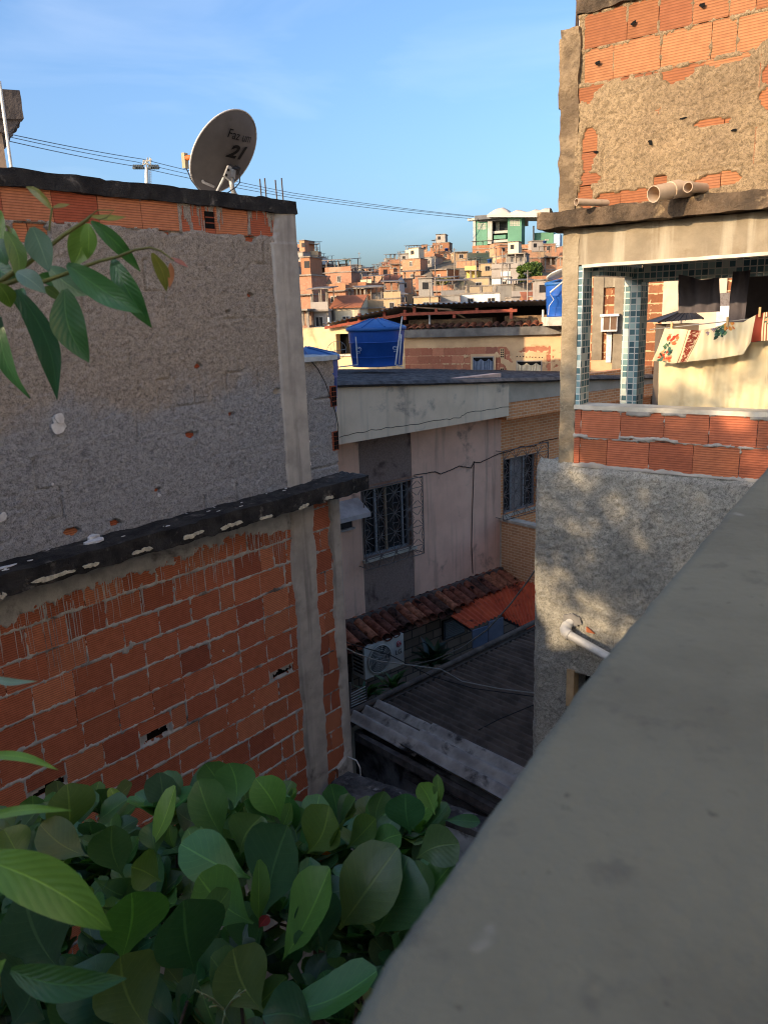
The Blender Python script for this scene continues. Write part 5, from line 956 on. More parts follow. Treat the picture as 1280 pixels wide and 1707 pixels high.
# ------------------------------------------------------------------ the far hillside of houses
def far_wall(name, brick=False):
    t = NT(name); u = t.uv(); co = t.pos(); c = t.attr()
    if brick:
        o = t.node('TexBrick'); t.link(u, o.inputs['Vector']); o.inputs['Scale'].default_value = 1; o.inputs['Brick Width'].default_value = 0.32; o.inputs['Row Height'].default_value = 0.21; o.inputs['Mortar Size'].default_value = 0.018
        o.inputs['Color1'].default_value = (0.85, 0.85, 0.85, 1); o.inputs['Color2'].default_value = (1.1, 1.1, 1.1, 1); o.inputs['Mortar'].default_value = (0.85, 0.95, 1.0, 1); c = t.mix(1.0, c, o.outputs[0], 'MULTIPLY')
        c = t.mix(t.math('MULTIPLY', t.ramp(t.noise(co, 0.35, 5, 0.6), 0.56, 0.62), 0.75), c, lin((166, 142, 118)))
    c = t.mix(t.math('MULTIPLY', t.ramp(t.noise(co, 0.7, 7, 0.7), 0.45, 0.75), 0.45), c, t.mix(1.0, c, (0.5, 0.47, 0.45), 'MULTIPLY'))
    c = t.mix(t.math('MULTIPLY', t.ramp(t.noise(co, 1.2, 5, 0.6, stretch=(1, 1, 0.12)), 0.55, 0.75), 0.4), c, lin((96, 86, 78)))
    return t.done(c, 0.92, None, 0.15)
M_HB, M_HR = far_wall('hill_block_wall', True), far_wall('hill_rendered_wall')
M_HC = mk('hill_concrete', (156, 142, 126), (116, 106, 96), 0.5, 0.92, 0, stain=(76, 70, 66), ss=0.4)
M_HD = mk('hill_opening', (40, 36, 36), (26, 24, 24), 1, 0.6, 0); M_HW = mk('hill_window_frame', (206, 196, 180), (150, 140, 128), 0.4, 0.8, 0)
M_HT = mk('hill_sheet_roof', (122, 112, 104), (84, 78, 74), 0.3, 0.85, 0, stain=(150, 140, 128), ss=0.5); M_HTILE = mk('hill_tile_roof', (160, 98, 68), (130, 80, 58), 0.5, 0.9, 0)
COLS = {'orange block': (M_HB, [(172, 122, 90), (182, 132, 100), (162, 112, 82), (190, 144, 112), (168, 120, 94)]), 'grey rendered': (M_HR, [(150, 142, 132), (134, 128, 120), (162, 150, 138)]), 'cream': (M_HR, [(214, 196, 164), (204, 184, 150)]),
        'whitewashed': (M_HR, [(224, 218, 206), (212, 206, 194)]), 'tan': (M_HR, [(186, 158, 122), (176, 146, 112)]), 'pinkish': (M_HR, [(190, 146, 122), (180, 140, 118)]), 'yellow': (M_HR, [(224, 196, 116)]), 'pale blue': (M_HR, [(150, 168, 176)])}
def P2(v):
    v = Vector(v); d = v.dot(FW); return 640 + F * v.dot(RT) / d, 853.5 - F * v.dot(UP) / d
NUMW = ['', 'one', 'two', 'three', 'four', 'five', 'six']
def hill_house(c, w, dp, st, rot, col, roof, rng, label, group='houses on the far hillside', drop=5.0, sh=2.6, twotone=None):
    """c: middle of the front at floor level"""
    c = Vector(c); d = V(math.cos(rot), math.sin(rot), 0); fr = Frame(c, (d.x, d.y)); o = thing('hillside_house', label, 'house', c, group); mt, tl = COLS[col]; tone = lin(rng.choice(tl)); h = w / 2
    mb = MB(); wins = []
    for k in range(st):
        z0, z1 = c.z + k * sh, c.z + (k + 1) * sh - 0.18; a = rng.uniform(-0.25, 0.25) if k else 0; b = rng.uniform(-0.4, 0.2) if k else 0; open_ = rng.random() < (0.42 if k == st - 1 else 0.2) and st > 1
        tn = tone if k < st - 1 or not twotone else lin(twotone)
        if k and rng.random() < 0.25: tn = lin(rng.choice(COLS['orange block'][1])) if col != 'orange block' else tuple(x * 0.8 for x in tone)
        if open_:
            mb.fbox(fr, -h, h, z0, z0 + 0.9, -dp, a, 0, tn)
            for u in (-h + 0.15, 0, h - 0.15): mb.fbox(fr, u - 0.13, u + 0.13, z0 + 0.9, z1, a - 0.26, a, 1)
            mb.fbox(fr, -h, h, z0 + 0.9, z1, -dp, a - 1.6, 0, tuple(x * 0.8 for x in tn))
        else:
            mb.fbox(fr, -h, h, z0 - (drop if k == 0 else 0), z1, -dp, a, 0, tn)
            n = max(1, int(w / 2.6)); 
            for i in range(n):
                if rng.random() < 0.88: wins.append((-h + (i + 0.5) * w / n + rng.uniform(-.3, .3), z0 + rng.uniform(0.8, 1.0), rng.choice((0.9, 1.1, 0.7)), rng.choice((1.0, 1.1, 0.8)), a, 0))
            if rng.random() < 0.6: wins.append((-dp * rng.uniform(0.3, 0.7), z0 + 0.9, 0.9, 1.0, -h, 1))
        mb.fbox(fr, -h - 0.12, h + 0.12, z1, z1 + 0.18, -dp - 0.1, max(a, 0) + rng.choice((0.1, 0.1, 0.6)), 1)
        if rng.random() < 0.5: mb.fbox(fr, -h - 0.02, -h + 0.2, z0 - 1, z1, a - 0.2, a + 0.03, 1); mb.fbox(fr, h - 0.2, h + 0.02, z0 - 1, z1, a - 0.2, a + 0.03, 1)
    mb.build('wall', [mt, M_HC], o); top = c.z + st * sh
    fs = Frame(fr.pt(-h, 0, 0), (fr.n.x, fr.n.y))
    for (u, z, ww, wh, a, side) in wins[:8]:
        b = MB(); g = fr if not side else Frame(fr.p - fr.d * h, (-fr.n.x * -1, -fr.n.y * -1))
        if side:
            # the end wall that catches the sun: plane through the left end, u runs along the depth
            q = lambda u_, v_, w_: fr.pt(-h - w_, v_, u_)
            def sb(u0, u1, v0, v1, w0, w1, m): b.hexa([q(u0, v0, w1), q(u1, v0, w1), q(u1, v0, w0), q(u0, v0, w0), q(u0, v1, w1), q(u1, v1, w1), q(u1, v1, w0), q(u0, v1, w0)][::1], m)
            sb(u - ww / 2, u + ww / 2, z, z + wh, -0.02, 0.06, 1); sb(u - ww / 2 + .1, u + ww / 2 - .1, z + .1, z + wh - .1, 0.0, 0.075, 0)
        else:
            b.fbox(fr, u - ww / 2, u + ww / 2, z, z + wh, a - 0.02, a + 0.05, 1); b.fbox(fr, u - ww / 2 + .09, u - .03, z + .09, z + wh - .09, a, a + 0.065, 0); b.fbox(fr, u + .03, u + ww / 2 - .09, z + .09, z + wh - .09, a, a + 0.065, 0)
        b.build('window', [M_HD, M_HW], o)
    if roof == 'canopy':
        b = MB(); zc = top + rng.uniform(1.9, 2.3)
        for u in (-h + 0.2, 0, h - 0.2):
            for w_ in (-0.3, -dp + 0.3): b.fbox(fr, u - 0.06, u + 0.06, top, zc + (0.35 if w_ < -1 else 0), w_ - 0.06, w_ + 0.06, 1)
        q = fr.pt; b.hexa([q(-h - .3, zc, .5), q(h + .3, zc, .5), q(h + .3, zc + .4, -dp - .3), q(-h - .3, zc + .4, -dp - .3), q(-h - .3, zc + .09, .5), q(h + .3, zc + .09, .5), q(h + .3, zc + .49, -dp - .3), q(-h - .3, zc + .49, -dp - .3)], 0)
        b.fbox(fr, -h, h, top, top + 0.8, -0.15, 0.02, 2, tone); b.build('canopy', [M_HT, M_HC, mt], o)
    elif roof == 'parapet':
        b = MB(); ph_ = rng.uniform(0.7, 1.2); tn = lin(rng.choice(COLS['orange block'][1]))
        b.fbox(fr, -h, h, top, top + ph_, -0.15, 0, 0, tn); b.fbox(fr, -h, -h + .15, top, top + ph_, -dp, -0.16, 0, tn); b.fbox(fr, h - .15, h, top, top + ph_ * 0.8, -dp, -0.16, 0, tn); b.fbox(fr, -h, h, top, top + ph_, -dp - 0.01, -dp + 0.14, 0, tn); b.build('parapet', [M_HB], o)
    elif roof == 'room':
        b = MB(); tn = lin(rng.choice(COLS[rng.choice(['orange block', 'cream', 'grey rendered'])][1])); a0_ = rng.uniform(-h, -h * 0.2); b.fbox(fr, a0_, a0_ + w * 0.55, top, top + 2.3, -dp + 0.3, -1.2, 0, tn); b.fbox(fr, a0_ - .15, a0_ + w * 0.55 + .15, top + 2.3, top + 2.45, -dp + .1, -1.0, 1); b.fbox(fr, a0_ + 0.5, a0_ + 1.3, top + 0.9, top + 1.8, -1.3, -1.17, 2); b.build('roof_room', [M_HR, M_HC, M_HD], o)
    elif roof == 'tile':
        b = MB(); q = fr.pt; b.hexa([q(-h - .3, top, .4), q(h + .3, top, .4), q(h + .3, top + 1.3, -dp * .5), q(-h - .3, top + 1.3, -dp * .5), q(-h - .3, top + .12, .4), q(h + .3, top + .12, .4), q(h + .3, top + 1.42, -dp * .5), q(-h - .3, top + 1.42, -dp * .5)]); b.prism([q(-h, top - .1, -0.02), q(-h, top + 1.25, -dp * .5 + .1), q(-h, top - .1, -dp + .1)], fr.d * w, 1, tone); b.build('tiled_roof', [M_HTILE, mt], o)
    return o, fr, top, h, dp
rng = random.Random(2024); HILL = []
LAND = [('left of the green station', 745, 400), ('below the green station', 840, 418), ('by the round tree', 885, 455), ('by the palm on the crest', 577, 437), ('near the crest palm dip', 640, 447), ('by the middle palm', 592, 467), ('above the long retaining wall', 830, 470), ('beside the grey retaining wall', 770, 490), ('above the red canopy beams', 700, 500), ('beside the left house corner', 500, 470), ('on the left skyline', 510, 410), ('on the pale mid slope', 680, 440), ('on the right skyline', 930, 415), ('above the cream wing', 545, 520)]
ROOFW = {'canopy': 'roof canopy', 'parapet': 'block parapet', 'room': 'rooftop room', 'flat': 'flat roof', 'tile': 'tiled roof'}
def plan(x, y, Y, w, dp, st, rot, col, roof, z=None, tt=None):
    HILL.append(dict(x=x, Y=Y, w=w, dp=dp, st=st, rot=rot, col=col, roof=roof, z=z, tt=tt, y=y))
def hand(x0, x1, yt, yb, Y, col, roof, rot=-0.25, st=None, dp=6.0, tt=None):
    """a notable house from its front rectangle in the photograph"""
    c = at_y((x0 + x1) / 2, yb, Y); w = (x1 - x0) / F * Y / math.cos(rot) * 0.98; hgt = (yb - yt) / F * Y; st = st or max(1, round(hgt / 2.75)); plan(c.x, c.y, Y, w, dp, st, rot, col, roof, c.z + (hgt - st * 2.75), tt)
for a in [(583, 611, 478, 508, 118, 'cream', 'parapet', -0.5, 2), (611, 638, 487, 508, 119, 'grey rendered', 'parapet', 0.25, 1), (493, 521, 456, 512, 112, 'orange block', 'room', -0.3, 3), (541, 577, 484, 507, 125, 'orange block', 'parapet', -0.35, 1), (491, 506, 420, 440, 175, 'grey rendered', 'room', -0.4, 1), (506, 531, 425, 442, 178, 'tan', 'canopy', 0.1, 1), (661, 688, 463, 490, 150, 'tan', 'flat', 0.1, 2),
          (775, 793, 449, 470, 165, 'yellow', 'canopy', -0.3, 2), (820, 834, 462, 478, 140, 'whitewashed', 'flat', -0.2, 1), (835, 850, 460, 477, 140, 'whitewashed', 'canopy', -0.2, 1), (768, 832, 487, 508, 112, 'whitewashed', 'flat', -0.15, 1), (760, 793, 434, 452, 190, 'orange block', 'flat', -0.2, 1), (788, 818, 414, 428, 230, 'orange block', 'canopy', -0.2, 1), (671, 700, 430, 452, 190, 'orange block', 'room', -0.35, 2), (652, 668, 440, 460, 195, 'orange block', 'canopy', 0.2, 1), (676, 696, 421, 432, 235, 'cream', 'canopy', -0.2, 1), (722, 748, 404, 425, 240, 'orange block', 'room', -0.25, 2), (731, 750, 418, 436, 215, 'orange block', 'flat', -0.3, 2),
          (905, 926, 405, 422, 215, 'orange block', 'flat', 0.1, 2), (908, 928, 427, 450, 175, 'orange block', 'canopy', 0.05, 2), (800, 822, 438, 452, 175, 'tan', 'flat', -0.1, 1), (820, 862, 446, 458, 158, 'grey rendered', 'canopy', -0.15, 1), (720, 745, 448, 460, 165, 'orange block', 'flat', -0.5, 1), (556, 600, 512, 530, 88, 'cream', 'tile', -0.2, 1), (600, 640, 510, 524, 92, 'tan', 'canopy', 0.1, 1), (494, 515, 512, 550, 84, 'orange block', 'flat', -0.2, 2), (520, 548, 515, 540, 86, 'grey rendered', 'canopy', -0.1, 1), (640, 668, 495, 508, 112, 'tan', 'canopy', 0.0, 1), (690, 730, 492, 506, 108, 'tan', 'room', -0.1, 1), (735, 766, 490, 504, 110, 'grey rendered', 'flat', -0.1, 1), (775, 815, 462, 476, 142, 'tan', 'flat', -0.1, 1)]: hand(*a)
nh = len(HILL); Y = 258.0; row = 0
while Y > 92:
    p = -0.135 + rng.uniform(0, 0.02)
    while p < 0.245:
        w = rng.uniform(3.0, 5.2); x = (p + w / Y / 2) * Y; gap = rng.choice((0, 0.3, 0.6, 1.2, 2.2)); z = float(terr(x, Y)); px, py = P2((x, Y, z + 2)); st = rng.choice((1, 1, 2, 2, 2, 3)); 
        ok = True
        for q in HILL[:nh]:
            qx, qy = P2((q['x'], q['Y'], q['z'] + 1.5)) if q['z'] is not None else (0, 0)
            if q['z'] is not None and abs(qx - px) < (q['w'] / q['Y'] + w / Y) * F * 0.42 and abs(q['Y'] - Y) < 6 : ok = False
            if q['z'] is not None and Y < q['Y'] and abs(qx - px) < (q['w'] / q['Y'] + w / Y) * F * 0.40 and py - st * 2.75 / Y * F < qy + 3: st = 1; ok = ok and (py - 2.75 / Y * F > qy - 9)
        if 862 < px < 912 and 436 < py < 490: ok = False
        sky_y = float(np.interp(px, [470, 500, 532, 545, 562, 578, 640, 655, 676, 700, 722, 750, 770, 790, 890, 960], [404, 402, 416, 428, 432, 442, 450, 438, 420, 420, 408, 406, 414, 410, 406, 400]))
        while st > 1 and P2((x, Y, z + st * 2.55 + 1.6))[1] < sky_y: st -= 1
        if P2((x, Y, z + st * 2.55 + 0.4))[1] < sky_y: ok = False
        if ok and not (955 < px): plan(x, None, Y, w, rng.uniform(4, 6), st, rng.uniform(-0.5, 0.25), rng.choice(['orange block'] * 11 + ['grey rendered'] * 4 + ['cream'] * 4 + ['whitewashed'] * 2 + ['tan'] * 6 + ['pinkish'] * 2 + ['pale blue']), rng.choice(['flat', 'flat', 'canopy', 'canopy', 'parapet', 'parapet', 'room', 'tile']), z)
        p += (w + gap) / Y
    Y -= rng.uniform(5.4, 7.2); row += 1
used = {}; TANKS = []
for q in HILL:
    px, py = P2((q['x'], q['Y'], q['z'] + q['st'] * 1.4)); l = min(LAND, key=lambda l: abs(l[1] - px) * 0.8 + abs(l[2] - py) * 1.5)[0]
    q['lb'] = '%s-storey %s house, %s, %s' % (NUMW[q['st']], q['col'], ROOFW[q['roof']], l); q['px'] = px; q['py'] = py; used.setdefault(q['lb'], []).append(q)
ORD = ['leftmost', 'second from left', 'third from left', 'fourth from left', 'fifth from left', 'sixth from left', 'seventh from left']
for k, qs in used.items():
    if len(qs) > 1:
        qs.sort(key=lambda q: q['px'])
        if len(qs) == 2 and abs(qs[0]['py'] - qs[1]['py']) > 8: 
            u, d = sorted(qs, key=lambda q: q['py']); u['lb'] += ', the higher'; d['lb'] += ', the lower'
        else:
            for q, o in zip(qs, ORD): q['lb'] += ', ' + o
for i, q in enumerate(HILL):
    o, fr, top, h, dp = hill_house((q['x'], q['Y'], q['z']), q['w'], q['dp'], q['st'], q['rot'], q['col'], q['roof'], rng, q['lb'], 'houses on the far hillside')
    q['o'] = o
    if q['roof'] in ('flat', 'parapet', 'room') and rng.random() < 0.22: TANKS.append((fr.pt(rng.uniform(-h * .4, h * .6), top, -dp * rng.uniform(0.3, 0.6)), q))
M_HTANK = mk('hill_tank_blue', (44, 78, 134), (36, 66, 116), 0.6, 0.5, 0)
for p, q in TANKS:
    t = MB(); t.lathe(p, [(0.001, 0), (0.42, 0), (0.5, 0.75), (0.55, 0.75), (0.55, 0.82), (0.12, 0.95), (0.001, 0.95)], 14); o = t.build('roof_water_tank', M_HTANK)
    w = q['lb'].split(' house,')[0]; loc = q['lb'].split(', ', 2)[2].replace(' the ', ' '); tag(o, 'blue tank on %s house roof, %s' % (w.split('-storey ')[1], loc), 'water tank', 'small blue tanks on the hillside roofs')
for k in range(10):                                                     # thin poles between the houses
    q = rng.choice(HILL); p = V(q['x'] + q['w'] * 0.6, q['Y'] - 1.0, q['z']); hgt = rng.uniform(6, 9); t = MB(); t.tube([p - V(0, 0, 3), p + V(0, 0, hgt)], [0.10, 0.07], 6); t.box(p + V(0, 0, hgt - 0.3), V(0.45, 0.1, 0), V(0, 0.04, 0), V(0, 0, 0.04)); tag(t.build('utility_pole', M_HC), 'thin grey pole by a %s house, %s' % (q['col'], q['lb'].split(', ', 2)[2]), 'pole', 'utility poles on the hillside')
# long grey retaining wall and the white washing of small sheds in front
def simple_wall(x0, x1, yt, yb, Y, lb, col):
    a, b = at_y(x0, yt, Y), at_y(x1, yt, Y); f = Frame(a, (b.x - a.x, 0.001)); zb = at_y(x0, yb, Y).z; o = thing('retaining_wall', lb, 'wall', f.pt(0, zb - 3, 0)); W_ = (b - a).length
    m = MB(); m.fbox(f, 0, W_, zb - 3, a.z, -0.4, 0, 0, lin(col)); m.build('wall', M_HR, o); m = MB(); m.fbox(f, -0.1, W_ + .1, a.z, a.z + 0.2, -0.5, 0.08); m.build('coping', M_HC, o)
    for k in (0.02, 0.5, 0.96): m = MB(); m.fbox(f, W_ * k, W_ * k + 0.35, zb - 3, a.z - 0.01, 0, 0.12); m.build('buttress', M_HC, o)
simple_wall(822, 884, 476, 504, 128, 'long grey concrete retaining wall below the round tree', (140, 134, 126)); simple_wall(776, 822, 478, 494, 129, 'short tan concrete retaining wall left of the long grey one', (170, 150, 122))
# ------------------------------------------------------------------ green cable car station on the crest
G = Frame(at_y(840, 404, 300), (0.95, -0.31)); gs = thing('cable_car_station', 'green cable car station with a pale wavy shell roof on the crest of the hill', 'station', G.pt(0, 20, -8))
M_GRN = mk('station_green', (96, 140, 114), (84, 126, 102), 0.15, 0.7, 0, stain=(90, 140, 114), ss=0.2, st=(0.6, 0.8)); M_SHELL = mk('shell_roof', (190, 180, 166), (164, 154, 140), 0.1, 0.6, 0); M_SGREY = mk('station_grey', (120, 118, 116), (92, 92, 92), 0.3, 0.8, 0); M_SPALE = mk('station_pale', (184, 178, 166), (160, 154, 144), 0.3, 0.8, 0)
def gb(x0, x1, yt, yb, w0, w1, name, m, holes=None):
    a, b = G.px(x0, yt, w1), G.px(x1, yb, w1); mb = MB(); mb.fbox(G, min(a[0], b[0]), max(a[0], b[0]), min(a[1], b[1]), max(a[1], b[1]), w0, w1, 0)
    if holes:
        nx, ny, hx0, hx1, hy0, hy1 = holes
        for i in range(nx):
            for j in range(ny):
                sx, sy = (hx1 - hx0) / nx, (hy1 - hy0) / ny; c0, c1 = G.px(hx0 + i * sx + 0.3 * 0.5, hy0 + j * sy + 0.3 * 0.5, w1), G.px(hx0 + (i + 1) * sx - 0.5, hy0 + (j + 1) * sy - 0.5, w1); mb.fbox(G, c0[0], c1[0], min(c0[1], c1[1]), max(c0[1], c1[1]), w1 - 0.1, w1 + 0.05, 1)
    return mb.build(name, m, gs)
gb(793, 812, 366, 410, -10, 0, 'left_tower', [M_GRN, M_SPALE], (7, 4, 795.5, 810.5, 371.5, 382.5)); gb(846, 869, 358.5, 410, -8, 1.0, 'right_tower', [M_GRN, M_SPALE], (6, 4, 850, 866.5, 365.5, 376.5))
gb(812.5, 820, 366, 406, -1.5, 0.6, 'pale_pillar', M_SPALE); gb(788.5, 792.5, 365, 412, -2, 0.4, 'ladder_mast', M_SPALE); gb(820, 846, 366, 405, -10, -5, 'dark_hall', mk('hall_dark', (66, 70, 72), (52, 54, 56), 0.4, 0.8, 0)); gb(820, 846, 385, 387.5, -5, -0.5, 'gallery', M_SPALE); gb(823, 843, 392, 397, -5, 0.2, 'gallery', M_GRN); gb(820, 846, 400, 402.5, -5, -0.2, 'gallery', M_SPALE)
gb(826, 832, 370, 385, -5, -4.2, 'window', M_SPALE); gb(791, 848, 359, 362, -9, 2.5, 'deck', M_SGREY); gb(797, 845, 361.5, 366, -9, 0.8, 'machinery', M_SGREY); gb(779, 797, 363.5, 366, -2, 1.2, 'cable_arm', M_SPALE)
gb(871.5, 880, 366.5, 376.0, -9, -8.1, 'window', M_SPALE); gb(888, 890, 376, 403, -7, -6.2, 'ladder_mast', M_SPALE)
gb(889, 922, 388, 412, -16, -8, 'annex', [M_GRN, M_SPALE], (3, 1, 908, 915, 398, 401)); gb(920, 933, 390, 412, -16, -8.2, 'annex', mk('annex_blue', (170, 188, 206), None, 1, 0.8, 0))
mb = MB(); nu = 60
prof = np.interp(np.linspace(0, 1, nu), [0, .06, .14, .24, .32, .36, .40, .46, .54, .62, .68, .76, .84, .92, 1], [359, 353, 348, 346, 350, 355, 353.5, 350, 351, 353.5, 353, 349, 350.5, 347, 347])
xsx = np.linspace(815, 918, nu); X = np.zeros((8, nu, 3))
for j in range(nu):
    u, v = G.px(xsx[j], prof[j], 0); v0 = G.px(xsx[j], 361, 0)[1]
    for i in range(8): t_ = i / 7; X[i, j] = G.pt(u, v0 + (v - v0) * (0, .45, .75, .92, 1.03, 1.05, .8, 0)[i], (4.5, 4.4, 4.0, 3, 1, -3, -8, -10.5)[i])
mb.grid(X, 0); Yy = X.copy(); Yy[..., 2] -= 0.5; mb.grid(Yy, 0, flip=True); mb.build('shell_roof', M_SHELL, gs)
# ------------------------------------------------------------------ cable car pylon and ropes
py_ = thing('cable_car_pylon', 'white cable car pylon with a crosshead of pulleys rising behind the block house roof', 'pylon', at_y(246, 420, 230)); K2 = Frame(at_y(245, 280, 230), (1, 0))
pp = lambda x, y, w=0: K2.at(x, y, w)
mb = MB(); mb.tube([at_y(246, 420, 230), pp(244.5, 278)], [0.75, 0.5], 12); mb.build('mast', M_WHITE, py_)
mb = MB(); 
for a, b in (((236, 277), (252, 264)), ((252, 277), (240, 266)), ((238, 268), (253, 266)), ((244, 278), (246, 262)), ((250, 262), (252, 277)), ((240, 266), (238, 277))): mb.tube([pp(*a), pp(*b)], 0.18, 5)
mb.build('headframe', M_SPALE, py_)
for x0, x1 in ((222.5, 240), (248, 265.5)):
    mb = MB(); a, b = pp(x0, 278), pp(x1, 278); mb.box((a + b) / 2, (b - a) / 2, V(0, 0.5, 0), V(0, 0, 0.14))
    for k in range(6): c = a.lerp(b, (k + .5) / 6); mb.lathe(c + V(0, -0.6, -0.25), [(0.001, 0), (0.42, 0), (0.42, 0.25), (0.001, 0.25)], 10, axis=(0, 1, 0)); mb.lathe(c + V(0, -0.6, 0.35), [(0.001, 0), (0.25, 0), (0.25, 0.25), (0.001, 0.25)], 8, axis=(0, 1, 0))
    mb.build('pulley_train', mk('pulley_dark', (74, 80, 84), None, 1, 0.6, 0), py_)
mb = MB()
for x in (249.5, 252): mb.tube([pp(x, 330), pp(x, 284)], 0.06, 4)
for k in range(14): mb.tube([pp(249.5, 284 + k * 3), pp(252, 284 + k * 3)], 0.05, 4)
mb.build('ladder', M_SGREY, py_)
def rope(pts, r, lb):
    q = [at_y(*p) for p in pts]; s = []
    for a, b in zip(q[:-1], q[1:]):
        for k in range(10): t_ = k / 10; s.append(a.lerp(b, t_) - V(0, 0, 0.35 * 4 * t_ * (1 - t_)))
    s.append(q[-1]); mb = MB(); mb.tube(s, r, 5); tag(mb.build('cable_car_rope', mk('rope_grey', (96, 100, 108), None, 1, 0.6, 0)), lb, 'cable', 'ropes of the cable car')
rope([(-60, 206, 150), (237, 264.5, 230), (487, 321, 262), (790, 360, 299)], 0.085, 'uppermost cable car rope passing over the pylon head')
rope([(-60, 210, 150), (226, 269, 230), (487, 325, 262), (790, 361, 299)], 0.075, 'middle cable car rope just under the uppermost one')
rope([(-60, 217, 150), (222, 276, 230), (487, 329, 262), (786, 364, 299)], 0.085, 'lowest cable car rope reaching the green station')
# ------------------------------------------------------------------ trees among the houses
def leaf_mat(name, tr=0.25, rough=0.5, veins=False, spec=0.35):
    t = NT(name); c = t.attr(); u = t.sep(t.uv())
    if veins:
        mid = t.ramp(t.math('ABSOLUTE', u[0]), 0.055, 0.02); w = t.math('SINE', t.math('MULTIPLY', t.math('SUBTRACT', u[1], t.math('MULTIPLY', t.math('ABSOLUTE', u[0]), 0.28)), 60.0)); side = t.math('MULTIPLY', t.ramp(w, 0.95, 1.0), 0.2)
        c = t.mix(t.math('MULTIPLY', t.ramp(t.noise(t.pos(), 30, 5, 0.6), 0.4, 0.75), 0.3), c, t.mix(1.0, c, (0.6, 0.7, 0.6), 'MULTIPLY'))
        c = t.mix(t.math('MULTIPLY', t.ramp(t.noise(t.pos(), 70, 3, 0.6), 0.70, 0.78), 0.6), c, lin((92, 84, 44)))
        c = t.mix(t.math('MAXIMUM', t.math('MULTIPLY', mid, 0.65), side), c, t.mix(1.0, c, (2.2, 1.9, 1.7), 'MULTIPLY'))
        nm = t.bump(t.math('ADD', t.math('MULTIPLY', w, 0.12), t.math('MULTIPLY', mid, -1.0)), 0.25, 0.004, t.bump(t.noise(t.pos(), 45, 3), 0.2, 0.004))
    else: nm = None
    m = t.done(c, rough, nm, spec); tr_n = t.node('BsdfTranslucent'); t.link(t.mix(1.0, c, (1.3, 1.5, 0.6), 'MULTIPLY'), tr_n.inputs[0]); ms_ = t.node('MixShader'); ms_.inputs[0].default_value = tr
    t.link(t.b.outputs[0], ms_.inputs[1]); t.link(tr_n.outputs[0], ms_.inputs[2]); t.link(ms_.outputs[0], t.out.inputs[0]); return m
M_FARLEAF = leaf_mat('far_leaves', 0.2, 0.6); M_BARK = mk('bark', (104, 88, 72), (70, 58, 48), 8, 0.95, 0.6, 30, 0.01)
def crown_quads(mb, c, R_, n, size, cols, rng, clumps=14):
    cl = []
    for _ in range(clumps):
        v = Vector((rng.gauss(0, 1), rng.gauss(0, 1), rng.gauss(0, 1))).normalized() * rng.uniform(0.35, 0.85); cl.append((Vector((v.x * R_[0], v.y * R_[1], v.z * R_[2])), rng.uniform(0.25, 0.42), rng.uniform(0.65, 1.3)))
    for _ in range(n):
        o, r, br = rng.choice(cl); v = Vector((rng.gauss(0, 1), rng.gauss(0, 1), rng.gauss(0, 1))).normalized() * (rng.random() ** 0.4); p = Vector(c) + o + Vector((v.x * R_[0] * r, v.y * R_[1] * r, v.z * R_[2] * r))
        a = Vector((rng.gauss(0, 1), rng.gauss(0, 1), rng.gauss(0, 0.6))).normalized(); b = a.orthogonal().normalized(); s = size * rng.uniform(0.6, 1.3); q = br * rng.uniform(0.8, 1.2); t = tuple(x * q for x in lin(rng.choice(cols)))
        mb.face([p - a * s, p + b * s * 0.5, p + a * s, p - b * s * 0.5], 0, t)
def far_tree(x0, x1, yt, yb, Y, n, lb, cols, trunk=2.5, size=0.3, name='round_tree'):
    c = at_y((x0 + x1) / 2, (yt + yb) / 2, Y); rx, rz = (x1 - x0) / 2 / F * Y, (yb - yt) / 2 / F * Y; base = V(c.x, c.y, c.z - rz - trunk); t = thing(name, lb, 'tree', base, 'trees among the hillside houses')
    mb = MB(); crown_quads(mb, c, (rx, rx, rz), n, size, cols, rng); mb.build('crown', M_FARLEAF, t)
    mb = MB(); mb.tube([base, V(c.x + .2, c.y, c.z - rz * 0.5), V(c.x, c.y, c.z + rz * 0.3)], [0.3, 0.22, 0.08], 8); mb.tube([V(c.x + .2, c.y, c.z - rz * .5), V(c.x + rx * .5, c.y, c.z)], [0.15, 0.05], 6); mb.tube([V(c.x + .2, c.y, c.z - rz * .5), V(c.x - rx * .5, c.y, c.z + .2)], [0.15, 0.05], 6); mb.build('trunk', M_BARK, t)
DG = [(72, 92, 40), (92, 110, 46), (58, 76, 34), (110, 122, 52)]
far_tree(864, 911, 433, 476, 150, 6500, 'large round green tree on the slope right of the white twin house', DG, 2.5, 0.28)
far_tree(888, 902, 400, 412, 230, 700, 'small dark tree below the green station annex', DG, 2, 0.3); far_tree(722, 752, 462, 478, 145, 900, 'straggly yellowish bushy tree on the slope left of the retaining walls', [(124, 120, 66), (96, 98, 50), (140, 128, 76)], 1, 0.22, 'bushy_tree')
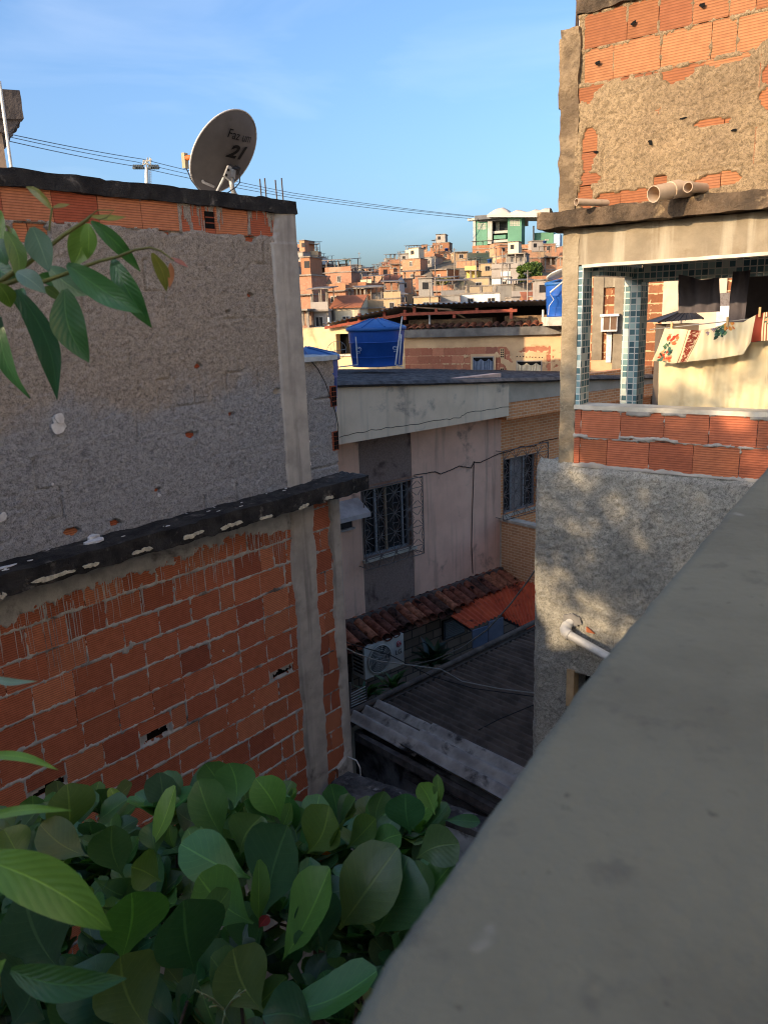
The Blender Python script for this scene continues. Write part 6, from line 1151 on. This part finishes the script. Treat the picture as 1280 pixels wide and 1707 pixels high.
def palm(x, yt, yb, Y, lb, sc=1.0):
    c = at_y(x, (yt + yb) / 2, Y); R_ = (yb - yt) / F * Y * 0.75 * sc; base = V(c.x, c.y, c.z - 7); t = thing('palm_tree', lb, 'palm', base, 'palms among the hillside houses'); mb = MB()
    for k in range(20):
        a = 2 * math.pi * k / 20 + rng.uniform(-.15, .15); up_ = rng.uniform(0.1, 1.3); prev = c
        pts = [c + V(math.cos(a), math.sin(a), 0) * (R_ * s) + V(0, 0, R_ * (up_ * s - (0.6 + up_ * .5) * s * s)) for s in np.linspace(0, 1, 8)]
        for i in range(1, 8):
            d = (pts[i] - pts[i - 1]).normalized(); sd = d.cross(V(0, 0, 1)).normalized()
            for sg in (-1, 1):
                for f in (0, 0.5): p = pts[i - 1].lerp(pts[i], f); L_ = R_ * 0.22 * (1.15 - i / 9); tip = p + sd * sg * L_ + d * L_ * 0.6 - V(0, 0, L_ * 0.35); tn = tuple(x * rng.uniform(.7, 1.25) for x in lin((96, 112, 54))); mb.face([p, p + d * R_ * 0.05, tip], 0, tn)
    mb.build('crown', M_FARLEAF, t); mb = MB(); mb.tube([base, c], [0.28, 0.18], 8); mb.build('trunk', M_BARK, t)
palm(577, 426, 441, 190, 'palm standing clear on the skyline above the left houses'); palm(592, 454, 470, 150, 'palm in the middle of the slope below the cream houses', 1.0)
# ------------------------------------------------------------------ leaves close to the camera
M_LEAF = leaf_mat('almond_leaf', 0.24, 0.36, True, 0.5); M_MLEAF = leaf_mat('mango_leaf', 0.22, 0.34, True, 0.45); M_TWIG = mk('green_twig', (112, 116, 66), (92, 92, 54), 12, 0.7, 0.2)
def leaf(mb, B, T, width, nrm, shape, tone, fold=0.25, arch=0.12, wave=0.02, rng=random, seg=11):
    """one leaf from base B to tip T; nrm points out of its upper face"""
    B, T = Vector(B), Vector(T); L_ = (T - B).length; d = (T - B).normalized(); s = d.cross(nrm)
    if s.length < 1e-4: s = d.orthogonal()
    s.normalize(); n = s.cross(d).normalized(); ph = rng.uniform(0, 6.28); k0 = len(mb.v); cols = (-1, -0.5, 0, 0.5, 1); asym = rng.uniform(-0.12, 0.12); tw = rng.uniform(-0.35, 0.35)
    for i in range(seg):
        t = i / (seg - 1); h = width / 2 * shape(t); c = B + d * (L_ * t) + n * (arch * L_ * 4 * t * (1 - t)) + s * (asym * L_ * math.sin(math.pi * t)); a = tw * t; s2 = s * math.cos(a) + n * math.sin(a); n2 = n * math.cos(a) - s * math.sin(a)
        for q in cols: w_ = wave * L_ * math.sin(t * 11 + ph + q) * abs(q); p = c + s2 * (h * q) + n2 * (fold * h * abs(q) ** 1.3 + w_); mb.v.append(tuple(p))
    for i in range(seg - 1):
        for j in range(4):
            a = k0 + i * 5 + j; mb.f.append((a, a + 1, a + 6, a + 5)); mb.m.append(0); mb.t.append(tone); mb.sm.append(True)
            mb.uv[len(mb.f) - 1] = [(cols[j], i / (seg - 1)), (cols[j + 1], i / (seg - 1)), (cols[j + 1], (i + 1) / (seg - 1)), (cols[j], (i + 1) / (seg - 1))]
def sh_almond(t):
    if t < 0.10: return 0.04 + 0.5 * t
    u = (t - 0.10) / 0.90; return max(0.03, (0.09 + 0.93 * math.sin(math.pi * 0.5 * min(1, u / 0.62)) ** 1.25) * (1 if u < 0.62 else math.sqrt(max(0, 1 - ((u - 0.62) / 0.385) ** 2.3))))
def sh_mango(t): return max(0.02, math.sin(math.pi * min(1, t * 0.97 + 0.03)) ** 0.8 * (1.15 - 0.35 * t)) if t < 0.97 else 0.03
rng = random.Random(31)
# --- Indian almond tree below the parapet: crown top lies about two metres under the camera
GREENS = [(88, 124, 66), (80, 116, 62), (72, 110, 64), (96, 132, 62), (82, 118, 72), (70, 106, 62)]; BRIGHT = [(116, 156, 66), (104, 150, 70), (126, 162, 74)]; OLIVE = [(92, 118, 60), (98, 122, 66), (86, 114, 58)]
al = thing('almond_tree', 'broad leaved almond tree filling the gap below the parapet with big glossy green leaves', 'tree', V(-0.4, 2.6, GZ))
CP_ = lambda x, y: (x / 1.6, 1220 + y / 1.6)
def base_pt(x, y, dz=0.0):
    px, py = CP_(x, y); return at_z(px, py, -1.90 + dz)
LV = [(185, 262, 180, 140, 112, 0), (240, 335, 108, 248, 84, 2), (297, 215, 295, 150, 30, 1), (330, 390, 300, 250, 92, 0), (395, 318, 468, 145, 52, 1), (420, 330, 412, 240, 60, 0), (610, 205, 548, 85, 76, 0), (625, 205, 612, 84, 90, 0), (600, 290, 528, 130, 92, 0), (748, 238, 682, 125, 82, 1), (735, 240, 650, 190, 44, 0), (640, 332, 700, 226, 120, 2), (668, 392, 482, 300, 112, 4),
      (700, 510, 768, 252, 150, 3), (676, 512, 530, 385, 118, 1), (690, 505, 690, 342, 46, 1), (820, 325, 878, 198, 104, 2), (880, 312, 905, 252, 60, 2), (320, 622, 352, 430, 150, 0), (470, 612, 612, 422, 66, 2), (520, 645, 490, 450, 160, 3), (755, 612, 880, 366, 112, 0), (868, 590, 850, 420, 100, 3), (905, 528, 1062, 310, 140, 2), (1000, 545, 1090, 335, 170, 3), (1110, 340, 1225, 300, 92, 0), (1095, 275, 1082, 165, 92, 3), (1000, 255, 1025, 160, 50, 0), (925, 312, 1002, 232, 62, 2), (1160, 222, 1118, 138, 50, 1), (1172, 205, 1166, 114, 26, 2), (1180, 236, 1280, 240, 30, 0), (880, 470, 1034, 578, 76, 2), (705, 752, 622, 580, 124, 2), (640, 690, 562, 600, 92, 0), (715, 742, 1005, 640, 96, 0), (400, 800, 322, 600, 230, 2), (160, 640, 62, 420, 210, 3), (90, 640, 210, 800, 130, 0), (250, 392, 350, 440, 70, 0), (300, 800, 180, 640, 150, 3), (20, 800, 60, 610, 170, 3), (500, 720, 560, 800, 90, 0), (840, 800, 700, 760, 110, 3), (960, 700, 860, 690, 90, 0), (430, 400, 350, 360, 90, 2), (560, 340, 500, 260, 60, 0), (980, 330, 1070, 275, 60, 4), (260, 240, 340, 180, 60, 0), (400, 250, 480, 180, 40, 0), (150, 330, 40, 330, 90, 0), (60, 360, 10, 260, 80, 2), (830, 590, 800, 530, 44, 3), (848, 600, 850, 545, 40, 3), (870, 605, 905, 560, 36, 3), (580, 250, 470, 210, 60, 3), (720, 300, 640, 290, 50, 3)]
mb = MB(); TIPS = []
def almond(bx, by, tx, ty, wpx, ck, dz=0.0, lift=None):
    b = base_pt(bx, by, dz); px, py = CP_(tx, ty); up_ = by - ty; Yt = b.y + (0.02 if up_ > 60 else -0.06) + rng.uniform(-0.03, 0.05) + 0.0012 * max(0, 60 - up_); t = at_y(px, py, max(0.5, Yt)); w = wpx / 1.6 / F * b.length; w = min(w, 0.75 * (t - b).length + 0.02)
    pal = [GREENS, BRIGHT, OLIVE, [(62, 98, 66), (56, 92, 62), (68, 106, 72)], [(92, 146, 76), (86, 140, 74)]][ck]; tone = tuple(x * rng.uniform(0.85, 1.15) for x in lin(rng.choice(pal)))
    view = -((b + t) / 2).normalized(); n = (view * 0.75 + V(rng.uniform(-.45, .45), rng.uniform(-.2, .3), 0.45 + rng.uniform(-.2, .3))).normalized()
    leaf(mb, b, t, w * 1.08, n, sh_almond, tone, rng.uniform(0.12, 0.45), rng.uniform(-0.14, 0.16), rng.uniform(0.01, 0.03), rng); return b
for q in LV: TIPS.append(almond(*q))
# rosettes filling the crown behind and beneath
for k in range(160):
    x, y = rng.uniform(-60, 1150), (rng.uniform(180, 860) if k < 100 else rng.uniform(230, 520)); dz = rng.uniform(-0.55, -0.13)
    if y < 250 and not 60 < x < 900: y += 150
    lim = 300 + 0 * x
    c = base_pt(x, y, dz)
    if c.x > 0.05 + (c.y - 0.7) * 0.55: continue
    n = rng.randint(6, 9); a0_ = rng.uniform(0, 6.28); TIPS.append(c)
    for i in range(n):
        a = a0_ + i * 2.4; el = rng.uniform(0.4, 1.35); L_ = rng.uniform(0.10, 0.25); t = c + V(math.cos(a) * math.cos(el), math.sin(a) * math.cos(el), math.sin(el) * 0.8) * L_
        if t.z > -1.66 or t.y > 3.5: continue
        tone = tuple(v * rng.uniform(0.75, 1.15) for v in lin(rng.choice(GREENS + OLIVE[:1]))); leaf(mb, c, t, L_ * rng.uniform(0.42, 0.64), V(math.cos(a) * -0.5, math.sin(a) * -0.5, 0.9), sh_almond, tone, rng.uniform(0.1, 0.35), rng.uniform(-0.1, 0.12), 0.015, rng, 9)
for a, b, dz in ((838, 372, -.2),):
    c = base_pt(a, b, dz); leaf(mb, c, c + V(.07, .03, .05), 0.06, V(-.2, -.6, .7), sh_almond, lin((206, 112, 36)), 0.2, 0.0, 0.02, rng)
mb.build('crown', M_LEAF, al)
mb = MB(); c = base_pt(692, 512); leaf(mb, c + V(0, -.02, 0), c + V(0.035, -.02, 0.045), 0.035, V(0, -1, .3), sh_almond, lin((176, 70, 76)), 0.2, 0, 0.01, rng); mb.build('young_red_leaf', M_LEAF, al)
mb = MB(); fork = V(-0.35, 2.3, -3.6); mb.tube([V(-0.4, 2.6, GZ), V(-0.42, 2.5, -5), fork], [0.11, 0.09, 0.07], 10)
for a in np.linspace(0, 6.28, 9)[:-1]:
    e = V(-0.35 + 0.75 * math.cos(a), 2.1 + 0.75 * math.sin(a), -2.5); mb.tube([fork, fork.lerp(e, .5) + V(0, 0, -.08), e], [0.045, 0.034, 0.022], 7)
    near = sorted(TIPS, key=lambda p: (p - e).length)[:16]
    for p in near: mb.tube([e, e.lerp(p, .55) - V(0, 0, .06), p], [0.012, 0.008, 0.005], 5)
mb.build('trunk', M_BARK, al)
mb = MB(); c = base_pt(600, 745, 0.05)
for p in ((540, 700), (520, 690), (655, 690), (560, 735), (640, 705), (600, 760)): t = at_y(*CP_(*p), c.y - 0.05); mb.tube([c, c.lerp(t, .5) + V(0, 0, .01), t], 0.0028, 5)
mb.tube([base_pt(590, 800, 0), c, at_y(*CP_(640, 690), c.y)], 0.003, 5)
for s in np.linspace(.1, 1, 7): p = c.lerp(at_y(*CP_(525, 692), c.y - .05), s); mb.lathe(p, [(0.001, -.005), (.005, 0), (.001, .005)], 6)
mb.build('flower_spike', mk('spike_green', (150, 158, 110), None, 9, 0.7, 0), al)
# --- mango tree left of the camera: hanging leaves in view, crown out of frame towards the sun
mg = thing('mango_tree', 'mango tree reaching in from the left with long drooping leaves over the block house', 'tree', V(-3.9, -0.2, GZ))
ML = [(28, 482, 95, 667, 44, 0), (0, 528, 50, 664, 30, 0), (108, 482, 148, 604, 56, 1), (112, 440, 238, 522, 44, 2), (188, 432, 253, 546, 40, 1), (152, 368, 234, 452, 26, 1), (141, 372, 121, 444, 44, 3), (147, 372, 146, 432, 28, 3), (54, 378, 82, 452, 50, 4), (28, 453, 76, 489, 32, 4), (81, 445, 146, 492, 38, 4), (74, 478, 104, 502, 18, 3), (-14, 400, 12, 442, 34, 1), (-6, 470, 18, 512, 32, 3), (10, 385, 30, 470, 30, 3), (38, 480, 34, 520, 24, 1), (64, 460, 112, 470, 24, 1), (0, 350, 8, 420, 22, 3), (254, 421, 277, 485, 24, 5), (284, 438, 282, 480, 11, 6), (285, 429, 314, 446, 9, 6), (87, 348, 43, 311, 15, 5), (88, 345, 117, 340, 9, 5), (151, 360, 210, 361, 11, 5), (20, 380, 44, 440, 20, 3), (-20, 440, 30, 470, 40, 1)]
MT = [[(44, 78, 52)], [(56, 100, 48), (50, 92, 48)], [(62, 112, 62)], [(96, 126, 58), (84, 116, 54)], [(112, 138, 122), (98, 126, 112)], [(126, 122, 62)], [(150, 92, 56)]]
mb = MB(); Ym = 1.22
for bx, by, tx, ty, wp, ck in ML:
    Yl = Ym + rng.uniform(-.05, .05); b, t = at_y(bx, by, Yl), at_y(tx, ty, Yl + rng.uniform(-.03, .03)); tone = tuple(x * rng.uniform(.9, 1.1) for x in lin(rng.choice(MT[ck]))); n = (V(rng.uniform(-.3, .4), -1, rng.uniform(0.1, .7))).normalized()
    leaf(mb, b, t, wp / F * Yl * 0.96, n, sh_mango, tone, rng.uniform(.1, .35), rng.uniform(-.06, .1), 0.012, rng, 14)
for bx, by, tx, ty, wp, ck, Yl in [(-40, 1428, 186, 1552, 92, 3, .72), (18, 1618, 211, 1632, 62, 1, .70), (-30, 1262, 97, 1284, 17, 3, .8), (-30, 1368, 120, 1352, 18, 3, .8), (-20, 1128, 62, 1136, 14, 4, .85), (-40, 1650, 10, 1600, 40, 3, .7)]:
    b, t = at_y(bx, by, Yl), at_y(tx, ty, Yl); leaf(mb, b, t, wp / F * Yl * 1.05, V(0.1, -.75, .65), sh_mango, lin(rng.choice(MT[ck] if ck != 3 else [(108, 152, 68)])), .2, 0.10, .01, rng, 14)
# dappling crown towards the sun, with gaps between its branches
CL = []
for k in range(215):
    v = V(rng.gauss(0, 1), rng.gauss(0, 1), rng.gauss(0, 1)).normalized(); c = V(-5.6, -0.6, 1.65) + V(v.x * 2.0, v.y * 1.6, v.z * 1.35) * rng.uniform(.3, 1); CL.append(c)
for c in CL:
    for i in range(17):
        a = rng.uniform(0, 6.28); el = rng.uniform(-0.9, 0.35); L_ = rng.uniform(.16, .24); b = c + V(rng.uniform(-.06, .06), rng.uniform(-.06, .06), rng.uniform(-.06, .06)); t = b + V(math.cos(a) * math.cos(el), math.sin(a) * math.cos(el), math.sin(el)) * L_
        leaf(mb, b, t, L_ * .26, V(0, 0, 1), sh_mango, tuple(x * rng.uniform(.8, 1.2) for x in lin((58, 96, 50))), .2, .05, .01, rng, 5)
mb.build('crown', M_MLEAF, mg)
mb = MB(); hub = V(-4.6, -0.5, 0.4); mb.tube([V(-3.9, -.2, GZ), V(-4.1, -.25, -3), hub], [.2, .16, .12], 10)
for k in range(0, len(CL), 2): mb.tube([hub, hub.lerp(CL[k], .5) + V(rng.uniform(-.4, .4), rng.uniform(-.4, .4), rng.uniform(-.2, .3)), CL[k]], [.02, .011, .004], 6)
y = Ym; bp = at_y(-60, 500, y); mb.tube([V(-4.3, -.35, -0.6), V(-2.6, .5, -0.1), V(-1.2, 1.1, 0.0), bp, at_y(-5, 472, y)], [.05, .035, .02, .008, .006], 7); mb.tube([V(-2.6, .5, -.1), V(-1.4, .7, -.8), at_y(-60, 1500, .72), at_y(-30, 1430, .72)], [.02, .014, .008, .004], 6)
mb.build('trunk', M_BARK, mg)
def twig(pts, r): mb.tube([at_y(x, y_, Ym) for x, y_ in pts], r, 6)
mb = MB(); twig([(-8, 474), (20, 455), (45, 440), (70, 420), (105, 392), (145, 366), (152, 358)], [.0045, .004, .0036, .0034, .003, .0028, .0016]); twig([(-6, 478), (30, 466), (70, 470), (120, 452), (165, 435), (195, 428), (225, 416), (250, 412), (268, 418), (290, 434)], [.0045, .004, .0034, .003, .0026, .0024, .002, .002, .0016, .001]); twig([(82, 384), (84, 366), (87, 346)], .0016); twig([(-5, 370), (14, 378), (32, 440)], .0026); twig([(150, 360), (162, 350), (190, 350), (178, 362), (165, 366)], .0009)
mb.build('twig', M_TWIG, mg)
# --- leafy plants in the dark yard
def yard_plant(p, n, Ls, lb, cols):
    t = thing('yard_plant', lb, 'plant', V(p.x, p.y, GZ), 'plants in the dark yard'); m = MB()
    for k in range(n):
        a = rng.uniform(0, 6.28); el = rng.uniform(.2, 1.2); L_ = rng.uniform(.7, 1.1) * Ls; tp = p + V(math.cos(a) * math.cos(el), math.sin(a) * math.cos(el), math.sin(el)) * L_; leaf(m, p, tp, L_ * .26, V(0, 0, 1), sh_mango, tuple(x * rng.uniform(.7, 1.2) for x in lin(rng.choice(cols))), .2, .12, .02, rng, 7)
    m.build('leaves', M_LEAF, t); m = MB(); m.tube([V(p.x, p.y, GZ), p], .015, 6); m.build('stem', M_BARK, t)
yard_plant(at_y(655, 1152, 10.6), 24, .42, 'spiky green plant in the dark yard below the air conditioner', [(72, 104, 62), (60, 92, 54)])
yard_plant(at_y(612, 1165, 9.9), 22, .3, 'smaller dark plant beside the white drying rack', [(54, 84, 50), (64, 96, 56)]); yard_plant(at_y(720, 1110, 11.4), 40, .5, 'dense dark shrub in the yard right of the air conditioner', [(34, 54, 36), (44, 64, 42)])
# ------------------------------------------------------------------ the parapet the photograph is taken over
EP = [(560, 1760), (585, 1707), (640, 1600), (700, 1520), (760, 1432), (860, 1292), (900, 1232), (970, 1140), (1050, 1042), (1130, 950), (1200, 868), (1285, 770), (1420, 620)]
EQ = []
for (xa, ya), (xb, yb) in zip(EP[:-1], EP[1:]): EQ += [(xa + (xb - xa) * k / 7, ya + (yb - ya) * k / 7) for k in range(7)]
E3 = [at_z(x, y, -0.30) for x, y in EQ + [EP[-1]]]; E3 = [V(E3[0].x - 0.02, -0.35, -0.3)] + E3
pw = thing('parapet_wall', 'broad blurred grey concrete parapet crossing the lower right corner', 'wall', V(0.8, 0.5, -1.4))
t = NT('parapet_cement'); co = t.pos(); c = t.mix(t.ramp(t.noise(co, 5, 6, .6), .35, .65), lin((126, 122, 104)), lin((113, 109, 93))); c = t.mix(t.math('MULTIPLY', t.ramp(t.noise(co, 26, 4, .55), .58, .72), .45), c, lin((92, 88, 80))); c = t.mix(t.math('MULTIPLY', t.ramp(t.noise(co, 70, 3, .5), .68, .78), .6), c, lin((70, 68, 62))); c = t.mix(t.math('MULTIPLY', t.ramp(t.noise(co, 17, 3, .5), .72, .8), .5), c, lin((186, 180, 168)))
M_PAR = t.done(c, .9, t.bump(t.noise(co, 60, 5, .65), .5, .004, t.bump(t.noise(co, 14, 4), .22, .008)), .2)
mb = MB(); n = len(E3); sm = []
for i in range(n):
    d = (E3[min(i + 1, n - 1)] - E3[max(i - 1, 0)]).normalized(); o = V(-d.y, d.x, 0)          # outwards, away from the viewer
    sm.append((E3[i], o))
rowsX = []
for k, (out, dz) in enumerate([(-1.4, 0.004), (-0.7, 0.003), (-0.3, 0.002), (-0.1, 0.001), (-0.012, 0.0), (-0.004, -0.001), (0.0, -0.004), (0.002, -0.010), (0.003, -0.03), (0.003, -1.1)]):
    r = []
    for i, (p, o) in enumerate(sm):
        e = (float(fbm(i * 0.9, 3.0, 5, 3)) - 0.5) * 0.006 * max(0.4, p.y) * (1 if k > 3 else 0); r.append(tuple(p + V(-0.8, 0.6, 0) * (out + e) + V(0, 0, dz)))
    rowsX.append(r)
# the inner rows share one straight line well to the right
for k in (0, 1): rowsX[k] = [tuple(V(2.2 if k == 0 else max(0.9, sm[i][0].x + .5), sm[i][0].y - (0.5 if k == 0 else .2), -0.3)) for i in range(n)]
mb.grid(np.array(rowsX), 0, smooth=True); mb.build('coping', M_PAR, pw)
# ------------------------------------------------------------------ the camera's own house, then unseen houses added for shade and bounce
oh = thing('camera_house', 'house the photograph is taken from, standing behind the camera', 'house', V(-1.5, -2.5, GZ)); mb = MB(); mb.abox(-3.4, 0.3, -4, -1.0, GZ, 1.3); mb.build('wall', M_PEACH, oh); mb = MB(); mb.abox(-3.5, 0.4, -4.2, -0.9, 1.3, 1.38); mb.build('roof_slab', M_CONC, oh)
mb = MB(); mb.abox(0.9, 4, -1.0, 1.2, GZ, -0.36); mb.build('balcony', M_CONC, oh)
n2 = thing('added_house', 'unseen low block house added behind the camera to shade the almond leaves', 'house', V(-6, -4, GZ)); mb = MB(); mb.abox(-9, -3.45, -7, -1.0, GZ, 0.62); mb.build('wall', M_HB, n2); mb = MB(); mb.abox(-9.2, -3.42, -7.2, -0.9, 0.62, 0.74); mb.build('roof_slab', M_CONC, n2)  # unseen house added to keep the sun off the almond leaves
n3 = thing('added_house', 'unseen house added behind the block house to shade the dark corrugated roof', 'house', V(-4, 11.5, GZ)); mb = MB(); mb.abox(-6.2, -2.4, 9.8, 13.5, GZ, 1.38); mb.build('wall', M_HR, n3); mb = MB(); mb.abox(-6.3, -2.35, 9.7, 13.6, 1.38, 1.48); mb.build('roof_slab', M_CONC, n3)  # unseen house added to shade the pink house roof and big tank
n4 = thing('added_house', 'taller unseen house added behind the block house to shade the peach house', 'house', V(-4, 15.5, GZ)); mb = MB(); mb.abox(-5.5, -2.15, 14.6, 16.4, GZ, 1.95); mb.build('wall', M_HR, n4); mb = MB(); mb.abox(-5.6, -2.12, 14.5, 16.5, 1.95, 2.05); mb.build('roof_slab', M_CONC, n4)  # unseen house added to cast the shade band across the peach house
n5 = thing('added_house', 'unseen tall white house added right of the camera to bounce light', 'house', V(7, -1, GZ)); mb = MB(); NW = Frame((5.2, -7, 0), (0, 1)); NW2 = [(1.2, 2.2), (4.2, 5.2), (7.0, 8.0)]  # unseen white house added as a reflector for the shaded walls
mb.abox(4.6, 9, -7, 2.6, GZ, 6.5); mb.build('wall', mk('bounce_white_render', (226, 220, 206), (208, 200, 184), 1.5, 0.9, 0.3, 40), n5); mb = MB(); mb.abox(4.4, 9.2, -7.2, 2.8, 6.5, 6.7); mb.build('roof_slab', M_CONC, n5)
for a, b in NW2:  # windows dressing the added reflector house
    for z in (-3.2, 0.2, 3.4):
        mb = MB(); mb.abox(4.56, 4.59, -7 + a, -7 + b, z, z + 1.1); mb.build('window', M_GLASS, n5)
bpy.context.view_layer.update()
